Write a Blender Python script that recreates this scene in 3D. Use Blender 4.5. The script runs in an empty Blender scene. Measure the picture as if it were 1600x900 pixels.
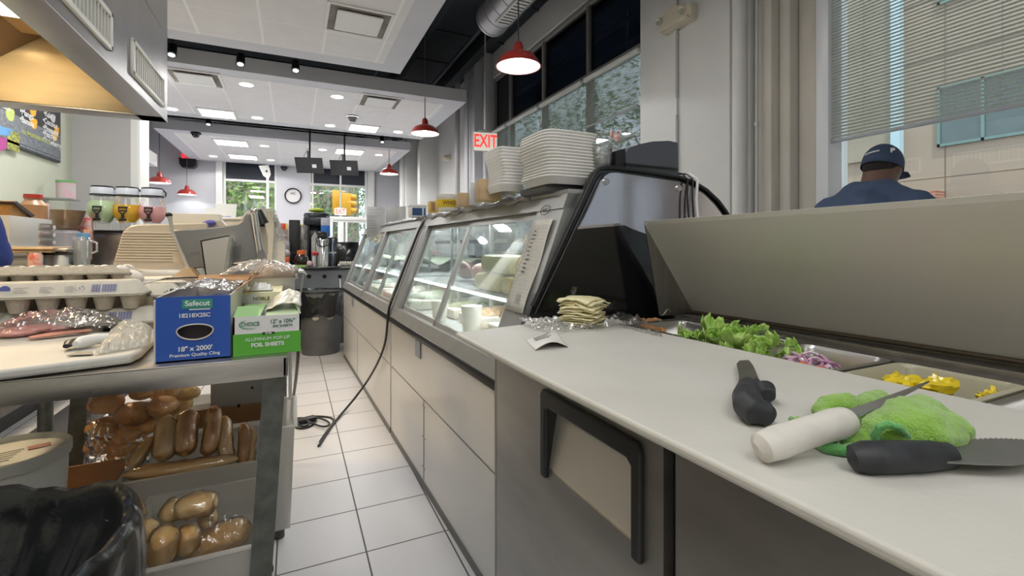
import bpy, bmesh, math, random
from mathutils import Vector, Matrix, noise
random.seed(7)
C = bpy.context.scene.collection
SC = bpy.context.scene
# ---------------------------------------------------------------- camera
FPX, EYE, UC, VC = 731.0, 1.14, 800.0, 385.0
YAW = math.atan2(342, 731)
SN, CS = math.sin(YAW), math.cos(YAW)
cam_d = bpy.data.cameras.new('camera'); cam = bpy.data.objects.new('camera', cam_d); C.objects.link(cam)
cam_d.sensor_width = 36; cam_d.lens = FPX/1600*36; cam_d.shift_y = -65/1600; cam_d.clip_start = 0.02
cam.location = (0, 0, EYE); cam.rotation_euler = (math.pi/2, 0, -YAW)
SC.camera = cam
# ---------------------------------------------------------------- world, sun, exposure
SC.view_settings.view_transform = 'Standard'; SC.view_settings.look = 'None'
SC.view_settings.gamma = 1; SC.view_settings.use_curve_mapping = False
SC.view_settings.exposure = 0.35
w = bpy.data.worlds.new('sky'); SC.world = w; w.use_nodes = True
bg = w.node_tree.nodes['Background']; bg.inputs[0].default_value = (0.80, 0.90, 1.0, 1); bg.inputs[1].default_value = 2.0
SC.cycles.max_bounces = 8; SC.cycles.transparent_max_bounces = 24
SC.cycles.sample_clamp_indirect = 6
def lamp(name, typ, loc, energy, rot=(0, 0, 0), size=None, size_y=None, color=(1, 1, 1), shape=None, spread=None):
    d = bpy.data.lights.new(name, typ); d.energy = energy; d.color = color
    if typ == 'AREA':
        d.shape = shape or ('RECTANGLE' if size_y else 'SQUARE'); d.size = size
        if size_y: d.size_y = size_y
        if spread: d.spread = spread
    elif size and typ != 'SUN': d.shadow_soft_size = size
    if typ == 'SUN': d.angle = size
    o = bpy.data.objects.new(name, d); C.objects.link(o); o.location = loc; o.rotation_euler = rot
    return o
lamp('sun', 'SUN', (0, 0, 20), 4.0, (math.radians(24), math.radians(-14), 0), 0.05, color=(1, .95, .88))
# area lamps added out of view under the dropped ceiling, to brighten the room
for lx, ly in ((-.6, .4), (.3, -1.0), (.62, 2.6), (-.6, -2.4), (-1.8, -1.0), (.62, -3.6), (-1.5, 5.3)):
    lamp('added_ceiling_light', 'AREA', (lx, ly, 3.385), 45 if ly > 5 else 17, size=.58, size_y=1.18, color=(1, .985, .95))
# ---------------------------------------------------------------- measuring: a pixel of the 1600x900 frame and one known coordinate -> a point in the room
def ray(u, v):
    r = (u-UC)/FPX; return r*CS+SN, -r*SN+CS, -(v-VC)/FPX
def PZ(u, v, z=0.):
    x, y, k = ray(u, v); t = (z-EYE)/k; return Vector((x*t, y*t, z))
def PX(u, v, X):
    x, y, k = ray(u, v); t = X/x; return Vector((X, y*t, EYE+k*t))
def PY(u, v, Y):
    x, y, k = ray(u, v); t = Y/y; return Vector((x*t, Y, EYE+k*t))
def PT(u, v, t):
    x, y, k = ray(u, v); return Vector((x*t, y*t, EYE+k*t))
# ---------------------------------------------------------------- materials
def mat(name, col, rough=.5, metal=0., noise_amt=0., noise_scale=20., bump=0., bump_scale=None, emit=None, estr=0., coat=0., stretch=None, trans=0., spec=None, alpha=None, sss=0., col2=None, sheen=0., ior=None):
    m = bpy.data.materials.new(name); m.use_nodes = True; nt = m.node_tree; b = nt.nodes['Principled BSDF']
    b.inputs['Base Color'].default_value = (*col, 1); b.inputs['Roughness'].default_value = rough; b.inputs['Metallic'].default_value = metal
    if coat: b.inputs['Coat Weight'].default_value = coat; b.inputs['Coat Roughness'].default_value = .12
    if spec is not None: b.inputs['Specular IOR Level'].default_value = spec
    if trans: b.inputs['Transmission Weight'].default_value = trans
    if ior: b.inputs['IOR'].default_value = ior
    if sheen: b.inputs['Sheen Weight'].default_value = sheen
    if sss: b.inputs['Subsurface Weight'].default_value = sss; b.inputs['Subsurface Radius'].default_value = (.02, .01, .006)
    if emit: b.inputs['Emission Color'].default_value = (*emit, 1); b.inputs['Emission Strength'].default_value = estr
    if noise_amt or bump or col2:
        tc = nt.nodes.new('ShaderNodeTexCoord'); mp = nt.nodes.new('ShaderNodeMapping')
        if stretch: mp.inputs['Scale'].default_value = stretch
        nt.links.new(tc.outputs['Object'], mp.inputs[0])
        n = nt.nodes.new('ShaderNodeTexNoise'); n.inputs['Scale'].default_value = noise_scale; n.inputs['Detail'].default_value = 5
        nt.links.new(mp.outputs[0], n.inputs['Vector'])
        if noise_amt or col2:
            mx = nt.nodes.new('ShaderNodeMixRGB')
            c2 = col2 if col2 else tuple(max(0, c*(1-noise_amt)) for c in col)
            mx.inputs[1].default_value = (*col, 1); mx.inputs[2].default_value = (*c2, 1)
            cr = nt.nodes.new('ShaderNodeMapRange'); cr.inputs[1].default_value = .35; cr.inputs[2].default_value = .65
            nt.links.new(n.outputs[0], cr.inputs[0]); nt.links.new(cr.outputs[0], mx.inputs[0]); nt.links.new(mx.outputs[0], b.inputs['Base Color'])
        if bump:
            n2 = n
            if bump_scale:
                n2 = nt.nodes.new('ShaderNodeTexNoise'); n2.inputs['Scale'].default_value = bump_scale; n2.inputs['Detail'].default_value = 4
                nt.links.new(mp.outputs[0], n2.inputs['Vector'])
            bp = nt.nodes.new('ShaderNodeBump'); bp.inputs['Strength'].default_value = bump; bp.inputs['Distance'].default_value = .02
            nt.links.new(n2.outputs[0], bp.inputs['Height']); nt.links.new(bp.outputs[0], b.inputs['Normal'])
    return m
def math_node(nt, op, a, b=None):
    n = nt.nodes.new('ShaderNodeMath'); n.operation = op
    for i, q in enumerate((a, b)):
        if q is None: continue
        if isinstance(q, (int, float)): n.inputs[i].default_value = q
        else: nt.links.new(q, n.inputs[i])
    return n.outputs[0]
def grid_mat(name, col, line, axes, pitch, off, width, rough=.4, line_rough=.7, noise_amt=.06, noise_scale=3., coat=0., bump=.25, stagger=False, fine=0.):
    """tiles: axes e.g. ('X','Y'); pitch/offset/width per axis, in metres of world position"""
    m = bpy.data.materials.new(name); m.use_nodes = True; nt = m.node_tree; b = nt.nodes['Principled BSDF']
    g = nt.nodes.new('ShaderNodeNewGeometry'); s = nt.nodes.new('ShaderNodeSeparateXYZ'); nt.links.new(g.outputs['Position'], s.inputs[0])
    masks = []; row = None
    for i in (1, 0):
        v = math_node(nt, 'SUBTRACT', s.outputs[axes[i]], off[i]-width[i]/2)
        v = math_node(nt, 'DIVIDE', v, pitch[i])
        if i == 1: row = math_node(nt, 'FLOOR', v)
        if i == 0 and stagger:
            v = math_node(nt, 'ADD', v, math_node(nt, 'MULTIPLY', math_node(nt, 'PINGPONG', row, 1), .5))
        fr = math_node(nt, 'FRACT', v)
        masks.append(math_node(nt, 'LESS_THAN', fr, width[i]/pitch[i]))
    mk = math_node(nt, 'MAXIMUM', masks[0], masks[1])
    n = nt.nodes.new('ShaderNodeTexNoise'); n.inputs['Scale'].default_value = noise_scale; n.inputs['Detail'].default_value = 6
    nt.links.new(g.outputs['Position'], n.inputs['Vector'])
    mr = nt.nodes.new('ShaderNodeMapRange'); mr.inputs[1].default_value = .3; mr.inputs[2].default_value = .7; nt.links.new(n.outputs[0], mr.inputs[0])
    c0 = nt.nodes.new('ShaderNodeMixRGB'); c0.inputs[1].default_value = (*col, 1); c0.inputs[2].default_value = (*[c*(1-noise_amt) for c in col], 1); nt.links.new(mr.outputs[0], c0.inputs[0])
    c1 = nt.nodes.new('ShaderNodeMixRGB'); c1.inputs[2].default_value = (*line, 1); nt.links.new(c0.outputs[0], c1.inputs[1]); nt.links.new(mk, c1.inputs[0])
    nt.links.new(c1.outputs[0], b.inputs['Base Color'])
    r = math_node(nt, 'ADD', math_node(nt, 'MULTIPLY', mk, line_rough-rough), rough); nt.links.new(r, b.inputs['Roughness'])
    if bump:
        bp = nt.nodes.new('ShaderNodeBump'); bp.inputs['Strength'].default_value = bump; bp.inputs['Distance'].default_value = .004
        h = math_node(nt, 'SUBTRACT', 1, mk)
        if fine:
            n3 = nt.nodes.new('ShaderNodeTexNoise'); n3.inputs['Scale'].default_value = 90; nt.links.new(g.outputs['Position'], n3.inputs['Vector'])
            h = math_node(nt, 'ADD', h, math_node(nt, 'MULTIPLY', n3.outputs[0], fine))
        nt.links.new(h, bp.inputs['Height']); nt.links.new(bp.outputs[0], b.inputs['Normal'])
    if coat: b.inputs['Coat Weight'].default_value = coat
    return m
def glass_mat(name, tint=(1, 1, 1), refl=.12, rough=.02, haze=0., hazecol=(.9, .93, .93), bump=0., bscale=30., hazevar=False, fres=.9):
    m = bpy.data.materials.new(name); m.use_nodes = True; nt = m.node_tree
    for n in list(nt.nodes):
        if n.type != 'OUTPUT_MATERIAL': nt.nodes.remove(n)
    out = nt.nodes['Material Output']
    t = nt.nodes.new('ShaderNodeBsdfTransparent'); t.inputs[0].default_value = (*tint, 1)
    g = nt.nodes.new('ShaderNodeBsdfGlossy'); g.inputs['Roughness'].default_value = rough; g.inputs['Color'].default_value = (1, 1, 1, 1)
    lw = nt.nodes.new('ShaderNodeFresnel'); lw.inputs[0].default_value = 1.45
    f = math_node(nt, 'ADD', math_node(nt, 'MULTIPLY', lw.outputs[0], fres), refl)
    mx = nt.nodes.new('ShaderNodeMixShader'); nt.links.new(f, mx.inputs[0]); nt.links.new(t.outputs[0], mx.inputs[1]); nt.links.new(g.outputs[0], mx.inputs[2])
    last = mx
    if haze:
        d = nt.nodes.new('ShaderNodeBsdfDiffuse'); d.inputs[0].default_value = (*hazecol, 1)
        tl = nt.nodes.new('ShaderNodeBsdfTranslucent'); tl.inputs[0].default_value = (*hazecol, 1)
        a = nt.nodes.new('ShaderNodeMixShader'); a.inputs[0].default_value = .4; nt.links.new(d.outputs[0], a.inputs[1]); nt.links.new(tl.outputs[0], a.inputs[2])
        mx2 = nt.nodes.new('ShaderNodeMixShader'); mx2.inputs[0].default_value = haze; nt.links.new(mx.outputs[0], mx2.inputs[1]); nt.links.new(a.outputs[0], mx2.inputs[2])
        if hazevar:
            tc = nt.nodes.new('ShaderNodeTexCoord'); n = nt.nodes.new('ShaderNodeTexNoise'); n.inputs['Scale'].default_value = 3.; n.inputs['Detail'].default_value = 3; nt.links.new(tc.outputs['Object'], n.inputs[0])
            mr = nt.nodes.new('ShaderNodeMapRange'); mr.inputs[1].default_value = .38; mr.inputs[2].default_value = .65; mr.inputs[3].default_value = haze*.3; mr.inputs[4].default_value = min(1, haze*1.5); nt.links.new(n.outputs[0], mr.inputs[0]); nt.links.new(mr.outputs[0], mx2.inputs[0])
        last = mx2
    if bump:
        tc = nt.nodes.new('ShaderNodeTexCoord'); n = nt.nodes.new('ShaderNodeTexNoise'); n.inputs['Scale'].default_value = bscale; n.inputs['Detail'].default_value = 3; nt.links.new(tc.outputs['Object'], n.inputs[0])
        bp = nt.nodes.new('ShaderNodeBump'); bp.inputs['Strength'].default_value = bump; bp.inputs['Distance'].default_value = .02; nt.links.new(n.outputs[0], bp.inputs['Height']); nt.links.new(bp.outputs[0], g.inputs['Normal'])
    nt.links.new(last.outputs[0], out.inputs[0]); return m
def emis(name, col, s):
    m = bpy.data.materials.new(name); m.use_nodes = True; b = m.node_tree.nodes['Principled BSDF']
    b.inputs['Base Color'].default_value = (*[c*.8 for c in col], 1); b.inputs['Emission Color'].default_value = (*col, 1); b.inputs['Emission Strength'].default_value = s; return m
def plain(name, c, r=.5, **k): return mat(name, c, r, **k)
steel = mat('brushed_steel', (.62, .61, .59), .32, 1, .12, 4, .03, 60, stretch=(1, 1, 14))
steel_dk = mat('dull_steel', (.36, .345, .33), .42, 1, .2, 3, .03, 40, stretch=(12, 12, 1))
steel_lt = mat('satin_steel', (.72, .72, .71), .28, 1, .1, 5)
steel_rail = mat('worn_steel_edge', (.55, .52, .48), .38, 1, .2, 6, .03, 50, stretch=(1, 8, 8))
hood_steel = mat('hood_steel', (.44, .44, .45), .38, 1, .15, 2.5, .02, 30)
hood_in = mat('lamp_tinted_lining', (.80, .66, .42), .4, .35, .28, 1.8, .05, 12, stretch=(.6, 1, 2.5))  # tan of the warm hood lamps is put into the steel's colour
alu = mat('aluminium_frame', (.38, .385, .375), .42, .55, .1, 12)
alu_lt = mat('light_aluminium', (.6, .61, .6), .35, .7)
galv = mat('galvanised_leg', (.16, .165, .15), .55, .6, .35, 30, .1, 60)
chrome = mat('chrome', (.8, .8, .8), .12, 1)
black_pl = mat('black_plastic', (.012, .012, .014), .4, bump=.05, noise_scale=200)
black_gl = mat('gloss_black', (.008, .008, .009), .12, coat=.5)
rubber = mat('dark_rubber', (.03, .032, .038), .55, noise_amt=.4, noise_scale=60, bump=.04)
white_pl = mat('white_plastic', (.78, .78, .76), .4)
white_paint = mat('white_paint', (.66, .65, .64), .65, noise_amt=.06, noise_scale=2, bump=.12, bump_scale=14)
cream_paint = mat('cream_worn_paint', (.62, .58, .52), .7, noise_amt=.14, noise_scale=2.5, bump=.2, bump_scale=12, stretch=(1, 1, .5))
grey_paint = mat('grey_paint', (.47, .46, .46), .6, noise_amt=.05, noise_scale=1.5)
lilac_paint = mat('pale_grey_paint', (.64, .64, .68), .6, noise_amt=.05, noise_scale=1.5)
dark_ceil = mat('dark_ceiling_paint', (.016, .02, .027), .8, noise_amt=.3, noise_scale=3)
frame_paint = mat('window_frame_metal', (.30, .29, .275), .45, .3)
board_pe = mat('cutting_board_plastic', (.61, .60, .56), .5, noise_amt=.08, noise_scale=5, bump=.04, bump_scale=120)
tape_m = mat('grey_duct_tape', (.30, .33, .38), .45, noise_amt=.1)
panel_white = mat('case_panel_white', (.64, .63, .61), .28, noise_amt=.06, noise_scale=2, coat=.2)
card = mat('cardboard', (.42, .24, .12), .8, noise_amt=.12, noise_scale=20)
card_lt = mat('light_cardboard', (.58, .42, .25), .8, noise_amt=.1, noise_scale=20)
paper = mat('paper', (.78, .77, .74), .7)
clear_wrap = glass_mat('clear_film', (1, 1, 1), .05, .10, .03, (.9, .9, .9), .4, 22.)
clear_wrap2 = glass_mat('cloudy_film', (.97, .96, .95), .12, .1, .16, (.85, .83, .8), .9, 28.)
clear_pl = glass_mat('clear_plastic', (.96, .97, .97), .07, .05, .10, (.9, .92, .92))
bin_pl = glass_mat('frosted_bin_plastic', (.95, .95, .95), .05, .3, .50, (.85, .84, .80))
case_glass = glass_mat('case_glass', (.93, .97, .96), .01, .03, .055, (.55, .60, .60), hazevar=True, fres=.38)
win_glass = glass_mat('window_glass', (.93, .97, .97), .04, .01)
dark_glass = glass_mat('smoked_glass', (.06, .08, .10), .03, .03)
eggcard = mat('moulded_pulp', (.50, .46, .39), .85, noise_amt=.12, noise_scale=60, bump=.3, bump_scale=180)
eggshell = mat('eggshell', (.80, .76, .70), .4)
bread_dk = mat('brown_crust', (.62, .27, .08), .42, noise_amt=0, noise_scale=14, col2=(.82, .48, .18), coat=.5, bump=.1, bump_scale=50)
bread_md = mat('golden_crust', (.84, .50, .17), .45, noise_scale=12, col2=(.90, .66, .34), coat=.5, bump=.1, bump_scale=50)
bread_lt = mat('pale_crust', (.82, .62, .32), .5, noise_scale=10, col2=(.74, .46, .18), coat=.4, bump=.08, bump_scale=40)
red_enam = mat('red_enamel', (.50, .05, .04), .3, coat=.4)
white_in = mat('lamp_white_inside', (.85, .88, .86), .4, emit=(.92, 1, .96), estr=.75)
bulb = emis('lamp_bulb', (1, .98, .9), 14)
ink = plain('black_ink', (.03, .03, .03), .6)
# ---------------------------------------------------------------- mesh building
class MB:
    def __init__(s): s.bm = bmesh.new(); s.mi = 0
    def _take(s, tb, M=None, smooth=None):
        if M is not None: bmesh.ops.transform(tb, matrix=M, verts=tb.verts)
        vm = {v: s.bm.verts.new(v.co) for v in tb.verts}
        for f in tb.faces:
            try: nf = s.bm.faces.new([vm[v] for v in f.verts])
            except ValueError: continue
            nf.material_index = s.mi; nf.smooth = True
        tb.free(); return s
    def box(s, a, b, bev=0., rot=None, seg=2):
        """corner a to corner b; rot = Matrix about the centre"""
        a = Vector(a); b = Vector(b); c = (a+b)/2; d = b-a
        tb = bmesh.new(); bmesh.ops.create_cube(tb, size=1); bmesh.ops.scale(tb, vec=(abs(d.x), abs(d.y), abs(d.z)), verts=tb.verts)
        if bev:
            bv = min(bev, .45*min(abs(d.x), abs(d.y), abs(d.z))); bmesh.ops.bevel(tb, geom=tb.edges[:], offset=bv, segments=seg, affect='EDGES', profile=.5)
        M = Matrix.Translation(c) @ (rot.to_4x4() if rot is not None else Matrix.Identity(4)); return s._take(tb, M)
    def ring_loft(s, rings, cap=True, closed=True):
        """rings: lists of equal length of points"""
        vs = [[s.bm.verts.new(Vector(p)) for p in r] for r in rings]; n = len(vs[0])
        for i in range(len(vs)-1):
            for j in range(n if closed else n-1):
                k = (j+1) % n
                f = s.bm.faces.new((vs[i][j], vs[i][k], vs[i+1][k], vs[i+1][j])); f.material_index = s.mi; f.smooth = True
        if cap:
            for r in (vs[0][::-1], vs[-1]):
                try: f = s.bm.faces.new(r); f.material_index = s.mi
                except ValueError: pass
        return s
    def cyl(s, p, q, r, r2=None, seg=18, cap=True):
        return s.tube([p, q], [r, r if r2 is None else r2], seg, cap)
    def tube(s, pts, r, seg=8, cap=True, flat=1.):
        pts = [Vector(p) for p in pts]; rs = r if isinstance(r, (list, tuple)) else [r]*len(pts)
        rings = []; prev = None
        for i, p in enumerate(pts):
            d = (pts[min(i+1, len(pts)-1)]-pts[max(i-1, 0)]);
            d = d.normalized() if d.length > 1e-9 else Vector((0, 0, 1))
            if prev is None:
                up = Vector((0, 0, 1)) if abs(d.z) < .9 else Vector((1, 0, 0)); a = d.cross(up).normalized()
            else:
                a = (prev - d*prev.dot(d)); a = a.normalized() if a.length > 1e-6 else d.orthogonal().normalized()
            prev = a; bb = d.cross(a).normalized()
            rings.append([p+a*rs[i]*math.cos(t*2*math.pi/seg)+bb*rs[i]*flat*math.sin(t*2*math.pi/seg) for t in range(seg)])
        return s.ring_loft(rings, cap)
    def lathe(s, prof, c=(0, 0, 0), seg=28, sc=(1, 1), M=None, cap=False):
        c = Vector(c); rings = []
        for r, z in prof:
            rg = [Vector((r*sc[0]*math.cos(t*2*math.pi/seg), r*sc[1]*math.sin(t*2*math.pi/seg), z)) for t in range(seg)]
            rings.append([(M @ p if M is not None else p)+c for p in rg])
        return s.ring_loft(rings, cap)
    def prism(s, pts, off):
        """a closed polygon of 3-D points pushed along the vector off"""
        off = Vector(off); a = [s.bm.verts.new(Vector(p)) for p in pts]; b = [s.bm.verts.new(Vector(p)+off) for p in pts]; n = len(a)
        fs = [s.bm.faces.new(a[::-1]), s.bm.faces.new(b)]+[s.bm.faces.new((a[i], a[(i+1) % n], b[(i+1) % n], b[i])) for i in range(n)]
        for f in fs: f.material_index = s.mi
        return s
    def face(s, pts):
        f = s.bm.faces.new([s.bm.verts.new(Vector(p)) for p in pts]); f.material_index = s.mi; return s
    def ell(s, c, r, seg=14, M=None, nz=0., nsc=8.):
        tb = bmesh.new(); bmesh.ops.create_uvsphere(tb, u_segments=seg, v_segments=max(6, seg*2//3), radius=1)
        r = r if isinstance(r, (tuple, list)) else (r, r, r); bmesh.ops.scale(tb, vec=r, verts=tb.verts)
        if nz:
            k_ = min(r)*nz
            for v in tb.verts: v.co += v.co.normalized()*k_*2.2*noise.noise((v.co+Vector(c))*nsc*.12/max(r))
        T = Matrix.Translation(Vector(c)) @ (M.to_4x4() if M is not None else Matrix.Identity(4)); return s._take(tb, T)
    def grid(s, fn, nu, nv):
        vs = [[s.bm.verts.new(Vector(fn(i/nu, j/nv))) for j in range(nv+1)] for i in range(nu+1)]
        for i in range(nu):
            for j in range(nv):
                f = s.bm.faces.new((vs[i][j], vs[i+1][j], vs[i+1][j+1], vs[i][j+1])); f.material_index = s.mi; f.smooth = True
        return s
    def dome(s, c, r, h, seg=20, nz=0.): return s
OFF = {}
def cable_mesh(name, cu, label):
    o = mesh_text(name, cu); xs = [v.co for v in o.data.vertices]; c = sum(xs, Vector())/len(xs); c.z = min(p.z for p in xs)
    for v in o.data.vertices: v.co -= c
    o.location = c; o['label'] = label; o['category'] = 'cable'; return o
def _props(o, label=None, cat=None, group=None, kind=None):
    for k, v in (('label', label), ('category', cat), ('group', group), ('kind', kind)):
        if v: o[k] = v
    return o
def build(name, mb, mats, parent=None, label=None, cat=None, group=None, kind=None, angle=35, local=False, solid=0., origin=None):
    bm = mb.bm; me = bpy.data.meshes.new(name)
    off = Vector((0, 0, 0))
    if parent is not None and not local: off = OFF.get(parent.name, Vector((0, 0, 0)))
    elif parent is None and not local and bm.verts:
        xs = [v.co.x for v in bm.verts]; ys = [v.co.y for v in bm.verts]
        off = Vector(origin) if origin is not None else Vector(((min(xs)+max(xs))/2, (min(ys)+max(ys))/2, min(v.co.z for v in bm.verts)))
    for v in bm.verts: v.co -= off
    bmesh.ops.recalc_face_normals(bm, faces=bm.faces[:])
    for f in bm.faces: f.smooth = True
    bm.to_mesh(me); bm.free(); me.set_sharp_from_angle(angle=math.radians(angle))
    for m in (mats if isinstance(mats, (list, tuple)) else [mats]): me.materials.append(m)
    o = bpy.data.objects.new(name, me); C.objects.link(o)
    if parent is not None: o.parent = parent; OFF[o.name] = off
    else: o.location = off; OFF[o.name] = off.copy()
    if solid:
        md = o.modifiers.new('solid', 'SOLIDIFY'); md.thickness = solid; md.offset = 0
    return _props(o, label, cat, group, kind)
def thing(name, label, cat, loc=(0, 0, 0), rz=0., group=None):
    o = bpy.data.objects.new(name, None); C.objects.link(o); o.location = loc; o.rotation_euler = (0, 0, rz); o.empty_display_size = .05
    OFF[o.name] = Vector(loc); return _props(o, label, cat, group)
def kids(o): return [c for c in bpy.data.objects if c.parent is o]
def copy_tree(o, parent=None, loc=None, rz=None, label=None, ch=None, scale=None):
    c = o.copy(); C.objects.link(c)
    if parent is not None: c.parent = parent
    if loc is not None: c.location = loc
    if rz is not None: c.rotation_euler = (0, 0, rz)
    if scale is not None: c.scale = scale
    if label: c['label'] = label
    for k in kids(o): copy_tree(k, c)
    return c
def mesh_text(name, cu):
    tmp = bpy.data.objects.new('tmp', cu); C.objects.link(tmp); dg = bpy.context.evaluated_depsgraph_get(); dg.update(); me = bpy.data.meshes.new_from_object(tmp.evaluated_get(dg)); bpy.data.objects.remove(tmp); me.name = name
    o = bpy.data.objects.new(name, me); C.objects.link(o); return o
def text(body, size, m, parent, loc, rot, name='lettering', bold=0., align='CENTER', ext=.0004, sx=1., shear=0.):
    cu = bpy.data.curves.new(name, 'FONT'); cu.body = body; cu.size = size; cu.align_x = align; cu.align_y = 'CENTER'; cu.extrude = ext; cu.offset = bold; cu.shear = shear
    cu.materials.append(m); o = mesh_text(name, cu); o.parent = parent
    o.location = Vector(loc)-(OFF.get(parent.name, Vector((0, 0, 0)))); o.rotation_euler = rot; o.scale = (sx, 1, 1); return o
FACE_ME = (math.pi/2, 0, 0)          # writing on a face that looks towards -Y
def struct(name, mb, m, parent=None, **k): return build(name, mb, m, parent, kind='structure', **k)
def one(name, mb, m, label, cat, group=None, **k): return build(name, mb, m, None, label, cat, group, **k)
def uvpoly(uv, Y, dy, mb):           # an outline measured at the distance Y, given the depth dy
    return mb.prism([PY(u, v, Y) for u, v in uv], (0, dy, 0))
def Rz(a): return Matrix.Rotation(a, 3, 'Z')
def Rx(a): return Matrix.Rotation(a, 3, 'X')
def Ry(a): return Matrix.Rotation(a, 3, 'Y')
# ================================================================ the setting
floor_m = grid_mat('white_floor_tiles', (.66, .66, .68), (.10, .10, .105), ('X', 'Y'), (.303, .3085), (.248, 1.812), (.006, .006), rough=.34, noise_amt=.07, noise_scale=1.5, coat=.0, bump=.3)
ceil_m = grid_mat('acoustic_tiles', (.82, .80, .80), (.92, .91, .91), ('X', 'Y'), (.608, .61), (.31, 6.18-.3), (.026, .008), rough=.9, noise_amt=.05, noise_scale=6, bump=.8, fine=.3)
wtile_m = grid_mat('pale_green_wall_tiles', (.62, .65, .53), (.50, .53, .43), ('Y', 'Z'), (.30, .30), (0, .05), (.005, .005), rough=.12, noise_amt=.06, noise_scale=2, bump=.3)
brick_out = grid_mat('red_brick', (.30, .10, .06), (.40, .34, .30), ('Y', 'Z'), (.22, .075), (0, 0), (.012, .012), rough=.85, noise_amt=.3, stagger=True)
ZS = 3.4; ZC = 4.6; XW = 3.3; XL = -2.4; YF = 14.7
m = MB(); m.box((-3.8, -4.7, -.1), (3.6, 15, 0)); struct('floor', m, floor_m)
m = MB(); m.box((-3.9, -4.8, ZC), (3.7, 15.1, ZC+.15))
for k in range(11): m.box((-3.9, 1+k*1.25, ZC-.02), (3.7, 1.06+k*1.25, ZC))
struct('ceiling', m, dark_ceil)
m = MB()
for x in (1.75, 2.75): m.box((x, -2, ZC-.25), (x+.16, 14.6, ZC-.02), .01)
struct('trim_1', m, dark_ceil)
m = MB()
for x in (1.35, 2.45):
    m.tube([(x, -2, ZC-.32), (x, 14.5, ZC-.32)], .03, 8)
m.tube([(1.35, 6.6, ZC-.32), (1.35, 6.6, ZC-.75)], .025, 8); m.tube([(1.35, 6.6, ZC-.75), (1.05, 6.6, ZC-.75)], .04, 8)
struct('trim_2', m, mat('dark_pipes', (.05, .06, .075), .5))
m = MB(); m.box((-3.9, -4.8, 0), (3.7, -4.7, ZC)); struct('wall_back', m, white_paint)
def soffit(n, x0, x1, y0, y1, h=.19):
    m = MB(); m.box((x0+.26, y0+.26, ZS-.003), (x1-.26, y1-.26, ZS+.05)); s = struct('ceiling_%d' % n, m, ceil_m)
    m = MB(); m.box((x0, y0, ZS), (x1, y0+.26, ZS+h)); m.box((x0, y1-.26, ZS), (x1, y1, ZS+h)); m.box((x0, y0+.26, ZS), (x0+.26, y1-.26, ZS+h)); m.box((x1-.26, y0+.26, ZS), (x1, y1-.26, ZS+h))
    struct('ceiling_border', m, lilac_paint, s)
soffit(1, XL, 1.27, -4.6, 6.18)
soffit(2, XL-.02, 2.46, 6.95, 9.78)
soffit(3, -2.42, 2.5, 10.98, 14.6)
m = MB(); m.box((-3.6, 8.5, 2.86), (-2.66, 12.4, 3.12)); struct('ceiling_4', m, white_pl)
# left kitchen wall, its end column
m = MB(); m.box((XL-.12, -4.7, 0), (XL, 7.3, ZC)); struct('wall_left', m, wtile_m)
m = MB(); c0 = PY(112, 290, 7.3).x; c1 = PY(205, 290, 7.3).x; c2 = PY(219, 290, 7.3).x
m.box((XL-.1, 7.3, 0), (c1, 7.75, ZC)); struct('wall_left_end', m, grey_paint)
m = MB(); m.box((c1, 7.28, 0), (c2, 7.7, ZC)); m.box((c1+.05, 7.26, 0), (c1+.075, 7.29, ZC)); struct('trim_3', m, white_pl)
# dining side walls
m = MB(); m.box((-3.75, 7.7, 0), (-3.6, 10.6, ZC)); m.box((-3.75, 10.6, 0), (-3.6, 11.6, 1.0)); m.box((-3.75, 10.6, 2.2), (-3.6, 11.6, ZC)); m.box((-3.75, 11.6, 0), (-3.6, YF, ZC)); struct('wall_left_dining', m, lilac_paint)
m = MB(); m.box((-3.9, -4.7, 0), (-3.75, 7.7, ZC)); struct('wall_left_outer', m, lilac_paint)
# far wall with two window openings
wa0, wa1 = PY(349, 300, YF).x, PY(432, 300, YF).x; wb0, wb1 = PY(483, 300, YF).x, PY(573, 300, YF).x
ztop = 3.9; zsill = .9; ztr = PY(390, 284, YF).z
m = MB()
for x0, x1 in ((-3.75, wa0), (wa1, wb0), (wb1, 3.7)): m.box((x0, YF, 0), (x1, YF+.3, ZC))
for x0, x1 in ((wa0, wa1), (wb0, wb1)): m.box((x0, YF, 0), (x1, YF+.3, zsill)); m.box((x0, YF, ztop), (x1, YF+.3, ZC))
struct('wall_far', m, lilac_paint)
m = MB(); m.box((wa0-.16, YF-.12, 0), (wa0-.01, YF, ZC)); m.box((wb1+.02, YF-.15, 0), (wb1+.2, YF, ZC)); struct('trim_4', m, white_pl)
navy = mat('dark_blue_screen', (.015, .02, .035), .5)
def window_unit(n, x0, x1, muls):
    m = MB(); y = YF+.08
    for x in [x0, x1-.05]+muls: m.box((x, y-.04, zsill), (x+.05, y+.04, ztop))
    for z in (zsill, ztr, ztop-.05): m.box((x0, y-.045, z), (x1, y+.045, z+.06))
    f = struct('window_%d' % n, m, white_pl)
    m = MB(); m.box((x0+.05, y-.008, zsill+.06), (x1-.05, y+.002, ztr)); struct('window_pane', m, win_glass, f)
    m = MB(); m.box((x0+.05, y-.008, ztr+.06), (x1-.05, y+.002, ztop-.05)); struct('transom_pane', m, navy, f)
window_unit(1, wa0, wa1, [PY(417, 300, YF).x]); window_unit(2, wb0, wb1, [PY(487, 300, YF).x, PY(531, 300, YF).x])
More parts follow.
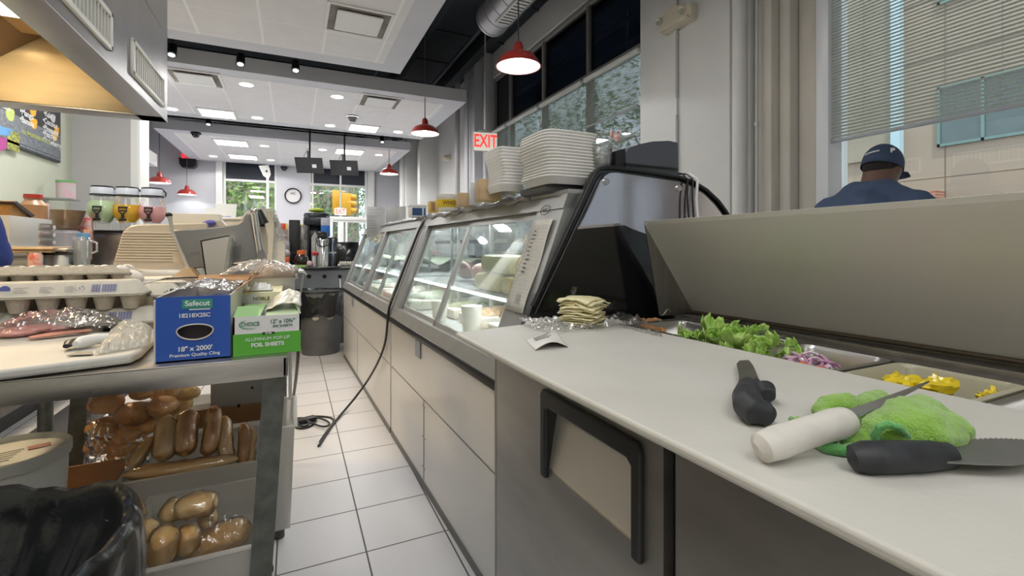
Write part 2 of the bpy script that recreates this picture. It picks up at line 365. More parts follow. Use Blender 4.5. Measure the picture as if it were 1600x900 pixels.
# right wall (street side): windows, pilasters
m = MB()
def wallbox(y0, y1, z0=0, z1=ZC, x0=XW-.05, x1=XW+.25): m.box((x0, y0, z0), (x1, y1, z1))
wallbox(-4.7, 1.99, 0, .85); wallbox(-4.7, 1.99, 4.35); wallbox(1.99, 3.75)
wallbox(3.75, 7.75, 0, 1.0); wallbox(3.75, 7.75, 4.15); wallbox(7.75, 11.7); wallbox(11.7, 13., 0, 1.); wallbox(11.7, 13., 3.9); wallbox(13., YF)
struct('wall_right', m, white_paint)
m = MB(); m.box((2.95, 2.475, 0), (XW, 3.47, ZC), .01); m.box((3.02, 2.36, 0), (XW, 2.48, ZC), .01)
m.box((2.93, 3.0-.012, 0), (2.955, 3.012, ZC))
struct('trim_5', m, white_paint)
m = MB(); m.box((3.05, 2.21, 0), (XW, 2.34, ZC), .02)
m.box((3.12, 2.12, 0), (XW, 2.215, ZC), .03); m.box((3.2, 1.99, 0), (XW+.1, 2.12, ZC), .02); struct('trim_6', m, cream_paint)
m = MB(); m.cyl((2.99, 2.42, 0), (2.99, 2.42, ZC), .052, seg=24); struct('trim_7', m, white_paint)
m = MB(); m.cyl((3.0, 2.285, 0), (3.0, 2.285, ZC), .012, seg=12)
for z in (1.22, 2.0, 2.9): m.cyl((3.0, 2.285, z), (3.0, 2.285, z+.03), .017, seg=12)
struct('trim_8', m, mat('painted_conduit', (.46, .45, .44), .5))
m = MB(); m.cyl((2.935, 2.99, 1.3), (2.935, 2.99, 2.25), .011, seg=10); m.cyl((2.935, 2.99, 2.4), (2.935, 2.99, ZC), .011, seg=10); struct('trim_9', m, mat('grey_conduit', (.42, .42, .42), .5))
m = MB(); m.box((2.95, 7.9, 0), (XW, 8.4, ZC), .01); m.box((3.05, 8.4, 0), (XW, 8.75, ZC), .01); m.box((3.1, 7.75, 0), (XW, 7.9, ZC), .01); struct('trim_10', m, lilac_paint)
m = MB(); m.box((2.85, 13.05, 0), (XW, 13.5, ZC), .01); m.cyl((2.8, 13.25, 0), (2.8, 13.25, ZC), .09); m.box((2.8, 11.3, 0), (XW, 11.55, ZC), .01); struct('trim_11', m, white_pl)
m = MB(); m.cyl((2.9, 8.1, 0), (2.9, 8.1, ZC), .02, seg=10); m.cyl((2.98, 8.95, 0), (2.98, 8.95, ZC), .05, seg=14); struct('trim_12', m, grey_paint)
def side_window(n, ys, z0, z1, trs, tinted_from, xx=XW+.02):
    m = MB()
    for y in ys: m.box((xx-.04, y-.03, z0), (xx+.04, y+.03, z1), .006)
    for z in [z0, z1-.05]+trs: m.box((xx-.05, ys[0], z), (xx+.05, ys[-1], z+.06), .006)
    f = struct('window_%d' % n, m, frame_paint)
    zt = tinted_from if tinted_from else z1
    m = MB(); m.box((xx-.004, ys[0], z0), (xx+.004, ys[-1], zt)); struct('window_pane', m, win_glass, f)
    if tinted_from:
        m = MB(); m.box((xx-.004, ys[0], zt+.06), (xx+.004, ys[-1], z1-.05)); struct('upper_pane', m, dark_glass, f)
    return f
side_window(3, [3.75, 4.82, 5.96, 7.1, 7.75], 1.0, 4.15, [3.2], 3.2)
side_window(4, [11.7, 12.35, 13.0], 1.0, 3.9, [2.75], 2.75)
side_window(5, [-4.6, -2.9, -1.6, .2, 1.96], .85, 4.35, [3.9], None)
m = MB(); m.box((XW-.12, 1.9, .8), (XW+.05, 1.985, ZC-.2), .01); struct('trim_13', m, mat('white_gloss_frame', (.75, .76, .80), .3))
m = MB(); m.box((XW-.16, -1.7, .78), (XW+.05, 2.0, .86), .01); m.box((XW-.16, 3.7, .94), (XW+.05, 7.8, 1.01), .01); struct('trim_14', m, white_pl)
# skirting along the far and left side
m = MB(); m.box((-3.6, YF-.015, 0), (3.2, YF, .12)); struct('baseboard_far', m, black_pl)
m = MB(); m.box((XW-.08, 3.8, 0), (XW-.05, YF, .12)); struct('baseboard_right', m, black_pl)

# ---- blinds
slat_m = mat('blind_slats', (.38, .41, .38), .5); 
_nt = slat_m.node_tree; _tl = _nt.nodes.new('ShaderNodeBsdfTranslucent'); _tl.inputs[0].default_value = (.65, .68, .62, 1)
_mx = _nt.nodes.new('ShaderNodeMixShader'); _mx.inputs[0].default_value = .3
_nt.links.new(_nt.nodes['Principled BSDF'].outputs[0], _mx.inputs[1]); _nt.links.new(_tl.outputs[0], _mx.inputs[2]); _nt.links.new(_mx.outputs[0], _nt.nodes['Material Output'].inputs[0])
def blind(y0, y1, z0, z1, label, tilt=.75, pitch=.021, x=XW-.085, group='window blinds'):
    t = thing('window_blind', label, 'blind', (x, (y0+y1)/2, z0), 0, group)
    m = MB(); z = z0+.035; hw = .0125
    while z < z1-.05:
        dx = hw*math.cos(tilt); dz = hw*math.sin(tilt)
        a = [(x-dx, y0, z-dz), (x, y0, z+.0015), (x+dx, y0, z+dz)]; b = [(p[0], y1, p[2]) for p in a]
        for i in range(2): m.face([a[i], a[i+1], b[i+1], b[i]])
        z += pitch
    build('slats', m, slat_m, t)
    m = MB(); m.box((x-.014, y0, z0), (x+.014, y1, z0+.022), .004); build('bottom_rail', m, mat('blind_rail', (.36, .39, .42), .5), t)
    m = MB(); m.box((x-.02, y0, z1-.05), (x+.02, y1, z1), .004); build('head_rail', m, white_pl, t)
    m = MB()
    for yy in (y0+.12*(y1-y0), (y0+y1)/2, y1-.12*(y1-y0)): m.cyl((x-.016, yy, z0+.02), (x-.016, yy, z1-.04), .0012, seg=5)
    build('cord', m, mat('blind_cord', (.4, .4, .38), .7), t)
blind(.25, 1.90, 1.82, 3.86, 'wide grey window blind half lowered behind the man in blue', group=None)
blind(-1.55, .15, 1.82, 3.86, 'grey window blind at the right edge, next to the wide one behind the man', group=None)
blind(3.80, 4.79, 2.57, 3.18, 'short grey blind in the window pane beside the big white pilaster')
blind(4.86, 5.92, 2.05, 3.18, 'grey blind in the second pane from the big white pilaster')
blind(6.0, 7.06, 2.05, 3.18, 'grey blind in the third pane from the big white pilaster')
blind(7.14, 7.72, 2.05, 3.18, 'narrow grey blind in the last pane, behind the exit sign')
# ---- outside
facade_m = grid_mat('beige_panels', (.28, .215, .165), (.11, .08, .06), ('Y', 'Z'), (2.9, 1.55), (3.2, 2.9-1.55), (.03, .03), rough=.7, noise_amt=.05, noise_scale=.5, bump=0)
m = MB(); m.box((3.6, -22, -.25), (60, 70, -.15)); m.box((-40, 15.1, -.25), (3.6, 70, -.15)); struct('street', m, mat('bounce_concrete', (.50, .48, .45), .9, noise_amt=.2, noise_scale=2))  # colour raised above asphalt to bounce daylight up to the ceilings
t = thing('office_building', 'beige panelled building with teal window bands across the street', 'building', (15, 5, -.15))
m = MB(); m.box((15, -14, -.15), (22, 12.2, 12)); build('facade', m, facade_m, t)
teal = mat('teal_glass', (.05, .08, .08), .12, coat=.6, noise_amt=.5, noise_scale=.7)
teal_fr = mat('teal_window_frame', (.11, .18, .17), .5)
for z0, z1 in ((3.68, 5.2), (7.3, 8.9)):
    for k in range(7):
        y1 = PX(1466, 300, 15).y - k*1.9; y0 = y1-1.75
        m = MB(); m.box((14.93, y0, z0), (15.05, y1, z0+.07)); m.box((14.93, y0, z1-.07), (15.05, y1, z1)); m.box((14.93, y0, z0), (15.05, y0+.06, z1)); m.box((14.93, y1-.06, z0), (15.05, y1, z1)); m.box((14.93, (y0+y1)/2-.03, z0), (15.05, (y0+y1)/2+.03, z1))
        f = build('window', m, teal_fr, t); m = MB(); m.box((14.97, y0, z0), (15.04, y1, z1)); build('pane', m, teal, f)
for y0, y1 in ((PX(1412, 240, 15).y, PX(1375, 240, 15).y),):
    m = MB(); m.box((14.9, y1-.5, 3.6), (15.03, y1+5, 9)); build('window', m, mat('tan_blinds_window', (.27, .23, .17), .5, noise_amt=.3, noise_scale=.6), t)
    m = MB(); m.box((14.8, y0, 3.4), (15.03, y1-.35, 12)); build('downpipe', m, mat('pale_blue_panel', (.34, .45, .5), .5), t)
m = MB(); m.box((14.6, PX(1466, 300, 14.7).y, -.15), (15, PX(1436, 300, 14.7).y, 2.55)); build('pier', m, brick_out, t)
m = MB(); m.box((14.2, -14, 1.55), (15.1, PX(1466, 300, 14.6).y, 1.75)); build('canopy_edge', m, mat('dark_edge', (.06, .06, .05), .5), t)
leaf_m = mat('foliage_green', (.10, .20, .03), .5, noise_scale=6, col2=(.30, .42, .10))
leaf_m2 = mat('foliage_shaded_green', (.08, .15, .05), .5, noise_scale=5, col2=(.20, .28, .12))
bark = mat('bark', (.10, .07, .05), .9)
def tree(name, label, c, r, h, trunk_h, lm, n=1500, ls=.16, seed=1, group=None):
    rd = random.Random(seed); t = thing(name, label, 'tree', c, 0, group); c = Vector(c)
    m = MB(); m.tube([c+Vector((0, 0, -.15)), c+Vector((.05, .03, trunk_h*.6)), c+Vector((0, 0, trunk_h+h*.5))], [.14, .11, .05], 10)
    for k in range(6):
        a = k*1.1; m.tube([c+Vector((0, 0, trunk_h*.8+k*.15)), c+Vector((math.cos(a)*r*.6, math.sin(a)*r*.6, trunk_h+h*.45))], [.05, .015], 6)
    build('trunk', m, bark, t)
    m = MB()
    for i in range(n):
        while True:
            p = Vector((rd.uniform(-1, 1), rd.uniform(-1, 1), rd.uniform(-1, 1)))
            if p.length < 1 and p.length > .35: break
        q = c+Vector((p.x*r, p.y*r, trunk_h+h/2+p.z*h/2)); q += Vector((noise.noise(q*.8), noise.noise(q*.8+Vector((9, 0, 0))), 0))*.5
        d = Vector((rd.gauss(0, 1), rd.gauss(0, 1), rd.gauss(-.6, 1))).normalized(); e = d.orthogonal().normalized(); s = ls*rd.uniform(.6, 1.3)
        m.face([q, q+d*s*.5+e*s*.22, q+d*s, q+d*s*.5-e*s*.22])
    build('foliage', m, lm, t)
tree('street_tree', 'bright green tree outside the far window left of the clock', (-1.6, 18.6, -.15), 2.3, 4.6, 1.0, leaf_m, 3600, .28, 3)
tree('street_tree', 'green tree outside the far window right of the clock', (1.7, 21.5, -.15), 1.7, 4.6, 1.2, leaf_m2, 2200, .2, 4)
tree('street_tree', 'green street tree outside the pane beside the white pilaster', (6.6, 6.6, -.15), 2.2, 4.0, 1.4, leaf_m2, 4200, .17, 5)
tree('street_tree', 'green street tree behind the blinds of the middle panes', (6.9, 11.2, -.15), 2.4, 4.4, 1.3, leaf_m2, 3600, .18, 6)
tree('street_tree', 'green tree outside the window of the left dining wall', (-5.6, 11.2, -.15), 1.6, 3.6, .6, leaf_m, 1200, .2, 8)
m = MB(); m.box((-14, 27, -.2), (3.3, 33, 7.5)); 
b_ = one('brown_building', m, mat('brown_render', (.24, .17, .14), .8, noise_amt=.3, noise_scale=.5), 'low brown building across the street behind the far windows', 'building')
m = MB()
for k in range(8): m.box((-12+k*1.9, 26.9, 1.2), (-10.9+k*1.9, 27.02, 3.2))
build('window', m, mat('dark_shop_windows', (.10, .12, .15), .2), b_)
t = thing('traffic_light', 'yellow traffic light with three hooded lenses outside the far window', 'traffic light', PY(545, 360, 17.5)); yel = mat('traffic_yellow', (.72, .36, .02), .45)
p = PY(541, 318, 17.5); m = MB(); m.box(p+Vector((-.16, -.1, -.42)), p+Vector((.16, .1, .36)), .03); build('housing', m, yel, t)
for k in range(3):
    q = p+Vector((.20, 0, .24-.24*k)); m = MB(); m.cyl(q+Vector((-.05, 0, 0)), q+Vector((.13, 0, -.02)), .11, .11, seg=16); build('visor', m, yel, t)
m = MB(); m.cyl((p.x, p.y+.15, -.15), (p.x, p.y+.15, 5.2), .07); build('pole', m, mat('pole_grey', (.25, .25, .24), .6), t)
p = PY(527, 316, 17.8); m = MB(); m.box(p+Vector((-.17, -.1, -.42)), p+Vector((.2, .1, .42)), .02); one('signal_box', m, yel, 'plain yellow signal back left of the traffic light', 'traffic light')
# ================================================================ ceiling fittings
def ceil_panel(name, label, cat, u, v, lit, wx=.56, wy=.56, z=ZS, group=None, turn=0):
    p = PZ(u, v, z); t = thing(name, label, cat, (p.x, p.y, z), 0, group)
    m = MB()
    for a, b in (((-wx/2-.03, -wy/2-.03), (wx/2+.03, -wy/2)), ((-wx/2-.03, wy/2), (wx/2+.03, wy/2+.03)), ((-wx/2-.03, -wy/2), (-wx/2, wy/2)), ((wx/2, -wy/2), (wx/2+.03, wy/2))):
        m.box((p.x+a[0], p.y+a[1], z-.018), (p.x+b[0], p.y+b[1], z-.002))
    build('frame', m, white_pl, t)
    if lit:
        m = MB(); m.box((p.x-wx/2, p.y-wy/2, z-.012), (p.x+wx/2, p.y+wy/2, z-.004)); build('diffuser', m, emis('troffer_glow', (1, .99, .97), 1.6), t)
        m = MB(); 
        for s in (-.32, .32): m.box((p.x+s*wx-.006, p.y-wy/2, z-.016), (p.x+s*wx+.006, p.y+wy/2, z-.011))
        build('lens_rib', m, white_pl, t)
    else:
        m = MB(); k = .11
        A = [(-wx/2, -wy/2, -.004), (wx/2, -wy/2, -.004), (wx/2, wy/2, -.004), (-wx/2, wy/2, -.004)]; B = [(a*.70, b*.70, -.004) for a, b, _ in A]
        m.box((p.x-wx/2, p.y-wy/2, z-.005), (p.x+wx/2, p.y+wy/2, z-.0035)); build('plenum', m, mat('diffuser_shadow_gap', (.30, .27, .24), .8, noise_amt=.3, noise_scale=6), t)
        m = MB(); m.prism([(p.x+a*.76, p.y+b*.76, z-.035) for a, b, _ in A], (0, 0, .012)); build('plate', m, white_pl, t)
    return t
ceil_panel('air_diffuser', 'square ceiling air diffuser in the nearest dropped ceiling', 'air diffuser', 560, 33, False)
ceil_panel('air_diffuser', 'dusty square air diffuser in the middle ceiling, beside the hood', 'air diffuser', 306, 121, False)
ceil_panel('air_diffuser', 'square air diffuser in the middle ceiling near its right corner', 'air diffuser', 594, 158, False)
ceil_panel('ceiling_light', 'lit troffer in the middle ceiling, next to the track lights by the hood', 'ceiling light', 340, 177, True, .5, .5)
ceil_panel('ceiling_light', 'lit square troffer in the middle ceiling, right part', 'ceiling light', 568, 200, True, .5, .5)
ceil_panel('ceiling_light', 'lit troffer in the far ceiling, near its front edge on the left', 'ceiling light', 362, 223, True, .6, .6)
ceil_panel('ceiling_light', 'lit troffer in the far ceiling, second behind the left one', 'ceiling light', 380, 245, True, .6, .6)
ceil_panel('ceiling_light', 'lit troffer in the far ceiling behind the hanging screens', 'ceiling light', 546, 237, True, .6, .6)
glow = emis('downlight_glow', (.95, 1, .99), 7)
for u, v, lb in ((385, 132, 'round downlight in the middle ceiling, closest to the left diffuser'), (527, 151, 'round downlight in the middle ceiling left of the dome camera'), (402, 184, 'round downlight in the middle ceiling, rear left'), (516, 196, 'round downlight in the middle ceiling behind the dome camera'), (622, 206, 'round downlight in the middle ceiling, rear right above the red pendant'), (268, 170, 'round downlight in the middle ceiling beside the hood corner'),
                 (413, 228, 'round downlight in the far ceiling left of the hanging screens'), (504, 234, 'round downlight in the far ceiling between the two hanging screens'), (592, 242, 'round downlight in the far ceiling near the far red pendant'), (333, 244, 'round downlight in the far ceiling above the left window'), (423, 250, 'small round downlight in the far ceiling, last before the clock wall')):
    p = PZ(u, v, ZS); t = thing('downlight', lb, 'ceiling light', p, 0, 'round recessed downlights')
    m = MB(); m.lathe([(.085, -.004), (.105, -.008), (.108, -.003)], p, 24); build('trim_ring', m, white_pl, t)
    m = MB(); m.lathe([(0.001, -.005), (.086, -.005)], p, 24); build('lens', m, glow, t)
    lamp('downlight_beam', 'SPOT', p+Vector((0, 0, -.03)), 26, size=.08, color=(1, .98, .95)).data.spot_size = 2.7
for lx, ly in ((-1.3, 7.9), (.9, 8.3)): lamp('panel_light', 'AREA', (lx, ly, ZS-.02), 26, size=.5, size_y=.5, color=(1, .98, .95))
for lx, ly in ((-1.2, 12.2), (1.0, 12.6)): lamp('panel_light', 'AREA', (lx, ly, ZS-.02), 30, size=.6, size_y=.6, color=(1, .97, .95))
# dome cameras / sensors
for u, v, z, lb in ((551, 181, ZS, 'black dome camera on the middle ceiling'), (306, 207, ZS, 'black dome camera on the far ceiling by its front edge'), (444, 261, ZS-.03, 'tiny black camera at the back of the far ceiling above the clock')):
    p = PZ(u, v, z); t = thing('dome_camera', lb, 'security camera', p)
    m = MB(); m.lathe([(.001, 0), (.09, 0), (.095, -.03), (.08, -.04)], p, 20); build('base', m, black_pl, t)
    m = MB(); m.lathe([(.07, -.04), (.065, -.07), (.045, -.10), (.001, -.112)], p, 20); build('dome', m, black_gl, t)
# track spots in the gaps
m = MB()
for y in (6.55,): m.box((-2.3, y-.02, ZS+.14), (1.1, y+.02, ZS+.17)); [m.cyl((x, y, ZS+.17), (x, y, ZC), .006, seg=6) for x in (-2., -.5, 1.)]
one('lighting_track', m, black_pl, 'black lighting track in the gap between the first two dropped ceilings', 'track')
m = MB(); m.box((-2.3, 10.38, ZS+.10), (2.2, 10.42, ZS+.13)); m.tube([(-2.2, 10.3, ZS+.2), (2.3, 10.3, ZS+.2)], .02); [m.cyl((x, 10.4, ZS+.13), (x, 10.4, ZC), .006, seg=6) for x in (-2., -.5, 1., 2.1)]; one('lighting_track', m, black_pl, 'black lighting track in the gap before the far dropped ceiling', 'track')
def spot(u, v, Y, lb):
    p = PY(u, v, Y); t = thing('track_spotlight', lb, 'spotlight', p, 0, 'black track spotlights')
    m = MB(); m.cyl(p+Vector((0, 0, .1)), p+Vector((0, 0, .22)), .01, seg=8); m.box(p+Vector((-.05, -.02, .2)), p+Vector((.05, .02, .24))); build('stem', m, black_pl, t)
    m = MB(); m.cyl(p+Vector((0, .03, .07)), p+Vector((0, -.03, -.06)), .045, .05, seg=14); build('head', m, black_pl, t)
    m = MB(); m.cyl(p+Vector((0, -.03, -.061)), p+Vector((0, -.031, -.064)), .036, seg=14); build('lens', m, emis('spot_lens', (.9, .95, .95), 1.2), t)
spot(269, 79, 6.55, 'black track spotlight right beside the hood corner'); spot(376, 94, 6.55, 'second black track spotlight from the hood'); spot(462, 104, 6.55, 'third black track spotlight from the hood')
spot(326, 190, 10.4, 'black track spotlight before the far ceiling, left'); spot(597, 218, 10.4, 'black track spotlight before the far ceiling near the second pendant')
# pendants
def pendant_proto():
    t = thing('pendant_lamp', 'x', 'pendant lamp', (0, 0, 0), 0, 'red barn pendant lamps')
    R = .215
    m = MB(); m.lathe([(.045, .20), (.05, .15), (.055, .135), (.10, .125), (.16, .095), (.19, .055), (R, .0), (R+.006, -.002), (R-.004, -.003)], seg=36); m.lathe([(.001, .235), (.03, .232), (.045, .20)], seg=24); build('shade', m, red_enam, t, local=True)
    m = MB(); m.lathe([(.03, .11), (.09, .108), (.15, .082), (.182, .045), (R-.006, .0)], seg=36); build('shade_lining', m, white_in, t, local=True)
    m = MB(); m.ell((0, 0, .06), .04); build('bulb', m, bulb, t, local=True)
    m = MB(); m.cyl((0, 0, .23), (0, 0, 1), .007, seg=8); build('rod', m, mat('pendant_rod', (.10, .10, .11), .5), t, local=True)
    return t
pp = pendant_proto(); first = True
for u, v, tt, sc, lb in ((810, 104, 4.5, 1.0, 'nearest red barn pendant lamp, before the tall side windows'), (664, 209, 7.1, 1.0, 'red barn pendant lamp left of the exit sign'), (608, 272, 10.9, 1.0, 'red barn pendant lamp hanging low before the far right window'),
                         (292, 304, 11.9, 1.05, 'red barn pendant lamp glowing on the far left wall under the black speaker'), (249, 286, 9.9, 1.0, 'red barn pendant lamp just above the pink drink dispenser')):
    p = PT(u, v, tt)
    o = pp if first else copy_tree(pp)
    first = False
    o.location = p; o['label'] = lb
    for k in kids(o):
        if k.name.startswith('rod'): 
            k.data = k.data.copy()
            for vv in k.data.vertices:
                if vv.co.z > .9: vv.co.z = ZC-p.z-.005
    lamp('pendant_bulb_light', 'SPOT', p+Vector((0, 0, .03)), 22 if u > 500 else 9, size=.05, color=(.95, 1, .97)).data.spot_size = 2.6
# spiral duct
t = thing('spiral_duct', 'round grey spiral duct hung under the dark ceiling, top right', 'duct', (2.16, 3, 3.9))
p = PZ(768, 32, 3.9); R = .2
m = MB(); m.cyl((p.x, p.y, 3.9), (p.x+.0, -1.5, 3.9), R, seg=40); 
for k in range(30): m.cyl((p.x, p.y-.03-.22*k, 3.9), (p.x, p.y-.045-.22*k, 3.9), R+.006, seg=40)
build('tube', m, mat('duct_metal', (.5, .5, .52), .4, .6), t)
for k in range(2): m = MB(); m.box((p.x-.1, p.y-1.3-k*1.8, 3.9-.215), (p.x+.06, p.y-.35-k*1.8, 3.9-.17), .01); build('register', m, white_pl, t)
m = MB()
for k in range(14): m.box((p.x-.085, p.y-1.27+k*.065, 3.9-.22), (p.x+.045, p.y-1.25+k*.065, 3.9-.21))
build('louvre', m, mat('louvre_dark', (.15, .15, .15), .6), t)
m = MB()
for y in (p.y-.1, p.y-1.9): m.cyl((p.x, y, 4.08), (p.x, y, ZC), .006, seg=6)
build('hanger', m, alu, t)
# exit sign on its rod
def exit_sign(u, v, tt, w, h, lb, top):
    p = PT(u, v, tt); rz = -.15
    t = thing('exit_sign', lb, 'exit sign', p, rz)
    m = MB(); m.box((-w/2, -.02, -h/2), (w/2, .02, h/2), .006); build('box', m, mat('sign_housing', (.50, .49, .44), .5), t, local=True)
    m = MB(); m.box((-w/2+.006, -.024, -h/2+.006), (w/2-.006, -.02, h/2-.006)); build('face', m, mat('sign_face', (.62, .60, .54), .4, emit=(.8, .76, .66), estr=.38), t, local=True)
    c = bpy.data.curves.new('lettering', 'FONT'); c.body = 'EXIT'; c.size = h*1.02; c.align_x = 'CENTER'; c.align_y = 'CENTER'; c.extrude = .002; c.offset = .003*h/.2; c.materials.append(emis('exit_red', (1, .05, .04), .75))
    o = mesh_text('lettering', c); o.parent = t; o.location = (0, -.027, 0); o.rotation_euler = FACE_ME; o.scale = (.60, .92, 1)
    m = MB(); m.lathe([(w*.3, 0), (w*.28, .02), (w*.1, .035), (.01, .04)], (0, 0, h/2), 16, (1, .4)); m.cyl((0, 0, h/2), (0, 0, top-p.z), .010, seg=8); build('rod', m, alu_lt, t, local=True)
exit_sign(758, 222, 5.9, .31, .24, 'EXIT sign with red letters hanging on a rod above the display case', ZC)
exit_sign(532, 331, 13.0, .31, .2, 'small EXIT sign with red letters far away before the traffic light', ZS)
# emergency light on pilaster
t = thing('emergency_light', 'beige twin-lens emergency light on the white pilaster', 'emergency light', (2.94, 2.99, 2.3))
bp = mat('beige_plastic', (.60, .55, .44), .45)
def P9(u, v): return PX(u, v, 2.95)
m = MB(); m.prism([P9(*q) for q in ((1037, 38), (1041, 33), (1050, 22), (1060, 13), (1090, 7), (1091, 22), (1088, 31), (1043, 56), (1040, 50))], (-.07, 0, 0)); build('housing', m, bp, t)
m = MB(); m.prism([P9(*q)+Vector((-.07, 0, 0)) for q in ((1043, 54), (1088, 30), (1085, 26), (1044, 48))], (-.02, 0, 0)); build('lower_lip', m, bp, t)
for u, v in ((1077, 18), (1041, 37)):
    q = P9(u, v)+Vector((-.07, 0, 0)); m = MB(); m.cyl(q, q+Vector((-.025, 0, -.008)), .035, .03, seg=18); l = build('lamp_head', m, bp, t)
    m = MB(); m.cyl(q+Vector((-.026, 0, -.008)), q+Vector((-.028, 0, -.008)), .026, seg=18); build('lens', m, mat('clear_lens', (.55, .6, .55), .1, .3), l)
t = thing('emergency_light', 'small cream emergency light high on the far side wall', 'emergency light', PX(699, 248, 3.2)); q = PX(699, 247, 3.2)
m = MB(); m.box(q+Vector((-.05, -.12, -.06)), q+Vector((.1, .12, .06)), .02); build('housing', m, bp, t)
for s in (-1, 1): m = MB(); m.cyl(q+Vector((-.05, s*.07, 0)), q+Vector((-.1, s*.07, -.02)), .05); build('lamp_head', m, bp, t)
# hanging screens
def screen(u0, u1, v0, v1, tt, lb, rz=-.25, topv=205):
    c = PT((u0+u1)/2, (v0+v1)/2, tt); w = (u1-u0)*tt/FPX*.98
    t = thing('hanging_screen', lb, 'television', c, rz, 'black hanging screens'); M = Rx(.62)@Ry(.0)
    m = MB(); m.box((-w/2, -.018, -.17), (w/2, .018, .17), .006, M); build('panel', m, mat('screen_back', (.03, .03, .032), .45), t, local=True)
    m = MB(); m.box((-.1, .02, -.08), (.1, .05, .08), .005, M); build('bracket', m, black_pl, t, local=True)
    m = MB(); m.box((.06, -.035, -.05), (.14, -.02, .02), 0, M); build('sticker', m, white_pl, t, local=True)
    m = MB(); m.cyl((0, .03, 0), (0, .03, ZC-c.z), .018, seg=10); build('pole', m, black_pl, t, local=True)
    m = MB(); m.tube([(-.03, .03, .35), (-.11, .02, .2), (-.09, 0, .06), (0, 0, .02)], .006, 6); m.cyl((-.03, .05, .06), (-.03, .05, .3), .03, .03, seg=8); build('cable', m, mat('cable_bundle', (.2, .2, .2), .6), t, local=True)
screen(463, 504, 247, 270, 9.6, 'black screen hanging on a pole, left of the pair'); screen(517, 559, 252, 273, 9.9, 'black screen hanging on a pole, right of the pair')
# loudspeaker far left, clock
t = thing('wall_speaker', 'black speaker with red light on the far left wall', 'speaker', PY(293, 262, 14.5)); q = PY(293, 252, 14.5)
m = MB(); m.prism([PY(*p, 14.4) for p in ((279, 246), (306, 246), (306, 258), (301, 262), (284, 261), (280, 256))], (0, .25, 0)); build('cabinet', m, black_pl, t)
m = MB(); m.prism([PY(*p, 14.38) for p in ((283, 239), (294, 239), (299, 247), (284, 247))], (0, .1, 0)); build('red_light', m, emis('red_glow', (1, .05, .08), .6), t)
t = thing('wall_clock', 'round black-rimmed wall clock between the far windows', 'clock', PY(458, 306, YF-.02)); q = PY(458, 306, YF-.03)
MY = Matrix.Rotation(math.pi/2, 4, 'X')
m = MB(); m.lathe([(.185, 0), (.215, 0), (.22, .03), (.2, .045), (.187, .03)], q, 40, M=MY); build('rim', m, black_pl, t)
m = MB(); m.lathe([(.001, .005), (.19, .005)], q, 40, M=MY); build('dial', m, mat('clock_face', (.75, .74, .73), .5), t)
m = MB(); m.box(q+Vector((-.008, -.015, 0)), q+Vector((.008, -.01, .12)), 0, Ry(-1.2)); m.box(q+Vector((-.005, -.015, 0)), q+Vector((.005, -.01, .15)), 0, Ry(1.1)); build('hand', m, ink, t)
# white oval hanging sign
t = thing('hanging_sign', 'white oval sign hanging on a thin pole above the slicer', 'sign', PY(415, 268, 13.4)); q = PY(414, 266, 13.4)
m = MB(); m.prism([PY(u, v, 13.4) for u, v in ((404, 259), (417, 258), (421, 262), (423, 272), (421, 277), (416, 278), (411, 274))], (0, .05, 0)); build('board', m, white_pl, t)
m = MB(); m.box(PY(415, 269, 13.39), PY(418, 266, 13.38)+Vector((0, 0, 0))); build('emblem', m, ink, t)
m = MB(); m.cyl(PY(418, 277, 13.4), PY(418, 470, 13.4), .03, seg=8); build('pole', m, white_pl, t)
# ================================================================ exhaust hood
XH = -.83; yh = 4.15; zb = 2.05
t = thing('exhaust_hood', 'big stainless exhaust hood over the cooking line, upper left', 'exhaust hood', (XH, yh, zb))
m = MB(); m.box((XH-.03, -1.5, zb), (XH, yh, ZS-.01)); m.box((XL+.02, yh-.03, zb+.02), (XH, yh, ZS-.01)); m.box((XH, -1.5, 2.66), (XH+.004, yh+.002, 2.668)); m.box((XH-.004, 3.62, 2.66), (XH+.003, 3.626, ZS-.01)); build('canopy', m, hood_steel, t)
m = MB(); m.box((XH-.15, -1.5, zb-.008), (XH+.004, yh, zb+.0), .002); m.box((XL+.02, yh-.16, zb-.008), (XH, yh+.004, zb+.0), .002); build('lip', m, hood_steel, t)
m = MB(); m.prism([(XH-.15, yh-.16, zb), (XH-.15, yh-.16, zb+.02), (XH-.35, yh-.40, zb+.62), (XL+.03, yh-.40, zb+.62), (XL+.03, yh-.16, zb+.02), (XL+.03, yh-.16, zb)], (0, .01, 0)) if False else None
m = MB(); m.face([(XL+.03, yh-.165, zb), (XH-.155, yh-.165, zb), (XH-.155, yh-.165, zb+.75), (XL+.03, yh-.165, zb+.75)]); m.face([(XH-.155, yh-.165, zb), (XH-.155, -1.5, zb), (XH-.155, -1.5, zb+.75), (XH-.155, yh-.165, zb+.75)]); m.box((XL+.03, -1.5, zb+.74), (XH-.1, yh-.1, zb+.76)); build('lining', m, hood_in, t, solid=.004)
m = MB()
for k in range(8):
    y0 = 1.3+k*.335; m.prism([(-2.05, y0, 1.98), (-1.43, y0, 2.50), (-1.43, y0, 2.53), (-2.05, y0, 2.01)], (0, .33, 0))
build('grease_filter', m, mat('grease_filter', (.22, .15, .09), .5, .6), t)
m = MB(); m.box((-1.50, 1.3, 2.44), (-1.22, yh-.30, 2.56), .01); build('light_housing', m, mat('hood_channel', (.42, .28, .14), .5, .5), t)
q = PZ(14, 22, 2.42); q.x = -1.38; m = MB(); m.box((q.x-.08, q.y-.62, 2.40), (q.x+.08, q.y+.0, 2.44), .03); build('lamp', m, emis('warm_lamp', (1, .86, .6), 6), t)
lamp('hood_lamp_light', 'AREA', (q.x, q.y-.3, 2.39), 30, size=.18, size_y=.6, color=(1, .74, .42))
